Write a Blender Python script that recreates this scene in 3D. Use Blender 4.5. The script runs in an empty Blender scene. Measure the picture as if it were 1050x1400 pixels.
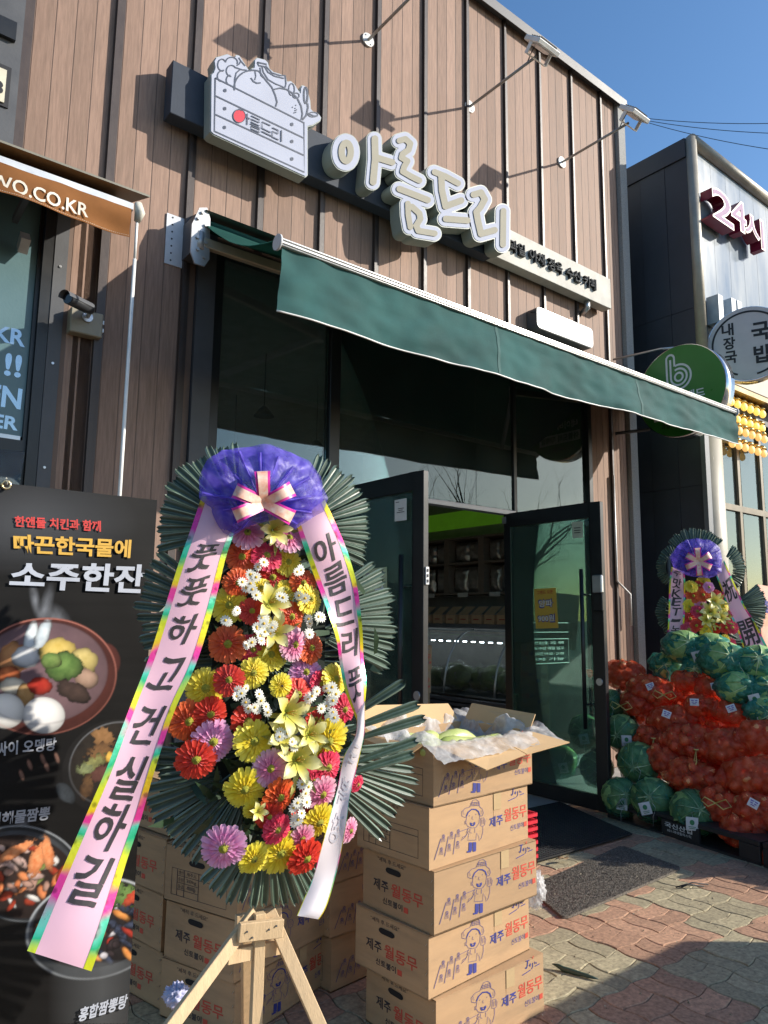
import bpy, bmesh, math, random
import numpy as np
from mathutils import Vector, Matrix, noise
rnd = random.Random(7)
C = bpy.context.scene.collection
SC = bpy.context.scene
R = math.radians

# ------------------------------------------------------------------ camera
D = 4.445            # the shop front is the plane y = D, the camera stands at x = y = 0
F_PX, YAW, PITCH, ROLL, EYE = 996.6, R(38.34), R(8.265), R(.63), 1.45
_fw = Vector((math.sin(YAW)*math.cos(PITCH), math.cos(YAW)*math.cos(PITCH), math.sin(PITCH)))
_r0 = Vector((math.cos(YAW), -math.sin(YAW), 0)); _u0 = _r0.cross(_fw)
_rt = math.cos(ROLL)*_r0 + math.sin(ROLL)*_u0
_up = -math.sin(ROLL)*_r0 + math.cos(ROLL)*_u0
EYEV = Vector((0, 0, EYE))
cam = bpy.data.objects.new('camera', bpy.data.cameras.new('camera')); C.objects.link(cam)
cam.matrix_world = Matrix(((_rt.x,_up.x,-_fw.x,0),(_rt.y,_up.y,-_fw.y,0),(_rt.z,_up.z,-_fw.z,EYE),(0,0,0,1)))
cam.data.sensor_fit = 'VERTICAL'; cam.data.sensor_height = 36; cam.data.lens = F_PX/1400*36
cam.data.clip_start = .05; cam.data.clip_end = 3000
SC.camera = cam
# ------------------------------------------------------------------ light
SUN = Vector((1.291, -1.0, .79)).normalized()
w = bpy.data.worlds.new('World'); SC.world = w; w.use_nodes = True
nt = w.node_tree; nt.nodes.clear()
sky = nt.nodes.new('ShaderNodeTexSky'); sky.sky_type = 'NISHITA'; sky.sun_disc = False
sky.sun_elevation = math.asin(SUN.z); sky.sun_rotation = math.atan2(SUN.x, SUN.y)
sky.altitude = 50; sky.air_density = 1.0; sky.dust_density = .7; sky.ozone_density = 2.0
bg = nt.nodes.new('ShaderNodeBackground'); bg.inputs[1].default_value = .148
wo = nt.nodes.new('ShaderNodeOutputWorld')
hs_ = nt.nodes.new('ShaderNodeHueSaturation'); hs_.inputs['Saturation'].default_value = 1.2
nt.links.new(sky.outputs[0], hs_.inputs['Color']); nt.links.new(hs_.outputs[0], bg.inputs[0]); nt.links.new(bg.outputs[0], wo.inputs[0])
sl = bpy.data.lights.new('sun', 'SUN'); sl.energy = 5.0; sl.angle = R(.53); sl.color = (1, .93, .82)
so = bpy.data.objects.new('sun', sl); C.objects.link(so); so.rotation_euler = SUN.to_track_quat('Z', 'Y').to_euler()
SC.view_settings.view_transform = 'Standard'; SC.view_settings.look = 'None'
SC.view_settings.gamma = 1; SC.view_settings.exposure = .45; SC.view_settings.use_curve_mapping = False
SC.render.engine = 'CYCLES'
SC.cycles.max_bounces = 8; SC.cycles.transparent_max_bounces = 16; SC.cycles.glossy_bounces = 4
SC.cycles.caustics_reflective = False; SC.cycles.caustics_refractive = False

# ------------------------------------------------------------------ geometry helpers
def ray(x, y): return _fw + _rt*((x-525)/F_PX) + _up*((700-y)/F_PX)
def at(x, y, ax, v):                      # picture point -> place on the plane  axis = v
    d = ray(x, y); return EYEV + d*((v-EYEV[ax])/d[ax])
def atp(x, y, P, n):                      # picture point -> place on a free plane
    d = ray(x, y); return EYEV + d*((P-EYEV).dot(n)/d.dot(n))
def wall(x, y, off=0): return at(x, y, 1, D-off)
WM = {}
def wm(o): return WM.get(o.name, Matrix())
class MB:
    def __init__(s): s.v = []; s.f = []; s.sm = []
    def add(s, vs, fs, sm=False):
        n = len(s.v); s.v += [Vector(p) for p in vs]; s.f += [tuple(i+n for i in f) for f in fs]; s.sm += [sm]*len(fs); return s
    def box(s, a, b, M=None):
        x0,y0,z0 = [min(a[i],b[i]) for i in range(3)]; x1,y1,z1 = [max(a[i],b[i]) for i in range(3)]
        vs = [Vector(p) for p in ((x0,y0,z0),(x1,y0,z0),(x1,y1,z0),(x0,y1,z0),(x0,y0,z1),(x1,y0,z1),(x1,y1,z1),(x0,y1,z1))]
        if M: vs = [M@p for p in vs]
        return s.add(vs, [(0,3,2,1),(4,5,6,7),(0,1,5,4),(1,2,6,5),(2,3,7,6),(3,0,4,7)])
    def bar(s, p, q, wd, ht, up=Vector((0,0,1))):
        p, q = Vector(p), Vector(q); d = (q-p).normalized(); a = d.cross(up)
        if a.length < 1e-4: a = d.cross(Vector((1,0,0)))
        a.normalize(); b = a.cross(d).normalized(); a = a*wd/2; b = b*ht/2
        vs = [p-a-b, p+a-b, p+a+b, p-a+b, q-a-b, q+a-b, q+a+b, q-a+b]
        return s.add(vs, [(0,1,2,3),(7,6,5,4),(0,4,5,1),(1,5,6,2),(2,6,7,3),(3,7,4,0)])
    def tube(s, pts, r, n=10, caps=True):
        pts = [Vector(p) for p in pts]; rs = r if isinstance(r, (list, tuple)) else [r]*len(pts)
        ref = Vector((.13,.21,1)).normalized(); vs = []
        for i, p in enumerate(pts):
            d = (pts[min(i+1,len(pts)-1)]-pts[max(i-1,0)]).normalized(); a = d.cross(ref)
            if a.length < .05: a = d.cross(Vector((1,0,0)))
            a.normalize(); b = d.cross(a)
            vs += [p+(a*math.cos(2*math.pi*k/n)+b*math.sin(2*math.pi*k/n))*rs[i] for k in range(n)]
        fs = [(i*n+k, i*n+(k+1)%n, (i+1)*n+(k+1)%n, (i+1)*n+k) for i in range(len(pts)-1) for k in range(n)]
        s.add(vs, fs, True)
        if caps:
            m = len(s.v)-len(vs); s.f += [tuple(m+k for k in range(n))[::-1], tuple(m+(len(pts)-1)*n+k for k in range(n))]; s.sm += [False]*2
        return s
    def disc(s, c, nrm, r, th, n=28):
        nrm = Vector(nrm).normalized(); return s.tube([Vector(c)-nrm*th/2, Vector(c)+nrm*th/2], r, n)
    def ball(s, c, r, nu=12, nv=8, sc=(1,1,1), fn=None):
        vs = []; c = Vector(c)
        for j in range(nv+1):
            t = math.pi*j/nv
            for i in range(nu):
                p = 2*math.pi*i/nu; d = Vector((math.sin(t)*math.cos(p), math.sin(t)*math.sin(p), math.cos(t)))
                k = fn(d) if fn else 1
                vs.append(c+Vector((d.x*sc[0],d.y*sc[1],d.z*sc[2]))*r*k)
        fs = [(j*nu+i, (j+1)*nu+i, (j+1)*nu+(i+1)%nu, j*nu+(i+1)%nu) for j in range(nv) for i in range(nu)]
        return s.add(vs, fs, True)
    def grid(s, fn, nu, nv, sm=True):
        vs = [fn(i/nu, j/nv) for j in range(nv+1) for i in range(nu+1)]
        return s.add(vs, [(j*(nu+1)+i, j*(nu+1)+i+1, (j+1)*(nu+1)+i+1, (j+1)*(nu+1)+i) for j in range(nv) for i in range(nu)], sm)
    def quad(s, a, b, c, d): return s.add([a,b,c,d], [(0,1,2,3)])
    def mesh(s, name, mat=None, inv=None, bevel=0):
        me = bpy.data.meshes.new(name)
        me.from_pydata([tuple(inv@p) if inv else tuple(p) for p in s.v], [], s.f)
        me.polygons.foreach_set('use_smooth', s.sm)
        if bevel:
            bm = bmesh.new(); bm.from_mesh(me)
            bmesh.ops.remove_doubles(bm, verts=bm.verts, dist=1e-5)
            es = [e for e in bm.edges if len(e.link_faces) == 2 and e.calc_face_angle(0) > .6]
            bmesh.ops.bevel(bm, geom=es, offset=bevel, segments=1, affect='EDGES'); bm.to_mesh(me); bm.free()
        if mat: me.materials.append(mat)
        me.update(); return me
    def build(s, name, mat, parent=None, bevel=0):
        if parent is None:                       # a thing of one mesh: origin at its base
            xs = [p.x for p in s.v]; ys = [p.y for p in s.v]; zs = [p.z for p in s.v]
            W = Matrix.Translation(((min(xs)+max(xs))/2, (min(ys)+max(ys))/2, min(zs)))
            o = bpy.data.objects.new(name, s.mesh(name, mat, W.inverted(), bevel)); C.objects.link(o)
            o.location = W.translation; WM[o.name] = W; return o
        o = bpy.data.objects.new(name, s.mesh(name, mat, wm(parent).inverted(), bevel)); C.objects.link(o)
        o.parent = parent; WM[o.name] = wm(parent); return o
def empty(name, loc=(0,0,0), rz=0, parent=None):
    o = bpy.data.objects.new(name, None); C.objects.link(o); o.empty_display_size = .1
    W = Matrix.Translation(loc)@Matrix.Rotation(rz, 4, 'Z')
    o.location = loc; o.rotation_euler = (0,0,rz); WM[o.name] = W; return o
def tag(o, label, cat, group=None):
    o['label'] = label; o['category'] = cat
    if group: o['group'] = group
    return o
def struct(o, kind='structure'): o['kind'] = kind; return o
def inst(name, me, parent, M, mats=None):         # one more object on a shared mesh; M in world space
    o = bpy.data.objects.new(name, me); C.objects.link(o); o.parent = parent
    o.matrix_local = wm(parent).inverted()@M if parent else M
    WM[o.name] = M; return o
def kids(o): return [c for c in bpy.data.objects if c.parent == o]
def copy_tree(o, M=None, parent=None, cache=None):
    c = o.copy(); C.objects.link(c); c.parent = parent
    if M is not None: c.matrix_local = M; WM[c.name] = M
    for ch in o.children: copy_tree(ch, None, c)
    return c
# ------------------------------------------------------------------ text and drawn outlines
_tc = {}
def _text_raw(body, bold, ext, lines=1):
    cu = bpy.data.curves.new('text', 'FONT'); cu.body = body; cu.offset = bold; cu.extrude = ext; cu.resolution_u = 3; cu.size = 1; cu.space_line = 3
    o = bpy.data.objects.new('text', cu); me = o.to_mesh()
    vs = [v.co.copy() for v in me.vertices]; fs = [tuple(p.vertices) for p in me.polygons]
    o.to_mesh_clear(); bpy.data.objects.remove(o); bpy.data.curves.remove(cu); return vs, fs
def _text_norm(vs, fs):
    x0 = min(v.x for v in vs); x1 = max(v.x for v in vs); y0 = min(v.y for v in vs); y1 = max(v.y for v in vs)
    return [Vector(((v.x-x0)/(x1-x0), (v.y-y0)/(y1-y0), v.z)) for v in vs], fs, (x1-x0)/(y1-y0)
def text_cache(todo):                # many words in one go: one word per line, taken apart by height
    for (bold, ext), words in todo:
        vs, fs = _text_raw('\n'.join(words), bold, ext); ln = [round(-(v.y-.35)/3) for v in vs]
        for k, wd in enumerate(words):
            idx = {i: n for n, i in enumerate([i for i in range(len(vs)) if ln[i] == k])}
            _tc[wd, bold, ext] = _text_norm([vs[i].copy() for i in idx], [tuple(idx[i] for i in f) for f in fs if f[0] in idx])
def text_mesh(body, bold=0, ext=0):
    bold = min((0, .016, .03), key=lambda b: abs(b-bold)); ext = 0
    k = (body, bold, ext)
    if k not in _tc: print('text not cached', k); _tc[k] = _text_norm(*_text_raw(body, bold, ext))
    return _tc[k]
def text_fn(body, fn, mat, parent, bold=0, name='lettering'):
    vs, fs, _ = text_mesh(body, bold)
    return MB().add([fn(v.x, v.y) for v in vs], fs).build(name, mat, parent)
def text_at(body, P, U, V, mat, parent, bold=0, depth=0, name='lettering'):
    P, U, V = Vector(P), Vector(U), Vector(V); N = U.cross(V).normalized()
    vs, fs, _ = text_mesh(body, bold)
    if not depth: return MB().add([P+U*v.x+V*v.y for v in vs], fs).build(name, mat, parent)
    cnt = {}
    for f in fs:
        for a, b in zip(f, f[1:]+f[:1]): cnt[(a,b)] = 1
    n = len(vs); side = [(a, b, b+n, a+n) for (a,b) in cnt if (b,a) not in cnt]
    return MB().add([P+U*v.x+V*v.y+N*depth for v in vs]+[P+U*v.x+V*v.y for v in vs], fs+[q[::-1] for q in side]).build(name, mat, parent)
def contour(dist, x0, y0, x1, y1, n):
    """closed loops of the outline  dist(X, Y) = 0  on an n x m grid (marching squares)"""
    h = (x1-x0)/n; m = int((y1-y0)/h)+1
    X, Y = np.meshgrid(x0+h*np.arange(n+1), y0+h*np.arange(m+1)); G = dist(X, Y)
    nxt = {}
    def cut(i, j, a, b):      # edge point between grid nodes a and b
        (i0,j0),(i1,j1) = a,b; g0 = G[j0,i0]; g1 = G[j1,i1]; t = g0/(g0-g1)
        return (tuple(sorted((a,b))), (x0+h*(i0+(i1-i0)*t), y0+h*(j0+(j1-j0)*t)))
    pos = {}
    for j, i in zip(*np.where((np.minimum.reduce([G[:-1,:-1],G[1:,:-1],G[:-1,1:],G[1:,1:]]) < 0) & (np.maximum.reduce([G[:-1,:-1],G[1:,:-1],G[:-1,1:],G[1:,1:]]) >= 0))):
        cs = [(i,j),(i+1,j),(i+1,j+1),(i,j+1)]; ins = [G[c[1],c[0]] < 0 for c in cs]
        en = [k for k in range(4) if ins[k] and not ins[(k+1)%4]]; st = [k for k in range(4) if not ins[k] and ins[(k+1)%4]]
        for k in en:                                # leave the shape here, come back at the next entering edge
            q = min(st, key=lambda s_: (s_-k) % 4)
            ka, pa = cut(i,j,cs[k],cs[(k+1)%4]); kb, pb = cut(i,j,cs[q],cs[(q+1)%4])
            pos[ka] = pa; pos[kb] = pb; nxt[ka] = kb
    loops = []
    while nxt:
        k0, k = next(iter(nxt.items())); del nxt[k0]; lp = [pos[k0]]
        while k != k0 and k in nxt: lp.append(pos[k]); k = nxt.pop(k)
        if len(lp) > 5: loops.append(lp)
    return loops
def caps(strokes):            # union of thick pen strokes -> distance function
    def f(X, Y):
        d = np.full(X.shape, 1e9)
        for pts, r in strokes:
            for (ax,ay),(bx,by) in (zip(pts[:-1], pts[1:]) if len(pts) > 1 else [(pts[0],pts[0])]):
                vx, vy = bx-ax, by-ay; L = vx*vx+vy*vy+1e-12
                t = np.clip(((X-ax)*vx+(Y-ay)*vy)/L, 0, 1)
                d = np.minimum(d, np.hypot(X-ax-t*vx, Y-ay-t*vy)-r)
        return d
    return f
def poly_in(pts):
    def f(X, Y):
        ins = np.zeros(X.shape, bool); d = np.full(X.shape, 1e9); n = len(pts)
        for k in range(n):
            (ax,ay),(bx,by) = pts[k], pts[(k+1)%n]
            if ay != by: ins ^= ((ay > Y) != (by > Y)) & (X < (bx-ax)*(Y-ay)/(by-ay)+ax)
            vx, vy = bx-ax, by-ay; t = np.clip(((X-ax)*vx+(Y-ay)*vy)/(vx*vx+vy*vy+1e-12), 0, 1)
            d = np.minimum(d, np.hypot(X-ax-t*vx, Y-ay-t*vy))
        return np.where(ins, -d, d)
    return f
def fill(loops, depth=0):
    cu = bpy.data.curves.new('outline', 'CURVE'); cu.dimensions = '2D'; cu.fill_mode = 'BOTH' if depth else 'FRONT'; cu.extrude = depth/2
    for lp in loops:
        sp = cu.splines.new('POLY'); sp.points.add(len(lp)-1); sp.use_cyclic_u = True
        for q, (x, y) in enumerate(lp): sp.points[q].co = (x, y, 0, 1)
    o = bpy.data.objects.new('outline', cu); me = o.to_mesh()
    r = ([v.co.copy() for v in me.vertices], [tuple(p.vertices) for p in me.polygons])
    o.to_mesh_clear(); bpy.data.objects.remove(o); bpy.data.curves.remove(cu); return r
def slab(loops, fn, y0, depth, mat, name, parent):
    """loops drawn on a plane; fn(x, y, d) puts them in the place, d metres in front of the plane"""
    vs, fs = fill(loops, 1.0 if depth else 0)
    return MB().add([fn(v.x, v.y, y0+(v.z+.5)*depth if depth else y0) for v in vs], fs).build(name, mat, parent)
def strokes_mb(mb, strokes, fn, z=0.0):           # printed pen lines as thin flat strips, each a hair above the last
    for k, (pts, wd) in enumerate(strokes):
        n = len(pts); L = []; Rr = []
        for i, (x, y) in enumerate(pts):
            a = pts[max(i-1,0)]; b = pts[min(i+1,n-1)]; dx, dy = b[0]-a[0], b[1]-a[1]; l = math.hypot(dx, dy)+1e-9
            nx, ny = -dy/l*wd/2, dx/l*wd/2; L.append(fn(x+nx, y+ny, z+k*2e-5)); Rr.append(fn(x-nx, y-ny, z+k*2e-5))
        mb.add(L+Rr, [(i, i+1, n+i+1, n+i) for i in range(n-1)])
    return mb
def arc(cx, cy, rx, ry, a0=0, a1=360, n=14):
    return [(cx+rx*math.cos(R(a0+(a1-a0)*i/n)), cy+ry*math.sin(R(a0+(a1-a0)*i/n))) for i in range(n+1)]
# ------------------------------------------------------------------ materials
def _n(t, typ, **kw):
    nd = t.nodes.new(typ)
    for k, v in kw.items():
        if k.startswith('i_'): nd.inputs[int(k[2:]) if k[2:].isdigit() else k[2:].replace('_',' ')].default_value = v
        else: setattr(nd, k, v)
    return nd
def srgb(r, g, b): return tuple(((c/255+.055)/1.055)**2.4 if c > 10 else c/255/12.92 for c in (r, g, b))
MATS = {}
def M(name, col=(.5,.5,.5), rough=.6, metal=0, var=.12, scale=6, bump=.15, bscale=60, stretch=(1,1,1), rand=0, spec=.5,
      trans=0, alpha=1, emit=None, es=1, col2=None, coat=0, dirt=0):
    if name in MATS: return MATS[name]
    m = bpy.data.materials.new(name); m.use_nodes = True; t = m.node_tree; L = t.links
    b = t.nodes['Principled BSDF']; tc = _n(t, 'ShaderNodeTexCoord'); mp = _n(t, 'ShaderNodeMapping'); mp.inputs[3].default_value = stretch
    L.new(tc.outputs['Object'], mp.inputs[0])
    if rand:
        oi = _n(t, 'ShaderNodeObjectInfo'); add = _n(t, 'ShaderNodeVectorMath', operation='MULTIPLY_ADD'); add.inputs[1].default_value = (7.3, 3.1, 5.7)
        L.new(oi.outputs['Random'], add.inputs[0]); L.new(mp.outputs[0], add.inputs[2]); src = add.outputs[0]
    else: src = mp.outputs[0]
    nz = _n(t, 'ShaderNodeTexNoise'); nz.inputs['Scale'].default_value = scale; nz.inputs['Detail'].default_value = 5; nz.inputs['Roughness'].default_value = .62
    L.new(src, nz.inputs['Vector'])
    c2 = col2 or tuple(min(1, c*(1+var)) for c in col); c1 = col if col2 else tuple(c*(1-var) for c in col)
    mx = _n(t, 'ShaderNodeMix', data_type='RGBA'); mx.inputs[6].default_value = (*c1, 1); mx.inputs[7].default_value = (*c2, 1)
    mr = _n(t, 'ShaderNodeMapRange'); mr.inputs[1].default_value = .32; mr.inputs[2].default_value = .68
    L.new(nz.outputs[0], mr.inputs[0]); L.new(mr.outputs[0], mx.inputs[0]); col_out = mx.outputs[2]
    if rand:
        hs = _n(t, 'ShaderNodeHueSaturation'); m2 = _n(t, 'ShaderNodeMapRange'); m2.inputs[3].default_value = 1-rand; m2.inputs[4].default_value = 1+rand
        L.new(oi.outputs['Random'], m2.inputs[0]); L.new(m2.outputs[0], hs.inputs['Value']); L.new(col_out, hs.inputs['Color']); col_out = hs.outputs[0]
    if dirt:
        n3 = _n(t, 'ShaderNodeTexNoise'); n3.inputs['Scale'].default_value = 2.3; n3.inputs['Detail'].default_value = 8; n3.inputs['Roughness'].default_value = .7
        L.new(src, n3.inputs['Vector'])
        r3 = _n(t, 'ShaderNodeMapRange'); r3.inputs[1].default_value = .5; r3.inputs[2].default_value = .75; r3.inputs[4].default_value = dirt
        L.new(n3.outputs[0], r3.inputs[0]); m3 = _n(t, 'ShaderNodeMix', data_type='RGBA'); m3.inputs[7].default_value = (.09,.075,.055,1)
        L.new(r3.outputs[0], m3.inputs[0]); L.new(col_out, m3.inputs[6]); col_out = m3.outputs[2]
    L.new(col_out, b.inputs['Base Color'])
    b.inputs['Roughness'].default_value = rough; b.inputs['Metallic'].default_value = metal; b.inputs['Specular IOR Level'].default_value = spec
    b.inputs['Alpha'].default_value = alpha; b.inputs['Coat Weight'].default_value = coat
    if bump:
        n2 = _n(t, 'ShaderNodeTexNoise'); n2.inputs['Scale'].default_value = bscale; n2.inputs['Detail'].default_value = 4; L.new(src, n2.inputs['Vector'])
        bp = _n(t, 'ShaderNodeBump'); bp.inputs['Strength'].default_value = bump; bp.inputs['Distance'].default_value = .004
        L.new(n2.outputs[0], bp.inputs['Height']); L.new(bp.outputs[0], b.inputs['Normal'])
        rr = _n(t, 'ShaderNodeMapRange'); rr.inputs[3].default_value = max(0, rough-.1); rr.inputs[4].default_value = min(1, rough+.12)
        L.new(nz.outputs[0], rr.inputs[0]); L.new(rr.outputs[0], b.inputs['Roughness'])
    if emit: b.inputs['Emission Color'].default_value = (*emit, 1); b.inputs['Emission Strength'].default_value = es
    if trans:
        tl = _n(t, 'ShaderNodeBsdfTranslucent'); L.new(col_out, tl.inputs[0]); ms = _n(t, 'ShaderNodeMixShader'); ms.inputs[0].default_value = trans
        out = t.nodes['Material Output']; L.new(b.outputs[0], ms.inputs[1]); L.new(tl.outputs[0], ms.inputs[2]); L.new(ms.outputs[0], out.inputs[0])
    MATS[name] = m; return m
def net(name, col, open_=.4, rough=.35, trl=.5, scale=8, spread=.3):
    """fine net or film: see-through threads that also glow when the sun is behind them"""
    if name in MATS: return MATS[name]
    m = bpy.data.materials.new(name); m.use_nodes = True; t = m.node_tree; L = t.links; b = t.nodes['Principled BSDF']
    b.inputs['Roughness'].default_value = rough
    tc0 = _n(t, 'ShaderNodeTexCoord'); n0 = _n(t, 'ShaderNodeTexNoise'); n0.inputs['Scale'].default_value = scale*1.7; n0.inputs['Detail'].default_value = 7; n0.inputs['Distortion'].default_value = 1.2
    L.new(tc0.outputs['Object'], n0.inputs['Vector']); r0 = _n(t, 'ShaderNodeMapRange'); r0.inputs[1].default_value = .4; r0.inputs[2].default_value = .68; L.new(n0.outputs[0], r0.inputs[0])
    c0 = _n(t, 'ShaderNodeMix', data_type='RGBA'); c0.inputs[6].default_value = (*[c*.8 for c in col],1); c0.inputs[7].default_value = (*[min(.9, c*1.25+.10) for c in col],1); L.new(r0.outputs[0], c0.inputs[0])
    L.new(c0.outputs[2], b.inputs['Base Color']); tl = _n(t, 'ShaderNodeBsdfTranslucent'); L.new(c0.outputs[2], tl.inputs[0])
    ms = _n(t, 'ShaderNodeMixShader'); ms.inputs[0].default_value = trl
    tr = _n(t, 'ShaderNodeBsdfTransparent'); m2 = _n(t, 'ShaderNodeMixShader')
    tc = _n(t, 'ShaderNodeTexCoord'); nz = _n(t, 'ShaderNodeTexNoise'); nz.inputs['Scale'].default_value = scale; nz.inputs['Detail'].default_value = 6
    L.new(tc.outputs['Object'], nz.inputs['Vector'])
    mr = _n(t, 'ShaderNodeMapRange'); mr.inputs[1].default_value = .35; mr.inputs[2].default_value = .65; mr.inputs[3].default_value = open_-spread/2; mr.inputs[4].default_value = open_+spread/2
    L.new(nz.outputs[0], mr.inputs[0]); L.new(mr.outputs[0], m2.inputs[0])
    bp = _n(t, 'ShaderNodeBump'); bp.inputs['Strength'].default_value = .6; bp.inputs['Distance'].default_value = .01
    n2 = _n(t, 'ShaderNodeTexNoise'); n2.inputs['Scale'].default_value = scale*3; n2.inputs['Detail'].default_value = 4; L.new(tc.outputs['Object'], n2.inputs['Vector'])
    L.new(n2.outputs[0], bp.inputs['Height']); L.new(bp.outputs[0], b.inputs['Normal'])
    out = t.nodes['Material Output']; L.new(b.outputs[0], ms.inputs[1]); L.new(tl.outputs[0], ms.inputs[2])
    L.new(ms.outputs[0], m2.inputs[1]); L.new(tr.outputs[0], m2.inputs[2]); L.new(m2.outputs[0], out.inputs[0])
    MATS[name] = m; return m
def glass(name, tint=(.7,.85,.82), refl=1.0, rough=0.0, dust=.035):
    if name in MATS: return MATS[name]
    m = bpy.data.materials.new(name); m.use_nodes = True; t = m.node_tree; L = t.links; t.nodes.remove(t.nodes['Principled BSDF'])
    tr = _n(t, 'ShaderNodeBsdfTransparent'); tr.inputs[0].default_value = (*tint,1)
    gl = _n(t, 'ShaderNodeBsdfGlossy'); gl.inputs['Roughness'].default_value = rough; gl.inputs[0].default_value = (.86,1,.98,1)
    fr = _n(t, 'ShaderNodeFresnel'); fr.inputs[0].default_value = 1.55; mu = _n(t, 'ShaderNodeMath', operation='MULTIPLY', use_clamp=True); mu.inputs[1].default_value = refl
    ms = _n(t, 'ShaderNodeMixShader'); L.new(fr.outputs[0], mu.inputs[0]); L.new(mu.outputs[0], ms.inputs[0])
    L.new(tr.outputs[0], ms.inputs[1]); L.new(gl.outputs[0], ms.inputs[2])
    df = _n(t, 'ShaderNodeBsdfDiffuse'); df.inputs[0].default_value = (.55,.60,.56,1); tc = _n(t, 'ShaderNodeTexCoord'); nz = _n(t, 'ShaderNodeTexNoise'); nz.inputs['Scale'].default_value = 1.6; nz.inputs['Detail'].default_value = 9; nz.inputs['Roughness'].default_value = .7
    mr = _n(t, 'ShaderNodeMapRange'); mr.inputs[1].default_value = .3; mr.inputs[2].default_value = .75; mr.inputs[3].default_value = dust*.4; mr.inputs[4].default_value = dust*1.8
    m3 = _n(t, 'ShaderNodeMixShader'); L.new(tc.outputs['Object'], nz.inputs['Vector']); L.new(nz.outputs[0], mr.inputs[0]); L.new(mr.outputs[0], m3.inputs[0])
    L.new(ms.outputs[0], m3.inputs[1]); L.new(df.outputs[0], m3.inputs[2]); L.new(m3.outputs[0], t.nodes['Material Output'].inputs[0])
    MATS[name] = m; return m
def vcol_mat(name, rough=.45, spec=.5, trans=0):
    m = M(name, (.5,.5,.5), rough=rough, bump=0, spec=spec, trans=trans); t = m.node_tree
    at_ = _n(t, 'ShaderNodeVertexColor', layer_name='print')
    t.links.new(at_.outputs[0], t.nodes['Principled BSDF'].inputs['Base Color'])
    for nd in t.nodes:
        if nd.type == 'BSDF_TRANSLUCENT': t.links.new(at_.outputs[0], nd.inputs[0])
    return m
text_cache([((0.016, 0), ['그랜드 오픈', '국내산 농산물 · 과일 · 야채', '정육 수산 매일 입고', '영업시간 09:00 - 21:00', '주차 가능', '과일 야채 정육 수산', '과일', '야채', '정육', '수산', '카페', '761', '62', 'WO.CO.KR', '제주', '월동무', '신토불이', '풋', '하', '고', '건', '실', '길', '아', '름', '드', '리', '국', '복', '장', '주', '맛', 'K', 'E', 'T', '-', '농', '업', '祝', '開', '業', '국신산업']),
            ((0.03, 0), ['양파', '900원', '2', '4', '시', '내', '네이버 밴드', '아름드리 직매장', '국', '밥', '장', 'KR', '!!', 'EN', 'ER', '3', '한앤둘 치킨과 함께', '따끈한국물에', '소주한잔', '앙싸이 오뎅탕', '섭해물짬뽕', '홍합짬뽕탕', '축']),
            ((0, 0), ['양파', '900원', '2', '4', '시', '과일', '야채', '정육', '수산', '카페', '신토불이', '"세척 후 드세요"', '등급', '특', '중량', '20kg', '생산', '제주도', '031-재생플라스틱'])])
# ================================================================== MATERIALS OF THE PLACE
wood = M('brown_cladding', (.305,.203,.156), spec=.15, rough=.62, dirt=.38, var=.16, scale=9, stretch=(9,9,.7), bump=.12, bscale=30, rand=.17)
ribm = M('dark_brown_metal', (.055,.04,.035), rough=.45, rand=.1)
blackm = M('black_powder_coat', (.012,.013,.014), rough=.38, bump=.05)
greym = M('dark_grey_metal', (.075,.078,.085), rough=.55)
alu = M('aluminium', (.55,.56,.57), rough=.35, metal=.8, bump=.05)
white_m = M('white_paint', (.75,.75,.73), rough=.4, dirt=.25)
stone = M('grey_granular_stone', (.30,.30,.29), rough=.85, scale=140, var=.35, bump=.5, bscale=160)
subm = M('dark_backing', (.03,.022,.018), rough=.8)
# ================================================================== GROUND
pav = MB(); pav.add([(-60,-6.2,-.006),(60,-6.2,-.006),(60,D+.2,-.006),(-60,D+.2,-.006)], [(0,1,2,3)])
pavement = struct(pav.build('pavement', M('joint_sand', (.15,.12,.08), rough=.95, scale=30, var=.4, bump=.6)))
g = MB(); g.add([(-900,-900,-.16),(900,-900,-.16),(900,900,-.16),(-900,900,-.16)], [(0,1,2,3)])
struct(g.build('ground', M('far_ground', (.12,.11,.09), rough=.95)))
g = MB(); g.add([(-300,-16,-.14),(300,-16,-.14),(300,-6.35,-.14),(-300,-6.35,-.14)], [(0,1,2,3)])
road = struct(g.build('road', M('asphalt', (.05,.05,.052), rough=.9, scale=80, bump=.5)))
for k in range(-6, 12):
    ln = MB(); ln.box((k*8, -11.2, -.138), (k*8+4, -11.05, -.134)); ln.build('lane_marking', M('road_paint', (.75,.75,.72), rough=.7), road)
kb = MB()
for k in range(40): kb.box((-20+k*1.0, -6.35, -.16), (-20+k*1.0+.985, -6.2, 0))
struct(kb.build('kerb', M('kerb_concrete', (.33,.32,.30), rough=.9, bump=.5), bevel=.008))
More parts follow.
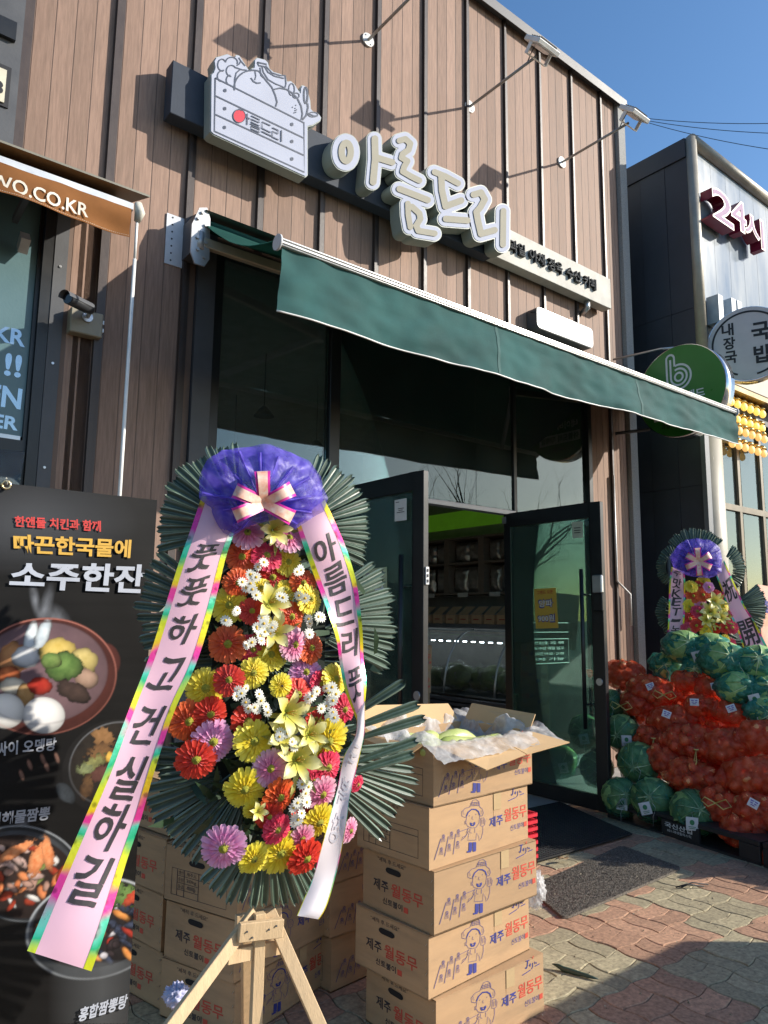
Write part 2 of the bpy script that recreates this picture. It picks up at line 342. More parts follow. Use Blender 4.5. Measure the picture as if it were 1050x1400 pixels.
# pavers: every block is warped by the same wave, so that they interlock like the real ones
CL = .2085
def warp(x, y): return (x + .0105*math.sin(2*math.pi*y/CL*1.0+.4), y + .0085*math.sin(2*math.pi*x/CL*1.0+1.1))
def paver_mesh(name, x0, y0, x1, y1, mat, X0=0, Y0=0):
    j = .0022; x0 += j; y0 += j; x1 -= j; y1 -= j; n = 8; m_ = 4; per = []
    nx, ny = (n, m_) if x1-x0 > y1-y0 else (m_, n)
    for i in range(nx): per.append((x0+(x1-x0)*i/nx, y0))
    for i in range(ny): per.append((x1, y0+(y1-y0)*i/ny))
    for i in range(nx): per.append((x1-(x1-x0)*i/nx, y1))
    for i in range(ny): per.append((x0, y1-(y1-y0)*i/ny))
    cx, cy = (x0+x1)/2, (y0+y1)/2; P = [warp(*p) for p in per]; N = len(P); c = warp(cx, cy)
    ins = [(p[0]+(c[0]-p[0])*.0, p[1]) for p in P]
    def inset(p, e):
        dx, dy = c[0]-p[0], c[1]-p[1]; l = math.hypot(dx, dy); return (p[0]+dx/l*e, p[1]+dy/l*e)
    vs = [(p[0], p[1], -.02) for p in P]+[(p[0], p[1], -.003) for p in P]+[(*inset(p,.0035), 0) for p in P]
    fs = [(i, (i+1)%N, N+(i+1)%N, N+i) for i in range(N)]+[(N+i, N+(i+1)%N, 2*N+(i+1)%N, 2*N+i) for i in range(N)]+[tuple(2*N+i for i in range(N))]
    return MB().add([(v[0]+X0, v[1]+Y0, v[2]) for v in vs], fs)
pv_red = M('red_paver', (.42,.24,.15), rough=.9, scale=55, var=.34, bump=.7, bscale=260, rand=.15, dirt=.3)
pv_olv = M('olive_paver', (.36,.305,.19), rough=.9, scale=55, var=.34, bump=.7, bscale=260, rand=.15, dirt=.3)
h_ = CL/2; shapes = [(0,0,h_,CL),(h_,0,CL,CL),(0,0,CL,h_),(0,h_,CL,CL)]
pvm = {}
for c_, mt in ((0,pv_red),(1,pv_olv)):
    for k, s_ in enumerate(shapes): pvm[c_,k] = paver_mesh('paver', *s_, mt).mesh('paver', mt)
def seen(P, m=60):
    q = Vector(P)-EYEV; z = q.dot(_fw)
    if z < .2: return False
    x = 525+F_PX*q.dot(_rt)/z; y = 700-F_PX*q.dot(_up)/z; return -m < x < 1050+m and -m < y < 1400+m
cells = []
for i in range(-4, 46):
    for j in range(-2, 16):
        X0, Y0 = 1.1+i*CL-.4, 1.24+j*CL
        if Y0+CL > D-.12: continue
        for k in ((0,1) if (i+j) % 2 == 0 else (2,3)):
            s_ = shapes[k]; cx, cy = X0+(s_[0]+s_[2])/2, Y0+(s_[1]+s_[3])/2
            q = (math.floor((cx-2.99)/.54)+math.floor((cy-1.9)/.52)) % 2
            cells.append((math.hypot(cx, cy), X0, Y0, k, q, cx, cy))
cells.sort(); nvis = 0; rest = [MB(), MB()]
prn = random.Random(3)
for d_, X0, Y0, k, q, cx, cy in cells:
    under_mat = (3.15 < cx < 4.8 and 3.05 < cy < 3.9) or (3.25 < cx < 4.15 and 2.55 < cy < 2.95)
    if seen((cx,cy,0), 20) and nvis < 290 and not under_mat and cx > 1.9:
        nvis += 1; T = Matrix.Translation((X0, Y0, prn.uniform(-.002,.0015)))@Matrix.Rotation(prn.gauss(0,.006),4,'X')@Matrix.Rotation(prn.gauss(0,.006),4,'Y')
        inst('paver', pvm[q,k], pavement, T)
    elif -.6 < cx < 8:
        b_ = paver_mesh('p', *shapes[k], None, X0, Y0); rest[q].add(b_.v, b_.f)
for q in (0,1): struct(rest[q].build('far_pavers', (pv_red,pv_olv)[q], pavement), 'stuff')
# loose grit in the joints and crumbs on the blocks
gr = MB()
for k in range(1500):
    x, y = prn.uniform(1.8,5), prn.uniform(1.4,3.1); r = prn.uniform(.0012,.004)
    if prn.random() < .12: r *= 1.8
    vs = [(x+r*prn.uniform(.6,1.3)*math.cos(a), y+r*prn.uniform(.6,1.3)*math.sin(a), .0005) for a in (0,2.1,4.2)]+[(x,y,r)]
    gr.add(vs, [(0,1,3),(1,2,3),(2,0,3)])
struct(gr.build('grit', M('grit', (.30,.25,.17), rough=.9, var=.5, scale=40)), 'stuff')
# concrete step in front of the door
fl = MB(); fl.box((1.9, D-.62, -.01), (6.9, D+4.6, .012)); struct(fl.build('floor', M('shop_floor', (.36,.35,.33), rough=.55, scale=5, dirt=.4)))

# ================================================================== THE SHOP BUILDING
shop = tag(empty('shop_building', (4, D, 0)), 'shop building clad in brown vertical boards with dark glass front and green awning', 'building')
RIBS = [.70+.53*k for k in range(-3, 12)]            # x of each standing seam
TOPZ = 7.40; GX0, GX1, GT = 2.06, 6.14, 4.0
back = MB(); back.box((-1.2, D-.0200, GT), (6.84, D+.12, TOPZ)).box((1.05, D-.0200, 0), (1.86, D+.12, GT-.001)).box((6.21, D-.0200, 0), (6.84, D+.12, GT)); back.build('wall', M('brown_backing', (.14,.09,.066), rough=.6), shop)
wmeshes = {}
def plank(x0, x1, z0, z1):
    k = (round(x1-x0,3), round(z1-z0,3))
    if k not in wmeshes:
        m = MB(); m.box((0,-.022,0),(k[0],.008,k[1])); wmeshes[k] = m.mesh('plank', wood, None, .003)
    inst('plank', wmeshes[k], shop, Matrix.Translation((x0, D, z0)))
rib_cache = {}
def rib(x, z0, z1):
    k = round(z1-z0,3)
    if k not in rib_cache:
        m = MB(); m.box((0,-.052,0),(.026,.004,k)).box((.027,-.03,0),(.056,.004,k)); rib_cache[k] = m.mesh('seam_rib', ribm)
    inst('seam_rib', rib_cache[k], shop, Matrix.Translation((x, D, z0)))
for i, x in enumerate(RIBS):
    nx = RIBS[i+1] if i+1 < len(RIBS) else 6.83
    if x > 6.7: break
    full = .9 < x < 1.9 or x > 6.15
    rib(x, .02 if full and x > .9 else GT+.03, TOPZ)
    xs = x+.06; wd = (nx-xs-.002)/4
    for q in range(4):
        a = xs+q*wd+.0014; b = xs+(q+1)*wd-.0014; c = (a+b)/2
        if 1.05 < a and b < 1.862: plank(a, b, .02, TOPZ)
        elif a > 6.21: plank(a, b, .02, TOPZ)
        else:
            plank(a, b, GT+.03, TOPZ)
            if 1.05 < a < 1.82: plank(a, 1.862, .02, GT+.027)
            if b > 6.25 and a < 6.21: plank(6.212, b, .02, GT+.027)
for q in range(1):                                     # board left of the first low seam
    plank(1.075, 1.15, .02, GT+.027); plank(1.155, 1.228, .02, GT+.027)
m = MB(); m.box((.976,-.03+D,0),(1.05,D+.02,GT+.03)); m.build('corner_trim', greym, shop)
for z in (2.28, 2.9, 3.5): MB().disc((1.012, D-.033, z), (0,1,0), .008, .006, 8).build('screw', alu, shop)
m = MB(); m.box((1.865, D-.05, 0), (1.995, D+.03, GT+.03)); m.build('door_side_trim', greym, shop)
m = MB(); m.box((-1.3, D-.10, TOPZ), (6.99, D+.14, TOPZ+.07)); m.box((-1.3, D-.104, TOPZ-.045), (6.99, D-.094, TOPZ+.03)); m.build('roof_cap', M('roof_cap_metal', (.10,.10,.105), rough=.5), shop)
m = MB(); m.box((6.845, D-.07, 0), (6.975, D+1.5, TOPZ)); m.build('corner_column', stone, shop)
m = MB(); m.box((6.98, D+.6, 0), (7.6, D+1.5, 6)); m.build('side_wall', subm, shop)
# glass front
for nm, a, b in (('window_frame', (1.998,D-.035,0), (2.062,D+.05,GT)), ('window_frame', (6.142,D-.035,0), (6.205,D+.05,GT)),
                 ('window_frame', (2.965,D-.03,0), (3.06,D+.05,GT-.06)), ('window_frame', (2.063,D-.035,GT-.058), (6.141,D+.05,GT)),
                 ('window_frame', (5.03,D-.01,0), (5.075,D+.05,GT-.06)), ('window_frame', (2.063,D-.02,.0), (2.963,D+.05,.08)), ('window_frame', (5.077,D-.02,.0), (6.141,D+.05,.08))):
    MB().box(a, b).build(nm, blackm, shop, .004)
MB().box((3.062, D-.03, 2.385), (5.028, D+.05, 2.43)).build('lintel', M('lintel_metal', (.25,.25,.26), rough=.4, metal=.6), shop, .004)
shopglass = glass('shop_glass', (.66,.72,.70), 1.5)
tx = wall(714,620).x
for a, b, z0, z1 in ((2.064,2.963,.082,GT-.06),(3.062,4.55,2.432,GT-.06),(4.556,5.028,2.432,GT-.06),(5.077,6.141,.082,GT-.06)):
    MB().box((a, D+.008, z0), (b, D+.018, z1)).build('pane', shopglass, shop)
# writing on the side pane
stk = M('white_vinyl', (.8,.85,.8), rough=.5, bump=0)
# ---- doors standing open at right angles
doorglass = glass('door_glass', (.58,.80,.74), 1.25)
def door(x, label):
    d = MB()
    L = 1.02; y1 = D-.01; y0 = y1-L; x0, x1 = x-.022, x+.022; z1 = 2.385
    d.box((x0,y0,.02),(x1,y0+.105,z1)).box((x0,y1-.075,.02),(x1,y1,z1)).box((x0,y0+.105,z1-.12),(x1,y1-.075,z1)).box((x0,y0+.105,.02),(x1,y1-.075,.13))
    o = d.build('door', blackm, shop, .003); o['label'] = label
    MB().box((x-.005,y0+.104,.129),(x+.005,y1-.074,z1-.119)).build('pane', doorglass, o)
    for s in (-1,1):
        h = MB(); yy = y0+.16; xx = x+s*.07
        h.tube([(xx,yy,.62),(xx,yy,1.85)], .016, 10).tube([(x,yy,.8),(xx,yy,.8)], .009, 8).tube([(x,yy,1.65),(xx,yy,1.65)], .009, 8); h.build('handle', blackm, o)
    MB().disc((x-.026,y0+.05,.98),(1,0,0),.028,.012,16).build('lock_cylinder', alu, o)
    for z in (.06, 2.3): MB().box((x-.03,y1-.03,z),(x+.03,y1+.01,z+.06)).build('hinge', alu, o)
    return o
dr_l = door(3.04, 'open left glass door leaf with black frame and a small white notice')
dr_r = door(4.902, 'open right glass door leaf with black frame and a yellow price sheet')
XL = 3.04; XR = 4.902
dl = MB(); dl.box((XR-.055, D-1.045, 1.66),(XR-.023, D-.955, 1.80)); dl.build('digital_lock', alu, dr_r, .008)
dl = MB(); dl.box((XR-.052, D-1.045, 1.52),(XR-.023, D-.955, 1.655)); dl.build('lock_cover', blackm, dr_r, .006)
# notice and price sheet stuck on the glass
def sheet_on(x, px, name, mat, lab, cat, th=.003):
    P = [at(a, b, 0, x) for a, b in px]; m = MB(); o_ = Vector((-th,0,0))
    m.add([p for p in P]+[p+o_ for p in P], [(0,1,2,3),(7,6,5,4),(0,4,5,1),(1,5,6,2),(2,6,7,3),(3,7,4,0)])
    o = m.build(name, mat); tag(o, lab, cat)
    return o, (lambda u, v, k=0, P=P: P[3]*(1-u)*(1-v)+P[2]*u*(1-v)+P[0]*(1-u)*v+P[1]*u*v+Vector((-th-.0015-k,0,0)))
paper = M('paper', (.72,.71,.66), rough=.8, var=.05, bump=.05); ink = M('black_ink', (.015,.015,.018), rough=.6, bump=0)
redink = M('red_ink', (.45,.03,.02), rough=.6, bump=0); blueink = M('navy_ink', (.03,.035,.22), rough=.6, bump=0)
o, f = sheet_on(XL-.026, [(540,684),(556,681),(556,711),(540,713)], 'notice', paper, 'small white notice stuck high on the open left glass door frame', 'notice')
for v, a, b in ((.86,.1,.4),(.55,.3,.8),(.47,.35,.7),(.38,.2,.85)):
    MB().add([f(a,v),f(b,v),f(b,v+.03),f(a,v+.03)], [(0,1,2,3)]).build('printed_line', ink, o)
o, f = sheet_on(XR-.008, [(730.5,805.5),(760,803.5),(763.5,858.5),(733,859.5)], 'price_sheet', M('yellow_paper', (.62,.40,.06), rough=.7, var=.06), 'yellow price sheet for onions stuck on the open right glass door', 'price sheet')
text_fn('그랜드 오픈', lambda u,v: f(.13+.74*u, .86+.09*v), redink, o, .01)
text_fn('양파', lambda u,v: f(.16+.70*u, .50+.24*v), blueink, o, .04); text_fn('양파', lambda u,v: f(.20+.62*u, .53+.18*v, .001), paper, o, .016)
text_fn('900원', lambda u,v: f(.10+.80*u, .14+.22*v), blueink, o, .04); text_fn('900원', lambda u,v: f(.14+.72*u, .17+.16*v, .001), paper, o, .016)
o, f = sheet_on(XR-.008, [(782,714),(797,713),(797,735),(783,736)], 'notice', M('pale_green_paper',(.5,.55,.4),rough=.8), 'small pale notice at the top corner of the open right glass door', 'notice')
for v in (.3,.45,.6): MB().add([f(.2,v),f(.8,v),f(.8,v+.05),f(.2,v+.05)], [(0,1,2,3)]).build('printed_line', ink, o)
o, f = sheet_on(XL-.008, [(497,779),(529,775),(530,842),(498,846)], 'poster', M('pale_lime_paper',(.50,.56,.34),rough=.7), 'pale green poster on the glass of the open left door beside the leaf fans', 'poster')
text_fn('구', lambda u,v: f(.5+.4*u, .42+.28*v), stk, o, .03); text_fn('영업시간', lambda u,v: f(.12+.76*u, .80+.12*v), M('lilac_ink',(.25,.15,.35),rough=.6,bump=0), o, .02)
tgp = at(584,787,1,D-1.035); m = MB(); m.box((tgp.x-.012,D-1.040,tgp.z-.055),(tgp.x+.012,D-1.031,tgp.z+.055)); m.build('strike_plate', white_m, dr_l)
for k_ in (-1,0,1): MB().box((tgp.x-.006,D-1.043,tgp.z+k_*.033-.009),(tgp.x+.006,D-1.0405,tgp.z+k_*.033+.009)).build('plate_slot', ink, dr_l)
# vinyl writing on the fixed pane right of the door (seen through the open leaf)
vg = tag(empty('window_sticker', (5.4, D-.002, 1.2)), 'vinyl farmer girl picture and opening notes on the glass right of the door', 'sticker')
def vf(u, v, k=0): return Vector((5.16+u*.62, D-.0015-k, 1.05+v*.62))
mb = MB(); strokes_mb(mb, [([(0,0),(1,0),(1,.36),(0,.36),(0,0)], .012), ([(0,.46),(1,.46),(1,.6),(0,.6),(0,.46)], .01)], vf); mb.build('frame_line', stk, vg)
for q, tx_ in enumerate(('국내산 농산물 · 과일 · 야채', '정육 수산 매일 입고', '영업시간 09:00 - 21:00', '주차 가능')):
    text_fn(tx_, lambda u,v,q=q: vf(.08+.8*u, .28-.08*q+.045*v), stk, vg, .02)
for pts, rr, col in (([arc(.6,.86,.12,.14)], 0, (.75,.62,.15)), ([arc(.6,.83,.085,.09)], 1, (.7,.62,.55)), ([[(.47,.6),(.73,.6),(.70,.75),(.5,.75)]], 2, (.7,.62,.25))):
    P = pts[0]; MB().add([vf(x,y,.0006*rr+.001) for x,y in P], [tuple(range(len(P)))]).build('picture_part', M('vinyl%d'%rr, col, rough=.6, bump=0), vg)
# ================================================================== INSIDE THE SHOP
ORD = 'first second third fourth fifth sixth seventh eighth ninth tenth eleventh twelfth thirteenth fourteenth fifteenth sixteenth seventeenth'.split()
dk = M('dark_interior_wall', (.42,.41,.39), rough=.8)
room = MB()
room.box((-1,D+4.6,0),(6.9,D+4.7,4.1)).box((1.9,D+.13,0),(2.0,D+4.6,4.1)).box((6.72,D+.13,0),(6.83,D+4.6,4.1))
room.build('inner_wall', dk, shop)
MB().box((1.9,D+.13,3.98),(6.9,D+4.7,4.06)).build('ceiling', M('grey_ceiling', (.60,.60,.58), rough=.9), shop)
for x, z, y in ((3.3,3.35,D+1.6),(4.1,3.2,D+1.9),(3.7,3.3,D+3.0)):
    l = empty('pendant_lamp', (x,y,z)); tag(l, 'black pendant lamp hanging from the dark shop ceiling, %s of three' % {3.3:'nearest the left pane',4.1:'middle right',3.7:'rearmost'}[x], 'lamp', 'pendant lamps in the shop')
    MB().tube([(x,y,z+.1),(x,y,3.98)], .004, 6).build('cord', blackm, l)
    MB().tube([(x,y,z+.1),(x,y,z+.07),(x,y,z)], [.02,.05,.10], 14).build('lamp_shade', blackm, l)
SX = 6.15
wdm = M('dark_shelf_wood', (.24,.19,.15), rough=.7, stretch=(1,6,6)); foil = M('foil_bag', (.5,.46,.42), rough=.3, metal=.7, bump=.9, bscale=26, scale=3, var=.5)
shelf = tag(empty('wall_shelf', (SX+.2, 6.5, 0)), 'dark wooden wall shelf with pigeonholes under a green band inside the shop', 'shelf')
def zs(x, y): return at(x, y, 0, SX).z
Yr = at(690,760,0,SX).y; Yl = at(470,760,0,SX).y
z_t, z_m, z_b = zs(620,737), zs(620,771), zs(620,812)
bays = [at(x,770,0,SX).y for x in (697,657,610,568,530,497,468)]
m = MB()
for z in (z_t, z_m, z_b): m.box((SX, bays[0], z-.012), (SX+.35, bays[-1], z+.012))
m.build('shelf_board', wdm, shelf)
for y in bays:
    MB().box((SX+.003, y-.045, z_b+.013), (SX+.35, y+.045, z_m-.013)).build('divider', wdm, shelf); MB().box((SX+.003, y-.045, z_m+.013), (SX+.35, y+.045, z_t-.013)).build('divider', wdm, shelf)
MB().box((SX+.36, bays[0], 0), (SX+.4, bays[-1], z_t+.7)).build('back_panel', dk, shelf)
MB().box((SX-.02, bays[0]-.1, zs(660,722)+.03), (SX+.02, bays[-1]+1, zs(620,716)+.14)).build('green_band', M('glowing_lime_panel', (.22,.62,.03), rough=.5, emit=(.22,.62,.03), es=.06), shelf)  # the green panel is no lamp; a faint glow is added to its colour
def foil_bag_mesh(seed):
    r_ = random.Random(seed); m = MB()
    def fn(u, v): 
        a = Vector((u*3+seed, v*4, seed)); e = min(u,1-u,v,1-v); b = min(1, e*6)
        return Vector((-.045*b-.018*noise.noise(a*2.2)-.012*noise.noise(a*5), u*.30-.15, v*.36))
    m.grid(fn, 12, 14); m.grid(lambda u,v: Vector((.02*min(1,6*min(u,1-u,v,1-v)), .15-u*.30, v*.36)), 6, 6); return m.mesh('foil_bag', foil)
fbm = [foil_bag_mesh(k) for k in range(4)]; frn = random.Random(5); nb = 0
for k in range(len(bays)-1):
    for row, z in (('upper', z_m+.014), ('lower', z_b+.014)):
        w_ = (bays[k+1]-bays[k]-.09)
        for q in range(2):
            y = bays[k]+.045+w_*(q+.5)/2; hgt = (z_t-z_m-.05) if row == 'upper' else (z_m-z_b-.05)
            o = inst('foil_bag', fbm[nb%4], None, Matrix.Translation((SX+.09+.04*frn.random(), y, z))@Matrix.Diagonal((1, w_/2/.32, hgt/.37, 1))); nb += 1
            tag(o, '%s dark foil packet in the %s row of the %s pigeonhole from the shop front' % (('nearer','farther')[q], row, ORD[k]), 'foil packet', 'foil packets on the wall shelf')
    tg = MB(); tg.box((SX-.012, (bays[k]+bays[k+1])/2-.08, z_b-.04), (SX-.004, (bays[k]+bays[k+1])/2+.08, z_b+.01)); tg.build('price_tag', paper, shelf)
# counter with kraft boxes
kraft = M('kraft_cardboard', (.60,.40,.23), rough=.85, scale=20, var=.1, bump=.2)
zc = at(640,853,0,5.75).z
cab = tag(empty('display_fridge', (5.9, 6.5, 0)), 'curved glass refrigerated display case with bagged greens inside the shop', 'display fridge')
y0c, y1c = at(697,850,0,5.75).y-.4, at(470,850,0,5.75).y
MB().box((5.72, y0c, zc-.05), (6.14, y1c, zc)).build('top_shelf', M('fridge_grey', (.20,.21,.22), rough=.4, metal=.3), cab, .005)
zb = at(640,950,0,5.3).z; 
def curve(t): return (5.72-.44*math.sin(t*math.pi/2), zc-.06-(zc-.06-zb)*(1-math.cos(t*math.pi/2)))
gm = MB(); gm.grid(lambda u,v: Vector((curve(v)[0], y0c+(y1c-y0c)*u, curve(v)[1])), 2, 10); gm.build('curved_glass', glass('fridge_glass', (.85,.9,.88), 1.2), cab)
for px in (697, 628, 560, 500):
    yy = at(px, 900, 0, 5.5).y; MB().tube([(curve(t/8)[0]-.004, yy, curve(t/8)[1]) for t in range(9)], .011, 6).build('glass_edge', alu, cab)
for k in range(4):
    MB().box((5.26-.004*k, y0c, zb-.03-.045*(k+1)), (5.34, y1c, zb-.03-.045*k-.012)).build('louvre', M('fridge_louvre', (.10,.10,.11), rough=.5), cab, .004)
MB().box((5.3, y0c, .05), (6.14, y1c, zb-.21)).build('base', M('fridge_base', (.02,.025,.08), rough=.5), cab)
MB().box((5.34, y0c, zb-.03), (6.14, y1c, zb-.02)).build('deck', greym, cab); MB().box((6.1, y0c, zb), (6.14, y1c, zc-.06)).build('back_panel', dk, cab)
yy = y0c+.05
while yy < y1c-.1:
    MB().box((5.80,yy,zc-.20),(5.812,yy+.05,zc-.19)).build('led', M('led_strip', (1,1,1), emit=(.8,.9,1), es=14, bump=0), cab); yy += .13
kb_ = MB(); kb_.box((-.10,-.075,0),(.10,.075,.10)); kbm = kb_.mesh('b', kraft, None, .003)
k2 = MB(); k2.add([(-.10,-.075,.102),(-.10,.075,.102),(.02,.075,.19),(.02,-.075,.19)], [(0,1,2,3)]); k2m = k2.mesh('flap', kraft)
for k in range(14):
    y = at(688-17.7*k, 845, 0, 5.75).y
    if y > y1c-.1: break
    e_ = tag(empty('kraft_box', (5.83, y, zc)), 'brown kraft gift box on the fridge counter, %s from the door' % ORD[k], 'gift box', 'kraft boxes on the fridge counter')
    Tm = Matrix.Translation((5.83, y, zc+.001)); inst('box', kbm, e_, Tm); inst('lid', k2m, e_, Tm)
    ps = MB(); ps.box((5.83-.1025, y-.04, zc+.045), (5.83-.1015, y+.04, zc+.055)); ps.build('printed_line', redink, e_)
grn = M('bagged_greens', (.22,.30,.10), rough=.5, scale=6, var=.5, bump=.8, bscale=20); plast = net('clear_plastic_bag', (.75,.78,.75), .8, .12, .3, 8)
for k in range(16):
    y = y0c+.2+k*(y1c-y0c-.3)/16; x = 5.55+.16*frn.random(); z = zb; s_ = .13+.05*frn.random(); sd = frn.random()*30
    e_ = tag(empty('bagged_greens', (x,y,z)), 'plastic-bagged greens in the display fridge, %s from the door' % ORD[k], 'bagged greens', 'bagged greens in the fridge')
    MB().ball((x,y,z+s_*.75), s_, 14, 9, (.9,1.0,.75), lambda d: 1+.25*noise.noise(d*2.5+Vector((sd,0,0)))).build('greens', grn, e_)
    MB().ball((x,y,z+s_*.8), s_*1.1, 14, 9, (.9,1.0,.8), lambda d: 1+.3*noise.noise(d*3.1+Vector((0,sd,0)))).build('bag', plast, e_)

# ================================================================== RIGHT NEIGHBOUR BUILDING
NX = 7.45; NY = at(940,187,0,NX).y; NZ = at(940,187,1,NY).z
nb = tag(empty('restaurant_building', (9, 4, 0)), 'restaurant building next door with dark side wall, pale panel front and cream column', 'building')
navy = M('dark_blue_grey_panel', (.045,.05,.062), rough=.55, scale=3, dirt=.1, rand=.06)
zl0 = at(945,475,1,NY).z-.56
MB().box((NX+.012, NY+.05, zl0), (NX+3, D+5, NZ-.03)).box((NX+.012, NY+.95, 0), (NX+3, D+5, zl0-.001)).box((NX+.012, NY+.03, 0), (NX+.06, NY+.949, zl0-.001)).build('wall', M('neighbour_wall', (.04,.045,.055), rough=.6), nb)
for k, (ya, yb) in enumerate(((NY+.03, NY+.30), (NY+.304, NY+.62), (NY+.624, D+.6))):
    for (za, zb2) in ((.0, 2.9), (2.905, 4.9), (4.905, NZ-.24)):
        MB().box((NX-.004*(k%2), ya, za), (NX+.012, yb, zb2)).build('side_panel', navy, nb)
MB().box((NX-.02, NY+.03, NZ-.235), (NX+.02, D+.9, NZ-.005)).build('cap_panel', navy, nb)
gx = NX+1.9
cream_m = M('pale_beige_metal', (.36,.33,.27), rough=.4, metal=.2, dirt=.2)
zlow = at(945,475,1,NY).z
post = MB(); post.tube([(NX+.06,NY,zlow-.05),(NX+.06,NY,NZ)], .065, 16); post.build('corner_post', cream_m, nb)
top = MB(); top.tube([(NX+.06,NY,NZ-.01),(NX+3.2,NY,NZ-.01)], .07, 14); top.build('cap_rail', cream_m, nb)
pp = M('sky_reflection_panel', (.10,.17,.26), rough=.12, metal=0, scale=.8, stretch=(2,1,.5), col2=(.30,.33,.34), bump=.04, bscale=3, spec=.4)  # blue in the colour stands for the sky reflected in the panels
for k in range(8): MB().box((NX+.17+k*.36, NY+.02, zlow+.02), (NX+.17+k*.36+.355, NY+.045, NZ-.08)).build('front_panel', pp, nb)
MB().box((NX+.13, NY+.0, zlow), (NX+.165, NY+.04, NZ-.08)).build('dark_joint', blackm, nb)
MB().box((NX+.10, NY-.12, zlow-.30), (NX+3.2, NY+.10, zlow-.005)).build('canopy_edge', M('canopy_beige',(.42,.38,.30),rough=.6,dirt=.3), nb, .01)
MB().box((NX-.0, NY-.0, zlow-.55), (NX+.098, NY+.5, zlow-.01)).build('canopy_end', blackm, nb)
MB().box((NX+.10, NY-.119, zlow-.36), (NX+3.2, NY+.3, zlow-.305)).build('canopy_trim', M('brass_trim',(.35,.25,.12),rough=.3,metal=.8), nb)
strip = MB(); strip.box((NX-.02, NY-.02, 0), (NX+.07, NY+.03, zlow-.56)); strip.build('corner_strip', M('mid_grey_metal',(.16,.17,.18),rough=.5), nb)
col = MB(); col.tube([(NX+.28,NY+.17,0),(NX+.28,NY+.17,zlow-.37)], .205, 36); col.build('cream_column', M('cream_paint', (.42,.37,.28), rough=.45, scale=2, dirt=.12, coat=.3), nb)
gx0 = NX+.50
fm = M('bronze_frame', (.18,.155,.12), rough=.4, metal=.5)
nzt = zlow-.40; zr = at(1010,700,1,NY+.15).z
for a, b in ((gx0,gx0+.05),(gx0+.50,gx0+.56),(gx0+1.08,gx0+1.14),(gx0+1.66,gx0+1.72)): MB().box((a,NY+.13,0),(b,NY+.20,nzt)).build('window_frame', fm, nb)
for z in (zr,): MB().box((gx0,NY+.128,z),(gx0+1.72,NY+.21,z+.07)).build('transom', fm, nb)
ng = glass('neighbour_glass', (.34,.40,.45), 1.6)
for k in range(3):
    for (za, zb2) in ((.1, zr),(zr+.07, nzt)): MB().box((gx0+.055+k*.58,NY+.16,za),(gx0+.495+k*.58+(.02 if k else 0),NY+.168,zb2)).build('pane', ng, nb)
MB().box((gx0,NY+.9,0),(gx0+3,NY+.92,nzt)).build('inner_wall', dk, nb)
# golden hanging discs under the canopy, lit
gold = M('gold_mirror', (.75,.52,.18), rough=.18, metal=1, bump=.1); lit = M('lit_lamp', (1,.75,.25), emit=(1,.62,.12), es=.7, bump=0); lit2 = M('dim_lit_lamp', (.9,.6,.25), emit=(1,.55,.16), es=.55, bump=0)
k = 0
for row in range(4):
    for c_ in range(6):
        x = NX+.62+c_*.155+(row%2)*.078; z = zlow-.46-row*.155; y = NY-.02+.05*(row%2)
        e_ = tag(empty('gold_lamp', (x,y,z)), '%s gold lamp in the %s row under the restaurant canopy' % (('leftmost','second','third','fourth','fifth','rightmost')[c_], ('top','second','third','lowest')[row]), 'lamp', 'gold lamps under the restaurant canopy')
        MB().tube([(x,y+.02,z+.10),(x,y+.02,z+.05)], [.02,.06], 12).build('reflector', gold, e_)
        MB().ball((x,y,z), .050, 14, 9, (1,.7,1)).build('bulb', lit if row in (0,1) else lit2, e_); k += 1
# 24-hour letters
crim = M('crimson_metal', (.20,.012,.04), rough=.4); lil = M('lilac_face', (.38,.26,.38), rough=.7, spec=.15, bump=0)
sg = tag(empty('letter_sign', (NX+.9, NY-.02, 5.6)), 'crimson raised letters reading 24시 on the pale front of the restaurant', 'sign')
for ch, px0, px1 in (('2',(975,298),(1000,252)), ('4',(1001,310),(1018,262)), ('시',(1019,327),(1042,285))):
    P0 = at(*px0,1,NY-.16); P1 = at(*px1,1,NY-.16); wd = P1.x-P0.x; hh = .40
    text_at(ch, (P0.x,NY-.02,P0.z+.02), (wd,0,0), (0,0,hh), crim, sg, .03, .14, 'letter'); text_at(ch, (P0.x+.02,NY-.163,P0.z+.04), (wd-.04,0,0), (0,0,hh-.04), lil, sg, 0, 0, 'letter_face')
sg = tag(empty('white_letter', (NX+.75, NY-.02, 4.6)), 'large white raised letter half hidden behind the round white sign', 'sign')
P0 = at(980,455,1,NY-.1); text_at('내', (P0.x,NY,P0.z), (.55,0,0), (0,0,.50), M('letter_pale_blue',(.38,.44,.5),rough=.4), sg, .05, .14, 'letter')
MB().box((NX+.9,NY+.018,0.1),(NX+.9,NY+.019,.1001)) 
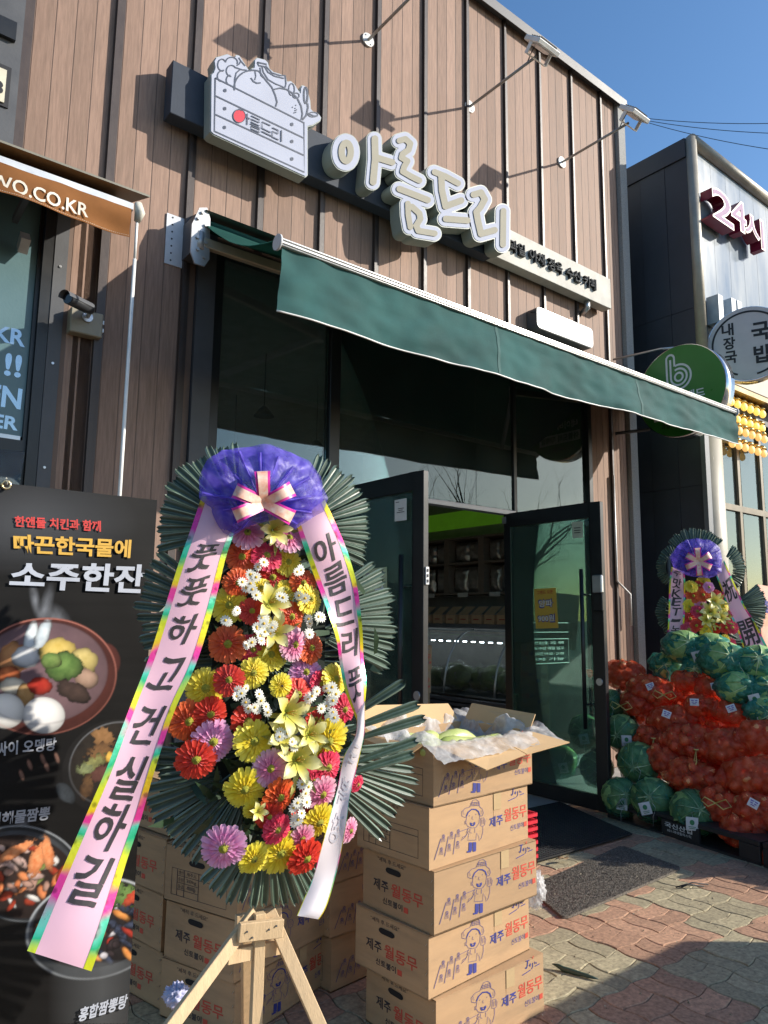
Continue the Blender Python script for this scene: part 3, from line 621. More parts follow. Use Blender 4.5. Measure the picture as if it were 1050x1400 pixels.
# round signs on brackets
def round_sign(name, lab, cx, cy, cz, rad, th, facem, rot):
    e_ = tag(empty(name, (cx,cy,cz-rad), 0), lab, 'sign'); T = Matrix.Translation((cx,cy,cz))@Matrix.Rotation(rot,4,'Z')
    m = MB(); m.tube([T@Vector((0,0,0)), T@Vector((th,0,0))], rad, 48); m.build('rim', M('chrome_rim', (.7,.7,.7), rough=.12, metal=1, bump=.25, bscale=12), e_)
    for s, xx in ((-1,-.004),(1,th+.004)):
        m = MB(); m.tube([T@Vector((xx-.002,0,0)), T@Vector((xx+.002,0,0))], rad*.985, 48); m.build('face', facem, e_)
    # face coordinates: u to the right and v up as seen from the camera side
    return e_, (lambda u, v, k=0: T@Vector((-.009-k, -u*rad, v*rad))), (lambda u, v, k=0: T@Vector((th+.009+k, u*rad, v*rad)))
GS = (6.70, 3.80); ctop = at(925,473,0,GS[0]); cbot = at(930,597,0,GS[0]); cl_ = at(872,540,0,GS[0]); grad = (ctop.z-cbot.z)/2; gz = (ctop.z+cbot.z)/2
gyc = cl_.y-grad
e_, ff, fb = round_sign('round_green_sign', 'round green sign with white b logo and chrome rim behind the awning end', GS[0], gyc, gz, grad, .17, M('sign_green', (.035,.22,.035), rough=.3, var=.05), 0)
MB().tube([(6.62,D-.04,gz+.50),(6.72,gyc+.2,gz+.50),(6.74,gyc-.05,gz+grad-.02)], .012, 8).build('bracket_rod', alu, e_)
MB().tube([(6.62,D-.04,gz-.32),(6.74,gyc+grad-.1,gz-.32)], .018, 8).build('bracket_arm', greym, e_)
wv = M('white_print', (.75,.78,.75), rough=.4, bump=0)
for F in (ff, fb):
    mb = MB()
    bp_ = [(arc(0,.30,.27,.27,108,-180,30),.045), (arc(0,.30,.18,.18,118,-180,26),.045), (arc(0,.30,.09,.09,180,-180,20),.045),
           ([(-.27,.30),(-.27,.74)]+arc(-.18,.74,.09,.09,180,0,8)+[(-.09,.74),(-.09,.555)],.045), ([(-.18,.30),(-.18,.72)],.045)]
    strokes_mb(mb, bp_, F); mb.build('logo', wv, e_)
    text_fn('네이버 밴드', lambda u,v: F(-.55+1.1*u, -.25+.20*v), wv, e_, .025)
    MB().add([F(-.62,-.58,.0005),F(.62,-.58,.0005),F(.62,-.33,.0005),F(-.62,-.33,.0005)], [(0,1,2,3)]).build('white_strip', wv, e_)
    text_fn('아름드리 직매장', lambda u,v: F(-.57+1.14*u, -.54+.17*v, .0012), M('sign_green_print',(.03,.16,.03),rough=.4,bump=0), e_, .03)
    text_fn('과일 야채 정육 수산', lambda u,v: F(-.45+.9*u, -.78+.12*v), ink, e_, .02)
wc = at(1021,470,0,7.75); wr = .415
e_, ff, fb = round_sign('round_white_sign', 'round off-white sign with black brushed ring and soup restaurant name', 7.75, wc.y-.02, wc.z, wr, .16, M('sign_offwhite', (.56,.53,.55), rough=.6, spec=.2, var=.04), R(22))
mb = MB(); strokes_mb(mb, [(arc(0,0,.86,.86,-80,250,60), .05)], ff); mb.build('ring', ink, e_)
for ch, u, v, s_ in (('국',.08,.02,.50),('밥',.10,-.58,.48),('내',-.62,.28,.34),('장',-.60,-.10,.34),('국',-.58,-.48,.34)):
    text_fn(ch, lambda a,b: ff(u+a*s_*.85, v+b*s_), ink, e_, .03)
MB().tube([(8.1,NY+.02,wc.z),(8.1,wc.y+.3,wc.z)], .02, 8).build('bracket_arm', greym, e_)
# conduit on the side wall and wires in the sky
m = MB(); m.tube([(NX-.02,D-.1,2.15),(NX-.02,NY+.42,2.15)], .022, 8); m.tube([(NX-.03,D-.12,2.15),(NX-.03,D-.12,0)], .022, 8); m.build('conduit', M('grey_pipe',(.18,.18,.19),rough=.6), nb)
for k, (a, b) in enumerate((((868,160),(1080,168)),((874,163),(1080,183)),((880,166),(1080,208)))):
    P = at(*a,1,14); Q = at(*b,1,9); pts = [P.lerp(Q,t/10)-Vector((0,0,.12*4*(t/10)*(1-t/10))) for t in range(11)]
    tag(MB().tube(pts, .012, 5).build('overhead_wire', blackm), 'thin black overhead wire in the blue sky right of the floodlight, %s of three' % ('highest','middle','lowest')[k], 'wire', 'overhead wires')
# ================================================================== SIGNS ON THE SHOP FRONT
sgn_white = M('sign_acrylic', (.44,.465,.56), spec=.1, rough=.75, var=.05, scale=3, bump=.03); sgn_side = M('sign_return', (.30,.33,.30), rough=.5, var=.06)
letin = M('sign_led_face', (.36,.34,.28), spec=.1, rough=.75, var=.05, bump=.02); slate = M('sign_line_ink', (.035,.05,.085), rough=.5, bump=0)
bard = .17
tl = at(236.6,81.4,1,D-bard); bl = at(233.6,154,1,D-bard)
bar = tag(empty('sign_backing_bar', (3.2,D,bl.z)), 'long dark blue-grey box bar behind the crate sign and raised letters', 'sign bar')
MB().box((tl.x,D-bard,bl.z),(4.60,D-.054,tl.z)).build('box_bar', M('bar_blue_grey',(.05,.06,.08),rough=.62,spec=.2,var=.1), bar, .004)
for x in (1.8,2.9,4.0,4.5): MB().box((x,D-.054,bl.z+.05),(x+.05,D-.02,tl.z-.05)).build('bracket', greym, bar)
# --- crate light box
def cmap(ox, oy, sc, off):     # tracing coordinates -> the place, d in front of the wall
    return lambda x, y, d=0: at(ox+x/sc, oy+y/sc, 1, D-off) + Vector((0,-d,0))
CO = .275
cm = cmap(265, 60, 5.526, CO)
crate = tag(empty('crate_sign', (2.3,D-.2,4.6)), 'white light-box sign shaped as a fruit crate with apple, grapes and banana outlines', 'sign')
outl = [(150,682),(845,1003),(860,990),(860,622),(900,612),(955,580),(962,555),(945,530),(900,508),(884,490),(880,430),(862,360),(842,318),(820,312),(808,335),(806,372),(790,350),(762,305),(735,280),(705,285),(696,245),(650,225),(605,212),(572,185),(560,140),(540,120),(480,104),(460,122),(458,178),(440,185),(425,208),(410,190),(385,148),(345,88),(322,82),(308,102),(255,76),(205,92),(170,100),(155,130),(162,180),(150,215),(132,232),(128,660)]
loops = contour(lambda X,Y: poly_in(outl)(X,Y)-4, 100, 50, 990, 1030, 220)
def flat(lp, f, z=0): return lp
def slab2(loops, f, d0, depth, mat, name, parent):
    vs, fs = fill(loops, 1.0 if depth else 0)
    fs = [tuple(reversed(q)) for q in fs]
    return MB().add([f(v.x, v.y, d0+(v.z+.5)*depth if depth else d0) for v in vs], fs).build(name, mat, parent)
# thickness runs straight back to the bar, so the tracing plane is used for both faces
slab2(loops, lambda x,y,d: cm(x,y)+Vector((0,-d,0)), -.10, .094, sgn_side, 'light_box', crate)
slab2(contour(lambda X,Y: poly_in(outl)(X,Y)+3, 100, 50, 990, 1030, 220), lambda x,y,d: cm(x,y)+Vector((0,-d,0)), -.006, .006, sgn_white, 'face', crate)
S = []
W1 = 11
for p in ([(162,258),(155,660),(835,970),(832,597),(162,258)], [(162,393),(830,712)], [(160,533),(830,842)]): S.append((p, W1))
for x,y in ((235,353),(233,490),(231,632),(740,609),(740,738),(740,870)): S.append((arc(x,y,7,7,0,360,10), 14))
for a in ((212,160,32,44,60,330),(285,140,45,38,180,380),(283,205,38,42,90,330),(212,245,34,40,100,290),(275,275,30,38,110,270)): S.append((arc(*a), W1-2))
S += [([(338,105),(355,130),(345,150),(325,165)],W1-2),([(355,130),(388,168)],W1-2),([(315,180),(360,195)],W1-2)]
S += [(arc(445,330,140,130,170,290,16)+[(540,270),(590,330),(615,390),(628,440),(618,475)], W1), ([(430,258),(450,285),(475,298),(505,295)],W1), ([(460,275),(468,245),(462,208)],W1-3),
      ([(310,330),(308,270),(320,220),(350,195),(400,200)],W1-2)]
S += [([(480,140),(548,155),(545,175),(490,165),(480,140)],W1), ([(515,170),(525,215),(560,270),(610,300),(660,320),(690,335)],W1-2), ([(535,172),(560,215),(610,245),(680,262)],W1-1),
      ([(545,170),(590,220),(650,240),(690,240)],W1-2), ([(690,240),(696,300),(690,330)],W1-2),([(500,180),(508,240),(540,268)],W1-2)]
S += [([(605,345),(650,335),(700,345),(740,370),(780,410),(810,470),(820,530),(812,575)],W1), (arc(738,345,22,45),W1-3), (arc(772,392,24,20),W1-3), ([(820,575),(850,540),(862,480),(858,450)],W1+2),
      (arc(845,390,14,62,0,360,14),W1+2), ([(860,525),(905,545),(935,545)],W1-2), (arc(900,535,36,18),W1-3)]
for x,y in ((745,480),(770,465),(765,488),(775,500),(757,522),(770,518),(765,505)): S.append((arc(x,y,2.5,2.5,0,360,6),5))
mb = MB(); strokes_mb(mb, S, lambda x,y,z=0: cm(x,y)+Vector((0,-.002-z,0))); mb.build('drawing', slate, crate)
P = arc(340,547,46,50,0,360,28); MB().add([cm(x,y)+Vector((0,-.004,0)) for x,y in P], [tuple(range(len(P)))]).build('red_apple', M('red_vinyl',(.55,.03,.05),rough=.4,bump=0), crate)
S = [([(402,528),(402,615)],8),([(402,560),(425,570)],8)]
S += [([(432,545),(495,575),(495,598),(432,570),(432,592),(495,622)],7.5),([(425,605),(500,640)],7.5),([(435,622),(495,650),(495,672),(435,645),(435,622)],7.5)]
S += [([(578,620),(515,590),(515,640),(580,672)],8),([(510,662),(588,700)],8)]
S += [([(592,635),(636,655),(636,682),(592,662),(592,705),(640,728)],8),([(660,655),(660,742)],9), (arc(342,547,46,50,0,360,24),5), ([(340,500),(345,488)],6),([(325,505),(342,500),(362,508)],5)]
mb = MB(); strokes_mb(mb, S, lambda x,y,z=0: cm(x,y)+Vector((0,-.005-z,0))); mb.build('lettering', slate, crate)
# --- big raised letters
letters = tag(empty('letter_sign', (4,D-.2,4.7)), 'big bubbly white raised channel letters reading 아름드리 above the green awning', 'sign')
LS = {
 '아': [(arc(185,168,22,44,0,360,16),15),([(322,105),(324,200),(314,312)],16),([(330,195),(405,218)],15)],
 '름': [([(440,114),(468,106),(492,128),(484,158),(455,178),(450,196),(478,212),(462,240),(456,262),(495,285),(535,305)],14),([(440,345),(575,398)],15),
        ([(480,415),(482,470),(492,528)],13),([(500,430),(535,462),(540,488),(520,520),(530,545),(608,558)],14)],
 '드': [([(608,264),(660,285),(720,318)],14),([(640,285),(643,350),(660,428),(735,400)],15),([(662,488),(765,496)],15)],
 '리': [([(795,372),(830,362),(848,395),(828,432),(808,455),(816,500),(830,560),(895,542)],15),([(937,450),(935,612)],14)]}
LO = .30
for k, (ch, st) in enumerate(LS.items()):
    lm = cmap(420, 160, 3.5, LO+.004*k)
    f0 = lambda X,Y,st=st: caps([(p, r_+(29 if i == 0 and ch == '아' else 24)) for i,(p,r_) in enumerate(st)])(X,Y)
    if ch == '아': f0 = lambda X,Y,st=st: np.minimum(caps([(st[0][0], 48)])(X,Y), caps([(p, 38) for p,_ in st[1:]])(X,Y))
    lp = contour(f0, 40, 20, 1010, 680, 260)
    lt = slab2(lp, lambda x,y,d: lm(x,y)+Vector((0,-d,0)), -.125, .12, sgn_side, 'letter', letters); lt['label'] = 'letter '+ch
    slab2(contour(lambda X,Y: f0(X,Y)+5, 40, 20, 1010, 680, 260), lambda x,y,d: lm(x,y)+Vector((0,-d,0)), -.005, .004, sgn_white, 'rim_face', lt)
    slab2(contour(caps(st), 40, 20, 1010, 680, 260), lambda x,y,d: lm(x,y)+Vector((0,-d,0)), .0005, .005, letin, 'light_face', lt)
# --- text board
bo = .17
bt = tag(empty('text_board', (5.8,D-.1,4.9)), 'pale metal board with small raised dark letters listing fruit, vegetables, meat and fish', 'sign')
zt = at(837,383,1,D-bo).z; zb_ = at(833,421,1,D-bo).z; xr = at(835,400,1,D-bo).x; xl = 4.605
MB().box((xl,D-bo,zb_),(xr,D-.054,zt)).build('board', M('champagne_metal',(.60,.58,.53),rough=.75,spec=.15,metal=0,dirt=.2), bt, .003)
for t_, a, b in (('과일',(697,352),(721,363)),('야채',(725,367),(748,375)),('정육',(751,380),(772,389)),('수산',(776,393),(798,402)),('카페',(800,404),(818,414))):
    A = at(a[0],a[1],1,D-bo-.03); B = at(b[0],b[1],1,D-bo-.03); z0 = zb_+(zt-zb_)*.32; B = A+(B-A)*.90
    text_at(t_, (A.x,D-bo-.001,z0), (B.x-A.x,0,0), (0,0,(zt-zb_)*.35), ink, bt, .016, .03, 'raised_letter'); text_at(t_, (A.x+.002,D-bo-.0325,z0+.002), (B.x-A.x-.004,0,0), (0,0,(zt-zb_)*.35-.004), M('letter_grey_face',(.07,.075,.08),rough=.85,spec=.1,bump=0), bt, 0)
MB().tube([(xr-.35,D-.12,zb_-.0),(xr-.35,D-.12,zb_-.07),(xr-.33,D-.03,zb_-.10)], .03, 10).build('cable_gland', alu, bt)
# --- house-number light box
ad = tag(empty('number_light_box', (5.9,D-.1,4.2)), 'small rounded white light box with worn number digits just above the awning bar', 'sign')
ado = .15; q = [at(x,y,1,D-ado) for x,y in ((733.5,417.5),(811,450),(811,477),(734,447))]; zt2, zb2 = (q[0].z+q[1].z)/2, (q[2].z+q[3].z)/2; xa, xb = q[0].x, q[1].x
def rrect(x0,y0,x1,y1,r,n=5):
    return [p for (cx,cy,a) in ((x1-r,y0+r,-90),(x1-r,y1-r,0),(x0+r,y1-r,90),(x0+r,y0+r,180)) for p in [(cx+r*math.cos(R(a+90*i/n)), cy+r*math.sin(R(a+90*i/n))) for i in range(n+1)]]
def plate(pts, y0, y1, mat, name, parent):
    n = len(pts); m = MB(); m.add([(x,y0,z) for x,z in pts]+[(x,y1,z) for x,z in pts], [tuple(range(n)), tuple(range(2*n-1,n-1,-1))]+[(i+n,(i+1)%n+n,(i+1)%n,i) for i in range(n)]); return m.build(name, mat, parent)
plate(rrect(xa,zb2,xb,zt2,.05), D-ado+.006, D-.03, greym, 'housing', ad)
plate(rrect(xa+.006,zb2+.006,xb-.006,zt2-.006,.046), D-ado, D-ado+.006, M('glossy_white_acrylic',(.8,.8,.78),rough=.12,var=.04,coat=.6,bump=.05,bscale=6), 'face', ad)
dg = M('worn_grey_digits',(.50,.50,.48),rough=.5,bump=0)
text_at('761', (xa+.06,D-ado-.002,zb2+.05),(.26,0,0),(0,0,zt2-zb2-.10),dg,ad,.01); text_at('62', (xa+.50,D-ado-.002,zb2+.05),(.18,0,0),(0,0,zt2-zb2-.10),dg,ad,.01)
MB().tube([(xa+.03,D-ado,zt2-.05),(xa-.03,D-.1,zt2-.06)],.006,6).build('cable', ink, ad)
# --- floodlights on long arms
for k, (px, lab) in enumerate((((503,55),'highest grey floodlight on a long arm above the letter sign'),((642,146),'middle grey floodlight on a long arm against the blue sky'),((768,222),'grey floodlight on a long arm nearest the right corner of the shop'))):
    B = wall(*px, .03); fl_ = tag(empty('floodlight', tuple(B)), lab, 'floodlight', 'floodlights on the shop front')
    MB().disc(B, (0,1,0), .058, .018, 20).build('flange', white_m, fl_)
    for a in range(4): MB().disc(B+Vector((.042*math.cos(a*1.57+.7),-.012,.042*math.sin(a*1.57+.7))), (0,1,0), .007, .008, 6).build('bolt', alu, fl_)
    E_ = B+Vector((0,-.80,.0)); MB().tube([B, E_], .0125, 10).build('arm', M('arm_grey',(.35,.34,.32),rough=.5,metal=.3), fl_)
    H = E_+Vector((0,-.06,.05)); T = Matrix.Translation(H)@Matrix.Rotation(R(42),4,'X')
    MB().box((-.135,-.10,-.012),(.135,.10,.03),T).build('lamp_body', white_m, fl_, .006)
    MB().box((-.10,-.07,-.018),(.10,.07,-.0125),T).build('lamp_glass', alu, fl_)
    m = MB(); 
    for s in (-1,1): m.box((s*.122-.004,-.02,-.10),(s*.122+.004,.02,.02),T)
    m.box((-.125,-.02,-.104),(.125,.02,-.098),T); m.build('bracket', white_m, fl_)
    m = MB()
    for j in range(5): m.box((-.10,-.07+j*.032,.03),(.10,-.062+j*.032,.048),T)
    m.build('cooling_fins', greym, fl_)
    MB().tube([T@Vector((0,.05,.03)),T@Vector((.03,.08,.07)),T@Vector((.0,.1,-.02)),E_+Vector((0,.1,.01))], .005, 6).build('cable', ink, fl_)
# ================================================================== GREEN AWNING
def fabric(name, c, tl=.22):
    m = M(name, c, rough=.75, var=.22, scale=2.6, spec=.2, bump=.35, bscale=420, trans=tl); return m  # broad mottling in the colour stands for dappled tree shade
gfab = fabric('green_canvas', (.036,.115,.11)); gfab2 = fabric('green_canvas_roof', (.03,.12,.10), .5)
aw = tag(empty('green_awning', (4.3,D,3.6)), 'wide dark green retractable awning with white front bar over the glass front', 'awning')
s_ = 1.2; A = at(380,333,1,D-s_); B = at(1003,563,1,D-s_); AX0, AX1, AZ = A.x+.02, B.x, (A.z+B.z)/2; RZ = 4.03
def roof(u, v, dz=0):
    sag = -.035*math.sin(math.pi*v)*(1+.15*math.sin(u*9)); x = AX0-.01+(AX1-AX0+.02)*u
    if u < .25: sag += -.06*math.sin(math.pi*v)*(1-u/.25)**2
    return Vector((x, D-.16-(s_-.16)*v, RZ+(AZ+.03-RZ)*v+sag+dz+.004*noise.noise(Vector((u*18,v*5,0)))))
m = MB(); m.grid(lambda u,v: roof(u,v), 60, 12); m.grid(lambda u,v: roof(1-u,v,-.003), 60, 12); m.build('canopy', gfab2, aw)
vz0 = at(383,430,1,D-s_).z; vz1 = at(1006,606,1,D-s_).z
def val(u, v, dy=0):
    x = AX0+.0+(AX1+.01-AX0)*u; zt_ = AZ-.02; zb_ = vz0+(vz1-vz0)*u+.012*math.sin(math.pi*u)*-1
    f_ = v*(.016*math.sin(u*23+.6*math.sin(u*7))+.006*math.sin(u*61+1.3)+.05*noise.noise(Vector((u*7,v*1.4,3))))+.012*noise.noise(Vector((u*34,v*5,9)))
    xx = x+v*.035*(u-.5)*2
    return Vector((xx, D-s_-.012-f_+dy-.02*v, zt_+(zb_-zt_)*v))
m = MB(); m.grid(val, 150, 14); m.grid(lambda u,v: val(1-u,v,.003), 150, 14); va = m.build('valance', gfab, aw)
for k_ in (2,4):
    m = MB(); m.grid(lambda u,v: val(k_/6+(u-.5)*.005, v)+Vector((0,-.0025,0)), 1, 14); m.build('seam', M('awning_seam',(.02,.09,.085),rough=.8), va)
MB().tube([val(i/150,1.0)+Vector((0,.001,-.003)) for i in range(151)], .0055, 5).build('white_piping', white_m, va)
m = MB(); m.box((AX0-.02,D-s_-.03,AZ-.022),(AX1+.0,D-s_+.02,AZ+.022)).box((AX0-.02,D-s_-.038,AZ+.006),(AX1,D-s_-.028,AZ+.016)).box((AX0-.02,D-s_-.038,AZ-.014),(AX1,D-s_-.028,AZ-.004)); m.build('front_bar', M('white_aluminium',(.72,.72,.70),rough=.3,metal=.4,bump=.03), aw, .003)
for x in (AX0-.024, AX1+.004): MB().disc((x,D-s_-.004,AZ), (1,0,0), .045, .012, 18).build('end_cap', M('end_cap_white',(.55,.55,.57),rough=.4), aw)
MB().tube([(AX0-.03,D-.16,RZ-.02),(AX1+.02,D-.16,RZ-.02)], .04, 14).build('roller', gfab2, aw)
m = MB(); m.add([(AX0-.02,D-.03,RZ+.10),(AX1+.02,D-.03,RZ+.10),(AX1+.02,D-.24,RZ+.045),(AX0-.02,D-.24,RZ+.045)], [(0,1,2,3)]); m.add([(AX0-.02,D-.03,RZ+.094),(AX0-.02,D-.24,RZ+.039),(AX1+.02,D-.24,RZ+.039),(AX1+.02,D-.03,RZ+.094)], [(0,1,2,3)]); m.build('cover_flap', M('awning_cover_metal',(.16,.19,.17),rough=.5), aw)
galv = M('galvanised_steel',(.50,.50,.50),rough=.45,metal=.5,bump=.05)
for x, s in ((AX0-.10,1),(AX1+.09,-1)):
    br = MB(); br.box((x-.10*s if s>0 else x+.0,D-.032,RZ-.30),(x+.02*s,D-.024,RZ+.05)); br.build('wall_plate', M('drilled_white_plate',(.6,.62,.66),rough=.5), aw)
    for j in range(7): MB().disc((x-.06*s,D-.033,RZ-.27+j*.05),(0,1,0),.006,.003,8).build('hole', ink, aw)
    xs_ = (x-.005, x+.125) if s > 0 else (x-.125, x+.005); w_ = xs_[1]-xs_[0]
    plate([(xs_[0]+w_*a_, RZ+b_) for a_, b_ in ((.25,-.34),(.75,-.34),(1,-.28),(.95,.0),(.75,.07),(.35,.05),(0,-.08),(0,-.27))], D-.225, D-.213, galv, 'side_plate', aw)
    MB().box((xs_[0]+.02,D-.212,RZ-.25),(xs_[1]-.02,D-.034,RZ-.0)).build('mount_block', greym, aw)
    for (a_,z) in ((.3,-.03),(.7,-.06),(.3,-.16),(.75,-.18),(.35,-.24),(.7,-.28),(.5,.02)): MB().disc((xs_[0]+w_*a_,D-.231,RZ+z),(0,1,0),.011,.014,6).build('bolt', galv, aw)
    sh_ = Vector((x+.06*s, D-.20, RZ-.17)); el = sh_+Vector((1.35*s,-.20,-.10)); hd = Vector((x+.75*s, D-s_+.04, AZ-.03))
    beige = M('beige_arm',(.50,.44,.34),rough=.4,metal=.3,bump=.03)
    a_ = MB().bar(sh_, el, .045, .065); a_.build('arm', beige, aw, .004)
    MB().bar(el-Vector((0,0,.01)), hd, .04, .05).build('forearm', M('blue_grey_arm',(.30,.36,.42),rough=.4,metal=.3), aw, .004)
    MB().tube([el+Vector((0,0,.05)),el-Vector((0,0,.05))],.04,12).build('elbow', galv, aw); MB().tube([sh_+Vector((0,0,.06)),sh_-Vector((0,0,.06))],.035,12).build('shoulder', galv, aw)
# ================================================================== LEFT END: CHICKEN SHOP
ls = tag(empty('left_shop', (.2,D,0)), 'neighbouring shop at the left edge with black-framed window behind teal film', 'shop front')
MB().box((.915,D-.025,0),(.974,D+.06,GT+.0)).build('window_frame', blackm, ls); MB().box((.893,D+.0,0),(.913,D+.06,GT)).build('window_frame', blackm, ls)
trz = wall(10,607).z
MB().box((-1.2,D-.01,trz-.04),(.892,D+.06,trz+.03)).build('transom', blackm, ls); MB().box((-1.2,D+.0,trz+.031),(.88,D+.02,trz+.055)).build('sill_rail', alu, ls)
film = M('teal_window_film',(.09,.165,.18),rough=.35,var=.06,scale=2,spec=.6); 
MB().box((-1.2,D+.02,trz+.056),(.892,D+.03,GT+.5)).build('filmed_pane', film, ls)
MB().box((-1.2,D+.2,0),(.89,D+.22,GT+.5)).build('dark_room', dk, ls)
gl2 = glass('left_glass',(.4,.5,.52),4.0)
sash = MB(); sq = [wall(-30,612,.02),wall(34,618,.02),wall(26,668,.20),wall(-38,660,.20)]
sash.add(sq+[p+Vector((0,.012,.004)) for p in sq], [(0,1,2,3),(7,6,5,4),(0,4,5,1),(1,5,6,2),(2,6,7,3)]); sash.build('open_sash', M('sash_reflecting_sky',(.35,.45,.5),rough=.05,metal=.8,bump=.02,bscale=4), ls)
lm_ = M('clear_letter_glass',(.42,.48,.50),rough=.08,metal=.85,bump=.03,bscale=3)
def wq(tl_,tr_,bl_,br_,off): 
    P = [wall(*p,off) for p in (tl_,tr_,bl_,br_)]; return lambda u,v: P[2]*(1-u)*(1-v)+P[3]*u*(1-v)+P[0]*(1-u)*v+P[1]*u*v
for t_, c_ in (('KR',((-6,444),(35,452),(-9,464),(34,475))),('!!',((8,482),(31,486),(5,513),(28,517))),('EN',((-16,523),(31,532),(-19,553),(28,560))),('ER',((-8,565),(26,571),(-11,584),(24,589)))):
    text_fn(t_, wq(*c_,-.018), lm_, ls, .04)
# upper left: window corner and cut-off sign
MB().box((-.3,D-.07,at(0,145,1,D-.06).z),(at(14,120,1,D-.08).x,D-.03,at(0,88,1,D-.06).z)).build('small_sign_edge', ink, ls)
P0 = at(12,100,1,D-.08); MB().box((-.3,D-.08,at(0,138,1,D-.08).z),(P0.x-.01,D-.071,at(0,92,1,D-.08).z)).build('small_sign', M('cream_sign',(.62,.58,.45),rough=.5), ls)
text_fn('3', wq((-9,106),(5,112),(-10,124),(4,130),.084), ink, ls, .06)
MB().box((.50,D-.06,GT),(.70,D-.021,TOPZ-.05)).build('dark_pilaster', greym, ls)
MB().box((-.6,D-.03,at(0,30,1,D-.03).z),(.60,D-.022,TOPZ-.1)).build('upper_window', M('upper_window_glass',(.10,.12,.13),rough=.15), ls); MB().box((-.6,D-.09,at(0,52,1,D-.05).z),(.66,D-.0,at(0,30,1,D-.03).z)).build('upper_sill', blackm, ls)
# brown awning
bfab = fabric('brown_canvas', (.30,.125,.04)); ba = tag(empty('brown_awning', (.3,D,3.8)), 'brown fabric awning with white letters WO.CO.KR at the left edge', 'awning')
so_ = .5; a0 = at(0,215,1,D-so_); a1 = at(186,287,1,D-so_); bz = (a0.z+a1.z)/2-.01; bx1 = a1.x-.02
MB().box((-.9,D-so_-.02,bz-.02),(bx1,D-so_+.02,bz+.022)).build('front_bar', M('white_aluminium',(.72,.72,.70)), ba, .003)
zbv = at(183,325,1,D-so_).z
def bval(u, v, dy=0): return Vector((-.9+(bx1+.9-.015)*u, D-so_-.024+dy-v*.02*math.sin(u*19)-.015*noise.noise(Vector((u*14,v*2,0))), bz-.018+(zbv-bz)*v-.01*v*math.sin(u*3.14*2)))
m = MB(); m.grid(bval,70,8); m.grid(lambda u,v: bval(1-u,v,.003),70,8); m.build('valance', bfab, ba)
mb = MB(); strokes_mb(mb, [([(u/200,.95),(u/200+.0028,.95)],.012) for u in range(0,200)], lambda u,v,z=0: bval(u,v,-.0015)); mb.build('stitching', M('cream_thread',(.6,.5,.4)), ba)
def bt_(u, v):
    P = [at(x,y,1,D-so_-.03) for x,y in ((-14,234),(122,279),(-14,254),(121,297))]; p = P[2]*(1-u)*(1-v)+P[3]*u*(1-v)+P[0]*(1-u)*v+P[1]*u*v; 
    uu = (p.x+.9)/(bx1+.885); p.y = bval(uu, .5).y-.004; return p
text_fn('WO.CO.KR', bt_, M('cream_print',(.72,.66,.55),rough=.6,bump=0), ba, .015)
def broof(u, v, dz=0): return Vector((-.9+(bx1+.9)*u, D-.12-(so_-.12)*v, bz+.20-.18*v+dz))
m = MB(); m.grid(broof,20,3); m.grid(lambda u,v: broof(1-u,v,-.004),20,3); m.build('canopy', bfab, ba)
f0 = at(0,190,1,D-.42); f1 = at(205,268,1,D-.42); fz = (f0.z+f1.z)/2
m = MB(); m.add([(-.9,D-.02,fz+.10),(f1.x-.06,D-.02,fz+.10),(f1.x,D-.42,fz),(-.9,D-.42,fz)], [(3,2,1,0)]); m.add([(-.9,D-.02,fz+.09),(f1.x-.06,D-.02,fz+.09),(f1.x,D-.42,fz-.012),(-.9,D-.42,fz-.012)], [(0,1,2,3)]); m.add([(-.9,D-.42,fz-.012),(f1.x,D-.42,fz-.012),(f1.x,D-.42,fz),(-.9,D-.42,fz)], [(0,1,2,3)]); m.add([(f1.x,D-.42,fz-.012),(f1.x-.06,D-.02,fz+.09),(f1.x-.06,D-.02,fz+.10),(f1.x,D-.42,fz)], [(0,1,2,3)]); m.build('rain_cover', M('olive_grey_metal',(.20,.19,.15),rough=.5), ba)
MB().bar((.75,D-.03,bz-.05),(.75,D-so_,bz-.03),.03,.04).build('arm', greym, ba); MB().bar((.8,D-.03,bz-.22),(.8,D-.10,bz-.16),.05,.08).build('arm_bracket', galv, ba)
rx = bx1+.03; ry = D-so_
m = MB(); m.tube([(rx,ry,bz+.04),(rx+.01,ry-.01,bz-.02),(rx,ry,bz-.07)], [.022,.03,.018], 8); m.build('crank_gear', M('cream_plastic',(.5,.49,.42),rough=.5), ba)
m = MB(); m.tube([(rx,ry,bz-.07),(rx,ry,bz-.30)], .008, 8); m.tube([(rx,ry,bz-.30),(rx,ry,1.3)], .0105, 8); m.build('crank_rod', white_m, ba)
# CCTV
cc = tag(empty('security_camera', (1.16,D-.05,3.1)), 'black bullet security camera on a beige junction box left of the shop window', 'camera')
p0 = wall(98,418,.10); p1 = wall(140,462,.10)
MB().box((p0.x,D-.095,p1.z+.0),(p1.x,D-.02,p0.z-.0)).build('junction_box', M('beige_box',(.30,.27,.20),rough=.5,dirt=.3), cc, .006)
for z in (p1.z+.05,p0.z-.05): MB().box((p1.x,D-.09,z-.012),(p1.x+.008,D-.05,z+.012)).build('hinge', galv, cc)
jc = Vector(((p0.x+p1.x)/2+.0,D-.1,(p0.z+p1.z)/2+.03)); MB().disc(jc,(0,1,0),.03,.016,16).build('mount', alu, cc)
k_ = jc+Vector((-.0,-.07,.02)); MB().tube([jc,k_],.012,8).build('joint', alu, cc)
t0 = jc+Vector((.0,-.075,.02)); dv = Vector((-.80,-.62,-.10)).normalized()
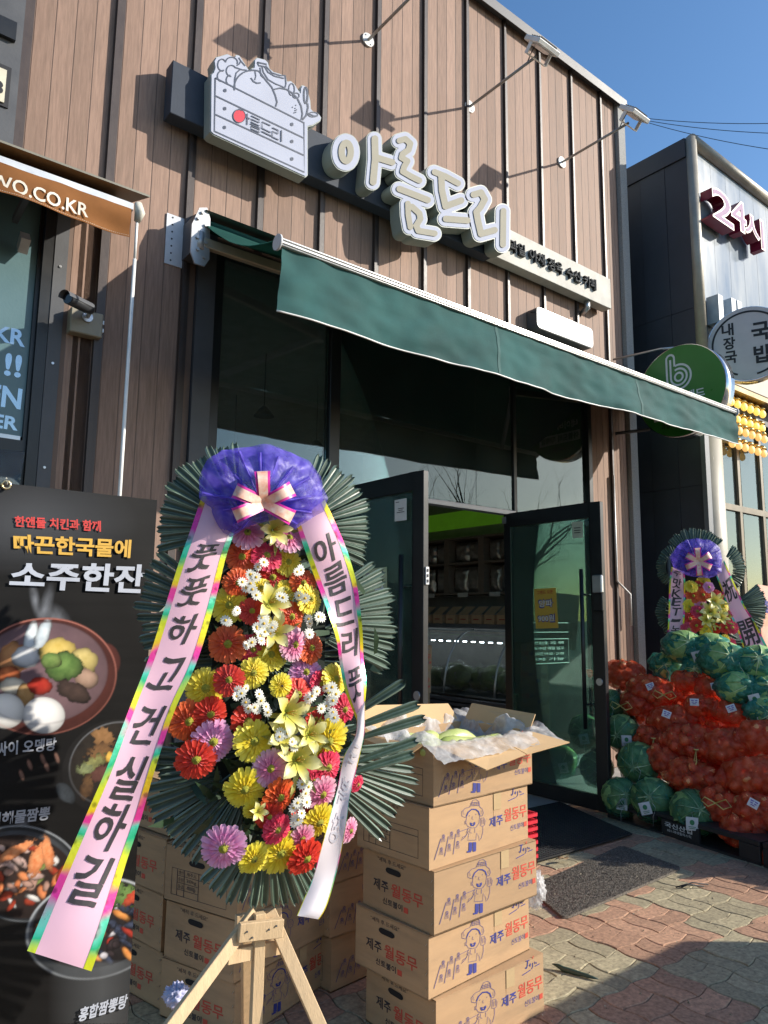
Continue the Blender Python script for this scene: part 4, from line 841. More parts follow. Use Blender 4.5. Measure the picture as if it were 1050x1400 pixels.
MB().tube([t0,t0+dv*.02,t0+dv*.21],[.024,.034,.034],16).build('camera_body', M('camera_black',(.04,.042,.046),rough=.35), cc); MB().tube([t0+dv*.205,t0+dv*.215],.030,16).build('lens_glass', M('lens',(.01,.01,.012),rough=.05,bump=0), cc)
hood = MB(); sd = dv.cross(Vector((0,0,1))).normalized(); upv = sd.cross(dv).normalized()
hood.grid(lambda u,v: t0+dv*(.02+.225*v)+(sd*math.cos(math.pi*u)+upv*math.sin(math.pi*u))*.038, 10, 4); hood.build('sun_hood', M('camera_grey',(.10,.105,.115),rough=.4), cc)
# drain pipe and conduit at the right
cd = MB(); cd.tube([(6.52,D-.06,2.95),(6.52,D-.06,1.85),(6.70,D-.09,1.72),(6.70,D-.09,1.4)],.012,8); tag(cd.build('conduit', galv),'thin grey conduit bending down the boards right of the glass front','conduit')
# ================================================================== STANDING BANNER (left)
YB = 2.45
bz1 = at(100,671,1,YB).z; bxl = at(-3,660,1,YB).x; bxr = at(215,682,1,YB).x; bz0 = .06
ban = tag(empty('standing_banner', ((bxl+bxr)/2, YB, 0)), 'dark printed standing banner with soup pictures at the left edge of the photo', 'banner')
NX_, NZ_ = 170, 560
def npx(P):                                       # layout coordinates of the print
    q = np.stack([P[...,0], np.full(P.shape[:-1], YB), P[...,1]], -1)-np.array(EYEV); z = q@np.array(_fw)
    return 525+F_PX*(q@np.array(_rt))/z, 700-F_PX*(q@np.array(_up))/z
gx_, gz_ = np.meshgrid(np.linspace(bxl,bxr,NX_+1), np.linspace(bz0,bz1,NZ_+1))
PX, PY = npx(np.stack([gx_,gz_],-1))
rs = np.random.RandomState(4)
_fn = {}
def fnoise(X, Y, sx, sy, seed=0, oct=4):
    k = (float(X[0,0]), sx, sy, seed%6, oct); seed = seed%6
    if k not in _fn: _fn[k] = _fnoise(X, Y, sx, sy, seed, oct)
    return _fn[k]
def _fnoise(X, Y, sx, sy, seed=0, oct=4):
    r_ = np.random.RandomState(seed); tot = np.zeros(X.shape); amp = 1
    for o in range(oct):
        g_ = r_.rand(64,64); u = X/sx*2**o % 63; v = Y/sy*2**o % 63; i = u.astype(int); j = v.astype(int); a = u-i; b = v-j; a = a*a*(3-2*a); b = b*b*(3-2*b)
        i1 = (i+1) % 64; j1 = (j+1) % 64
        tot += amp*((g_[j,i]*(1-a)+g_[j,i1]*a)*(1-b)+(g_[j1,i]*(1-a)+g_[j1,i1]*a)*b); amp *= .5
    return tot/(2-2**(1-oct))
def lin(c): c = np.array(c)/255.; return np.where(c > .04, ((c+.055)/1.055)**2.4, c/12.92)
X, Y = PX, PY
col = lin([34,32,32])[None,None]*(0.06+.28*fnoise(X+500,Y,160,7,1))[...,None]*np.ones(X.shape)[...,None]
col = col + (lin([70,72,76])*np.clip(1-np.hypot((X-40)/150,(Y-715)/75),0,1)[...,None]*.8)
def blend(mask, c): 
    global col
    c = np.asarray(c); col = col*(1-mask[...,None])+(c if c.ndim == 3 else c[None,None])*mask[...,None]
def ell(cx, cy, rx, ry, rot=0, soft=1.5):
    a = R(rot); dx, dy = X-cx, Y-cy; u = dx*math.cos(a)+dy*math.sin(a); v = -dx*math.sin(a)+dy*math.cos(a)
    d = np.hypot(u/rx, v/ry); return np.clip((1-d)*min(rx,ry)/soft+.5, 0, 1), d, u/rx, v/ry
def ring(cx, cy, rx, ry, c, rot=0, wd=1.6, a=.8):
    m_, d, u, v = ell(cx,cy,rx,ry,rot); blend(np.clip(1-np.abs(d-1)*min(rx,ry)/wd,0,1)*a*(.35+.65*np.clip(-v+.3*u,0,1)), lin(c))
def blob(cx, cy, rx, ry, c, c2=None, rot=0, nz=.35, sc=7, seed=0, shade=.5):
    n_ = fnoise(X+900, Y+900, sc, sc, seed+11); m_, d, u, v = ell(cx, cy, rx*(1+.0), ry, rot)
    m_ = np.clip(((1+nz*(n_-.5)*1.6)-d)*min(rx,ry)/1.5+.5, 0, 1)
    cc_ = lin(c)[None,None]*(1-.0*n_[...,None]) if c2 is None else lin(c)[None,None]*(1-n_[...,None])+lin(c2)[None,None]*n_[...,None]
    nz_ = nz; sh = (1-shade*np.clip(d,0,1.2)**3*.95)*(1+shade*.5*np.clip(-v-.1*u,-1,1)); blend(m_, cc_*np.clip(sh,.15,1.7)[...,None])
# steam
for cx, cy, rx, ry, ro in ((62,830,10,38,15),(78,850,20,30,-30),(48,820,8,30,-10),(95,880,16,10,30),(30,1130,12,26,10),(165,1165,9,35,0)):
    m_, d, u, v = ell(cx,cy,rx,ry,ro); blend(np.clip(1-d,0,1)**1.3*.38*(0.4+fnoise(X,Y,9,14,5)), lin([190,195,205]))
# dish 1: clay pot of skewered fish cake and eggs
blob(150,900,14,22,(92,44,38),(60,26,22),-20,.1,9,1); blob(60,925,100,80,(104,52,44),(70,30,26),-6,.0,20,2,.5); blob(58,920,90,70,(128,100,104),(92,72,78),-6,.0,26,3,.35)
for a in ((20,900,24,22,(150,90,60),(190,140,90),0),(42,875,9,26,(200,210,215),(235,240,240),12),(57,872,9,28,(175,190,200),(230,235,235),20),(36,898,20,15,(190,190,190),(225,225,225),0),(80,892,26,20,(190,160,70),(225,200,120),-8),
          (114,904,20,18,(180,160,90),(215,195,130),0),(118,928,16,14,(150,120,100),(180,150,130),0),(12,925,16,14,(200,120,70),(160,70,40),0),(18,938,18,12,(170,150,120),(220,215,200),0),(35,950,12,16,(150,110,60),(190,150,100),10),
          (88,912,24,20,(60,92,40),(120,150,80),-10),(70,903,14,12,(70,105,45),(140,160,90),0),(54,938,17,12,(150,30,22),(190,60,40),0),(98,945,26,13,(48,36,32),(80,62,55),22)): blob(*a[:4],a[4],a[5],a[6],.35,9,int(a[0]),.75)
blob(8,972,26,24,(226,222,214),(240,235,228),0,0,30,6,.55); blob(60,978,29,25,(222,220,216),(238,235,232),5,0,30,7,.55)
ring(60,925,99,79,(190,120,105),-6); ring(58,920,90,70,(60,30,26),-6,2.5)
# dish 2: black pan
blob(155,1048,72,62,(30,28,28),(18,17,17),-30,0,20,8,.3); blob(157,1044,64,54,(46,40,34),(28,24,22),-30,0,12,9,.3); blob(90,1085,10,16,(70,76,82),(40,44,48),-40,.2,8,10)
for a in ((142,1008,16,12,(120,85,50),(160,120,80),0),(138,1030,20,12,(130,95,60),(90,65,45),-30),(128,1045,20,9,(150,150,90),(90,90,60),-35),(118,1052,12,8,(150,160,110),(80,80,60),0),(140,1058,18,10,(105,70,60),(80,50,45),-20),(120,1075,8,18,(110,80,50),(60,45,35),15),(150,1035,5,7,(230,190,90),(200,150,60),0)): blob(*a[:4],a[4],a[5],a[6],.9,5,int(a[0]),.4)
ring(157,1044,64,54,(110,112,115),-30)
# dish 3: seafood noodle
blob(30,1195,84,66,(44,47,50),(28,30,32),8,0,30,11,.3); blob(30,1196,78,60,(80,84,90),(40,42,45),8,0,30,12,.3); blob(29,1199,76,57,(50,36,32),(34,26,24),8,0,10,13,.3)
for k in range(70):
    a = rs.rand()*6.28; r_ = rs.rand()**.5; cx, cy = 28+66*r_*math.cos(a), 1200+48*r_*math.sin(a)
    c1, c2 = [((190,95,50),(225,150,100)),((165,130,120),(205,180,170)),((150,110,95),(185,150,135)),((90,100,50),(130,140,80)),((190,185,180),(225,220,215)),((130,40,25),(170,70,45))][rs.choice(6, p=[.3,.2,.2,.1,.1,.1])]
    blob(cx,cy,6+8*rs.rand(),3+4*rs.rand(),c1,c2,rs.rand()*180,.5,6,20+k,.9)
for a in ((52,1175,10,26,20),(66,1168,8,22,-10),(20,1165,7,30,60)): blob(a[0],a[1],a[2],a[3],(205,110,60),(235,165,115),a[4],.5,4,77)
ring(30,1195,83,65,(150,155,160),8,1.8,.9)
# dish 4: mussel soup
blob(130,1270,95,68,(84,88,92),(50,53,56),-14,0,30,14,.4); blob(133,1262,90,60,(46,40,40),(24,22,24),-14,0,10,15,.3)
for k in range(85):
    a = rs.rand()*6.28; r_ = rs.rand()**.5; cx, cy = 135+80*r_*math.cos(a), 1268+50*r_*math.sin(a)*(1-.0)
    c1, c2 = [((25,27,38),(70,78,100)),((30,24,26),(60,50,52)),((190,110,50),(225,160,90)),((130,35,28),(170,60,45)),((170,165,170),(215,210,215)),((60,90,45),(110,135,70))][rs.choice(6, p=[.36,.22,.13,.13,.1,.06])]
    blob(cx,cy,6+9*rs.rand(),3+4*rs.rand(),c1,c2,-60+rs.rand()*120,.35,6,90+k,1.0)
for a in ((170,1225,22,14),(155,1215,14,12)): blob(a[0],a[1],a[2],a[3],(66,98,50),(120,145,80),0,1.0,4,33)
for a in ((190,1222,24,8,-35),(200,1240,16,8,-60)): blob(a[0],a[1],a[2],a[3],(150,36,28),(200,90,60),a[4],.6,4,34)
ring(130,1270,94,67,(190,195,200),-14,2.2,.9)
blend(np.clip((Y-1312)/6,0,1)*np.clip(1-np.abs((X-140)/75),0,1)*.5*(Y<1400), lin([92,94,96]))
for (x, y) in ((92,1062),(103,1048),(126,1050),(140,1038),(121,1040)): blob(x-62,y-2,3,8,(150,110,95),(90,70,60),-20,.3,5,3)
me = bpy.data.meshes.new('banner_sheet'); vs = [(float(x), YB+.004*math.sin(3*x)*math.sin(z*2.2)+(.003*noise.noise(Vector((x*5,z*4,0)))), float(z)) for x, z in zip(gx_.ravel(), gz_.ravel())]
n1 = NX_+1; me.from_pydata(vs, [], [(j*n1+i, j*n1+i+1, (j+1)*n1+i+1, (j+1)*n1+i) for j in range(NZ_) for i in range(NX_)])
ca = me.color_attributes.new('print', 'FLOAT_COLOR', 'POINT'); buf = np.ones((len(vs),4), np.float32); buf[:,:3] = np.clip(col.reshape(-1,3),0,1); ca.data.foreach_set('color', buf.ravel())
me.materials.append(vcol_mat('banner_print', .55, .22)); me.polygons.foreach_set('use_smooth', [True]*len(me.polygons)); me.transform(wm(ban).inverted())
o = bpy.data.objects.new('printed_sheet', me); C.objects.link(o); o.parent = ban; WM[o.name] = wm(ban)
def bq(tl_,tr_,bl_,br_): 
    P = [at(*p,1,YB-.008) for p in (tl_,tr_,bl_,br_)]; return lambda u,v: P[2]*(1-u)*(1-v)+P[3]*u*(1-v)+P[0]*(1-u)*v+P[1]*u*v
pr = dict(r=M('print_red',(.55,.035,.03),rough=.5,bump=0), y=M('print_gold',(.62,.36,.05),rough=.5,bump=0), w=M('print_silver',(.42,.45,.52),rough=.5,bump=0), g=M('print_grey',(.36,.37,.40),rough=.5,bump=0))
for t_, k, b_, c_ in (('한앤둘 치킨과 함께','r',.025,((20,705),(138,712),(20,720),(138,727))), ('따끈한국물에','y',.03,((18,730),(180,738),(19,756),(178,763))), ('소주한잔','w',.03,((16,767),(200,772),(12,804),(196,812))),
                    ('앙싸이 오뎅탕','g',.03,((-22,1016),(78,1008),(-22,1036),(76,1026))), ('섭해물짬뽕','g',.03,((-14,1112),(70,1102),(-16,1130),(67,1121))), ('홍합짬뽕탕','w',.03,((110,1378),(176,1358),(106,1398),(172,1378)))):
    text_fn(t_, bq(*c_), pr[k], ban, b_)
brass = M('brass',(.6,.5,.3),rough=.3,metal=.9,bump=0)
gp = at(8,663,1,YB-.012); MB().tube([gp+Vector((.012*math.cos(a*.5236),-.004,.012*math.sin(a*.5236))) for a in range(13)],.004,6,False).build('grommet', brass, ban)
MB().tube([gp+Vector((0,0,0)),gp+Vector((-.0,-.012,.006)),gp+Vector((0,0,.02)),gp+Vector((.02,.16,.03))],.0035,6).build('hook', M('cream_plastic',(.5,.49,.42)), ban)
MB().tube([(bxl+.03,YB+.1,0),((bxl+bxr)/2,YB+.05,bz1*.55),(bxr-.03,YB+.02,bz1-.02)],.007,6).tube([(bxr-.03,YB+.1,0),((bxl+bxr)/2,YB+.05,bz1*.55),(bxl+.03,YB+.02,bz1-.02)],.007,6).build('stand', greym, ban)

# ================================================================== RADISH BOXES
card = M('corrugated_cardboard', (.43,.272,.145), rough=.82, var=.07, scale=5, bump=.25, bscale=180, stretch=(1,1,6), rand=.10, dirt=.32); carde = M('card_edge', (.36,.22,.11), rough=.9)
navyi = M('box_blue_ink', (.035,.04,.21), rough=.7, bump=0); redi = M('box_red_ink', (.52,.07,.04), rough=.7, bump=0); darki = M('box_black_ink', (.035,.025,.03), rough=.7, bump=0)
BW, BD, BH = .560, .365, .199
def ff_(x, y, z=0):                                # crop tracing of a long side (see photo) -> box side
    # inverse bilinear of the traced quad by two Newton steps
    q = [(45,185),(910,8),(75,745),(942,385)]; u = (x-45)/870.; v = .5
    for _ in range(6):
        px = q[0][0]*(1-u)*(1-v)+q[1][0]*u*(1-v)+q[2][0]*(1-u)*v+q[3][0]*u*v; py = q[0][1]*(1-u)*(1-v)+q[1][1]*u*(1-v)+q[2][1]*(1-u)*v+q[3][1]*u*v
        a = (q[1][0]-q[0][0])*(1-v)+(q[3][0]-q[2][0])*v; b = (q[2][0]-q[0][0])*(1-u)+(q[3][0]-q[1][0])*u; c = (q[1][1]-q[0][1])*(1-v)+(q[3][1]-q[2][1])*v; d = (q[2][1]-q[0][1])*(1-u)+(q[3][1]-q[1][1])*u
        det = a*d-b*c; ex, ey = x-px, y-py; u += (ex*d-b*ey)/det; v += (a*ey-c*ex)/det
    return Vector((u*BW, -.0012-z, (1-v)*BH))
def uvf(u, v, z=0): return Vector((u*BW, -.0012-z, v*BH))
t1 = 3.0; S = []
S += [([(375,188),(385,160),(400,130),(430,125),(450,140),(460,165),(462,185)],t1), ([(375,188),(340,195),(308,225),(312,262),(345,275),(352,262)],t1), ([(462,185),(490,205),(500,235),(490,260),(468,262)],t1),
      ([(352,262),(365,230),(395,205),(430,208),(455,225),(468,255)],10), ([(355,265),(350,320),(370,350),(405,362),(440,355),(465,320),(470,255)],t1), ([(352,300),(340,305),(342,330),(356,328)],t1), ([(404,265),(400,285),(412,290)],t1),
      ([(385,318),(405,325),(430,312)],5), ([(390,322),(400,340),(418,340),(428,318)],14), ([(374,262),(380,258)],5),([(430,250),(436,247)],5),
      ([(375,362),(360,400),(380,410),(376,465),(445,460),(448,400),(470,430),(475,465),(492,440),(503,390),(500,345)],t1), ([(390,365),(388,400),(405,405)],t1), ([(430,362),(432,400)],t1),
      ([(480,280),(478,340),(495,345),(515,335),(520,300),(505,275),(480,280)],t1), ([(490,290),(492,330)],t1), ([(505,285),(507,325)],t1), ([(380,365),(300,395)],t1),([(378,385),(350,440),(318,470),(330,440),(362,425)],t1),
      ([(399,482),(401,552)],30), ([(434,478),(437,546)],28), ([(408,556),(372,564)],14), ([(448,545),(424,552)],14)]
for x0, y0, x1, y1 in ((150,455,108,645),(210,435,188,612),(268,415,258,590)): S.append(([(x0,y0),(x1,y1)],4))
for cx, cy in ((170,435),(235,410),(290,390),(160,548),(222,515),(290,490)): S += [(arc(cx,cy,9,14),3.4), ([(cx-9,cy+14),(cx-14,cy+50),(cx+14,cy+44),(cx+9,cy+14)],3), ([(cx,cy-14),(cx,cy+40)],3)]
for k in range(4): S.append(([(395+k*18,145),(393+k*20,180)],2.5))
for k in range(3): S.append(([(385,150+12*k),(460,145+13*k)],2.5))
S += [([(318,215),(330,250)],2.6),([(480,215),(484,245)],2.6)]
farmer = MB(); strokes_mb(farmer, S, ff_); 
Sb = [([(725,135),(800,105)],6),([(838,85),(880,72)],6),([(752,40),(785,36)],7),([(770,40),(768,75),(762,90),(750,85)],9),([(788,75),(800,68),(795,60),(786,75),(800,80)],6),([(815,58),(818,85),(808,100)],6),([(832,52),(836,68),(848,58),(852,68)],6)]
jeju = MB(); strokes_mb(jeju, Sb, ff_); jd = MB(); strokes_mb(jd, [([(812,30),(820,12)],8)], ff_)
def tmb(mb, body, u0, v0, u1, v1, bold, fn):
    vs, fs, _ = text_mesh(body, bold); mb.add([fn(u0+(u1-u0)*v.x, v0+(v1-v0)*v.y) for v in vs], fs); return mb
blue_t = MB(); tmb(blue_t, '제주', .575, .40, .72, .585, .015, uvf); slo_t = MB(); tmb(slo_t, '신토불이', .80, .235, .945, .335, .008, uvf)
red_t = MB(); tmb(red_t, '월동무', .735, .42, .985, .655, .018, uvf); red_t.add([uvf(.952,.235),uvf(.985,.24),uvf(.985,.33),uvf(.952,.325)], [(0,1,2,3)])
side_prints = [('farmer_drawing', farmer.mesh('p', navyi)), ('script_logo', jeju.mesh('p', navyi)), ('name_print', blue_t.mesh('p', navyi)), ('slogan_print', slo_t.mesh('p', navyi)), ('logo_accent', jd.mesh('p', redi)), ('red_name_print', red_t.mesh('p', redi))]
# short end prints (end faces -x; u runs from the far edge to the near edge)
def uve(u, v, z=0): return Vector((-.0012-z, BD*(1-u), v*BH))
e1 = MB(); tmb(e1, '"세척 후 드세요"', .22, .85, .62, .93, .005, uve)
e1r = MB(); tmb(e1r, '월동무', .42, .34, .86, .56, .018, uve); e1k = MB(); tmb(e1k, '제주', .16, .36, .38, .55, .015, uve); tmb(e1k, '신토불이', .30, .16, .58, .27, .01, uve); e1k.add(e1.v, e1.f)
e1r.add([uve(.6,.16),uve(.66,.16),uve(.66,.25),uve(.6,.25)], [(0,1,2,3)])
e2 = MB(); e2.add(e1.v, e1.f); St = []
for p in ([(.1,.14),(.86,.14),(.86,.60),(.1,.60),(.1,.14)],[(.48,.14),(.48,.60)],[(.18,.14),(.18,.60)],[(.28,.14),(.28,.60)],[(.18,.49),(.86,.49)],[(.18,.37),(.48,.37)],[(.18,.25),(.48,.25)]): St.append((p,.008))
strokes_mb(e2, St, uve)
for k in range(3): tmb(e2, ('등급','중량','생산')[k], .195, .27+.12*k, .27, .34+.12*k, 0, uve); tmb(e2, ('특','20kg','제주도')[k], .31, .27+.12*k, .45, .34+.12*k, 0, uve)
me_e1r, me_e1k, me_e2 = e1r.mesh('p', redi), e1k.mesh('p', darki), e2.mesh('p', darki)
hm = MB(); P = rrect(.34,.70,.56,.80,.05); hm.add([uve(x,y,.0006) for x,y in P], [tuple(range(len(P)))]); me_hole = hm.mesh('p', M('box_hole',(.012,.01,.01),rough=.9))
def bodym(seed, open_=False):
    r_ = random.Random(seed); j = lambda a=.004: r_.uniform(-a,a); b = MB(); nx, ny = 8, 6
    # the walls bulge a little, edges stay put
    def wallg(P00, U, V, N, amp):
        b.grid(lambda u,v: P00+U*u+V*v+N*amp*math.sin(math.pi*u)*math.sin(math.pi*v), nx, ny, False)
    x, y, z = Vector((BW,0,0)), Vector((0,BD,0)), Vector((0,0,BH)); o_ = Vector((0,0,0))
    a = r_.uniform(-.004,.001)
    wallg(o_, x, z, Vector((0,-1,0)), 0); wallg(o_+y, -y, z, Vector((-1,0,0)), 0); wallg(o_+x, y, z, Vector((1,0,0)), a); wallg(o_+x+y, -x, z, Vector((0,1,0)), a)
    if not open_:
        h = BD/2-.0015
        b.box((0,0,BH-.003),(BW,h,BH+.002)); b.box((0,BD-h,BH-.003),(BW,BD,BH+.002))
    b.box((0,0,0),(BW,BD,.004)); 
    if open_:
        wallg(o_+Vector((.004,.004,0))+x*.0, y*.98, z, Vector((1,0,0)), 0); wallg(o_+Vector((0,.004,0))+x, -x, z, Vector((0,1,0)), 0); wallg(o_+y-Vector((0,.004,0)), x, z, Vector((0,-1,0)), 0)
    return b.mesh('body', card)
bmA = bodym(1); bmO = bodym(3, True)
stm = MB()
for k in range(4): stm.tube([(-.002,.012+.0*k,.03+.045*k),(-.004,.004,.04+.045*k)],.0009,4,False)
me_st = stm.mesh('p', alu)
tpm = MB(); tpm.box((.0,BD/2-.03,BH+.002),(BW,BD/2+.03,BH+.0026)); tpm.box((BW*.62,-.0009,BH*.45),(BW*.62+.001,-.0005,BH)); me_tape = tpm.mesh('p', carde)
def radish_box(x, y, z, rz, label, group, end=1, body=bmA, front=True, lean=0):
    e_ = tag(empty('radish_box', (x,y,z), rz), label, 'cardboard box', group); T = Matrix.Translation((x,y,z))@Matrix.Rotation(rz,4,'Z')
    e_.rotation_euler = (lean,0,rz); T = Matrix.Translation((x,y,z))@e_.rotation_euler.to_matrix().to_4x4(); WM[e_.name] = T
    inst('body', body, e_, T)
    if body is bmA: inst('tape_and_fold', me_tape, e_, T)
    if front:
        for nm_, pm_ in side_prints: inst(nm_, pm_, e_, T)
    if end == 1: inst('end_print', me_e1k, e_, T); inst('red_print', me_e1r, e_, T); inst('staples', me_st, e_, T)
    elif end == 2: inst('end_print', me_e2, e_, T)
    inst('handle_hole', me_hole, e_, T)
    if body is bmA:
        q_ = random.Random(int(x*977+y*331+z*71)); k1, k2 = q_.uniform(.004,.022), q_.uniform(.002,.016); m = MB(); zz = BH+.003
        m.add([T@Vector(v) for v in ((.004,-.001,zz),(BW-.004,-.001,zz),(BW-.006,.11,zz+k2),(.006,.11,zz+k1))]+[T@Vector(v) for v in ((.004,-.001,zz-.0025),(BW-.004,-.001,zz-.0025),(BW-.006,.11,zz+k2-.003),(.006,.11,zz+k1-.003))], [(0,1,2,3),(7,6,5,4),(0,4,5,1),(1,5,6,2),(2,6,7,3),(3,7,4,0)]) if z > .72 else m.add([T@Vector((BW*.62,-.0025,BH)), T@Vector((BW*.62,-.0025,BH-.06)), T@Vector((BW*.62+.045,-.0025,BH-.062)), T@Vector((BW*.62+.045,-.0025,BH))], [(0,1,2,3)])
        m.build('lid_edge' if z > .72 else 'tape_end', card if z > .72 else M('clear_tape',(.50,.36,.20),rough=.15,spec=.7,bump=.1,bscale=30), e_)
    return e_, T
g_st = 'radish boxes in the sunlit stack'
LBS = ['bottom box of the sunlit stack of radish boxes, standing on the pavers','second box from the bottom of the sunlit radish box stack','middle box of the sunlit radish box stack, stapled end toward the wreath','fourth box up in the sunlit radish box stack, just under the open one']
bx0, by0 = 1.755, 1.925
for k in range(4):
    dx, dy, ro = ((.008,.0,1.5),(-.014,.012,5.0),(-.006,-.006,3.4),(-.018,.006,5.0))[k]
    radish_box(bx0+dx, by0+dy, .004+k*(BH+.0035), R(ro), LBS[k], g_st, (1,1,1,2)[k])
ob, OT = radish_box(bx0-.004, by0, .004+4*(BH+.0035), R(4.2), 'open radish box with plastic liner on top of the sunlit stack', g_st, 2, bmO)
ztop = BH
fl_m = M('cardboard_inside', (.52,.34,.17), rough=.85, var=.05, bump=.15, bscale=150)
# near long flap folded outward and down, split by a crease; side flaps
fp = MB(); 
def flapq(P, th=.004):
    n_ = (P[1]-P[0]).cross(P[2]-P[0]).normalized()*th; fp.add([*P]+[p+n_ for p in P], [(3,2,1,0),(4,5,6,7),(0,1,5,4),(1,2,6,5),(2,3,7,6),(3,0,4,7)])
L3 = lambda x,y,z: OT@Vector((x,y,z))
flapq([L3(.02,-.001,ztop), L3(BW*.60,-.001,ztop), L3(BW*.62,-.13,ztop-.045), L3(.10,-.15,ztop-.065)])
flapq([L3(BW*.605,-.001,ztop), L3(BW+.0,-.001,ztop), L3(BW+.06,-.135,ztop-.03), L3(BW*.63,-.13,ztop-.045)])
fp.build('flap', fl_m, ob)
fp = MB(); flapq([L3(BW,.01,ztop), L3(BW,BD-.01,ztop), L3(BW+.045,BD-.02,ztop+.075), L3(BW+.055,.02,ztop+.06)]); fp.build('flap', fl_m, ob)
fp = MB(); flapq([L3(BW-.01,BD,ztop), L3(.01,BD,ztop), L3(.0,BD+.05,ztop+.10), L3(BW-.02,BD+.06,ztop+.07)]); fp.build('flap', fl_m, ob)
fp = MB(); flapq([L3(0,BD-.03,ztop), L3(0,.05,ztop), L3(-.07,.06,ztop-.03), L3(-.08,BD-.02,ztop+.01)]); fp.build('flap', fl_m, ob)
# plastic liner, draped over the near flap
lin_m = net('clear_liner', (.85,.85,.83), .42, .12, .35, 14, .4)
def liner(u, v):
    x = -.05+(BW+.13)*u; y = -.10+(BD+.16)*v; e = max(abs(u-.5), abs(v-.5))*2
    if v < .2: z = ztop+.012-.045*(1-v/.2)**1.2
    elif e < .75: z = ztop-.03-.02*(1-e)
    else: z = ztop+.02+.04*(v > .6)*(e-.7)
    p = Vector((x*8,y*8,3)); q = 1 if v > .2 else .35
    z += q*(.045*noise.noise(p)+.02*noise.noise(p*2.7)+.009*noise.noise(p*6.1))+.006*noise.noise(p*5)
    return L3(x+.012*noise.noise(p*1.7+Vector((9,0,0))), y+.012*noise.noise(p*1.9), z)
m = MB(); m.grid(liner, 70, 60); tag(m.build('plastic_liner', lin_m), 'crinkled clear plastic liner draped over the open radish box', 'plastic liner')
rad = M('radish_green', (.33,.42,.08), rough=.4, col2=(.62,.62,.30), scale=5, bump=.15)
for k, (x, y, a, l, dz) in enumerate(((.09,.09,24,.26,0),(.22,.06,-9,.30,.004),(.36,.10,6,.30,-.022),(.14,.21,14,.26,-.006),(.30,.22,-7,.28,-.012),(.44,.20,9,.22,-.05),(.20,.31,4,.26,-.022),(.40,.31,-6,.24,-.05))):
    c_ = Vector((x,y,ztop-.028+dz)); dv_ = Vector((math.cos(R(a)), math.sin(R(a)), 0)); pts = [L3(*(c_+dv_*l*(t/8-.4)+Vector((0,0,.012*math.sin(t*.8+k))))) for t in range(9)]
    e_ = tag(MB().tube(pts, [.010,.024,.031,.033,.034,.033,.031,.022,.008], 12).build('radish', rad), 'pale green winter radish lying in the open box, %s' % ('front left','front middle','front right','left middle','centre','right middle','rear left','rear right')[k], 'radish', 'radishes in the open box')
# shaded stacks behind the wreath
def stack(x, y, rz, n, ends, labs, grp, fr=True):
    for k in range(n): radish_box(x+.01*math.sin(k*2.3+x), y+.008*math.cos(k*1.7), .004+k*(BH+.0035), rz+R(1.6*math.sin(k*3+x)), labs % ('bottom','second','third','fourth','fifth','sixth')[k], grp, ends[k%len(ends)], front=fr)
gs = 'shaded radish boxes behind the wreath'
def rot_stack(px, y, rz, n, ends, labs):
    P = at(px, 1300, 1, y); stack(P.x, y, rz, n, ends, labs, gs)
rot_stack(322, 2.42, R(18), 4, (1,1,2), '%s radish box up in the shaded stack straight behind the tripod')
rot_stack(452, 2.52, R(5), 4, (2,1,1), '%s radish box up in the shaded stack between tripod and sunlit boxes')
P = at(228, 1300, 1, 2.75); stack(P.x, 2.80, R(12), 4, (1,), '%s radish box up in the dark stack beside the banner edge', gs)
P = at(500, 870, 1, D+.55); stack(P.x+.0, D+.45, R(-12), 6, (1,), '%s radish box up in the stack just inside the shop door', 'radish boxes inside the shop')
# ================================================================== WREATHS
def radial(name, cols, rough=.5):
    m = M(name, cols[0], rough=rough, bump=0, trans=.25); t = m.node_tree; L = t.links
    tc = _n(t,'ShaderNodeTexCoord'); ln = _n(t,'ShaderNodeVectorMath', operation='LENGTH'); L.new(tc.outputs['Object'], ln.inputs[0])
    cr = _n(t,'ShaderNodeValToRGB'); e = cr.color_ramp.elements
    e[0].position = .12; e[0].color = (*cols[1],1); e[1].position = .98; e[1].color = (*cols[2],1); k = cr.color_ramp.elements.new(.55); k.color = (*cols[0],1)
    L.new(ln.outputs['Value'], cr.inputs[0]); L.new(cr.outputs[0], t.nodes['Principled BSDF'].inputs['Base Color'])
    for nd in t.nodes:
        if nd.type == 'BSDF_TRANSLUCENT': L.new(cr.outputs[0], nd.inputs[0])
    return m
GC = {'pink':radial('pink_petals',((.80,.27,.45),(.70,.10,.25),(.85,.55,.66))), 'mauve':radial('mauve_petals',((.74,.25,.52),(.75,.45,.6),(.80,.45,.68))),
      'red':radial('red_petals',((.68,.035,.02),(.45,.02,.02),(.72,.06,.03))), 'orange':radial('orange_petals',((.74,.10,.02),(.6,.03,.02),(.80,.17,.04))),
      'crimson':radial('crimson_petals',((.70,.03,.09),(.75,.18,.22),(.74,.06,.14))), 'yellow':radial('yellow_petals',((.84,.68,.03),(.78,.50,.02),(.87,.77,.10)))}
cen_m = M('flower_centre',(.24,.27,.02),rough=.8,col2=(.55,.50,.05),scale=30,bump=1,bscale=50); cen_d = M('dark_flower_centre',(.03,.02,.01),rough=.8)
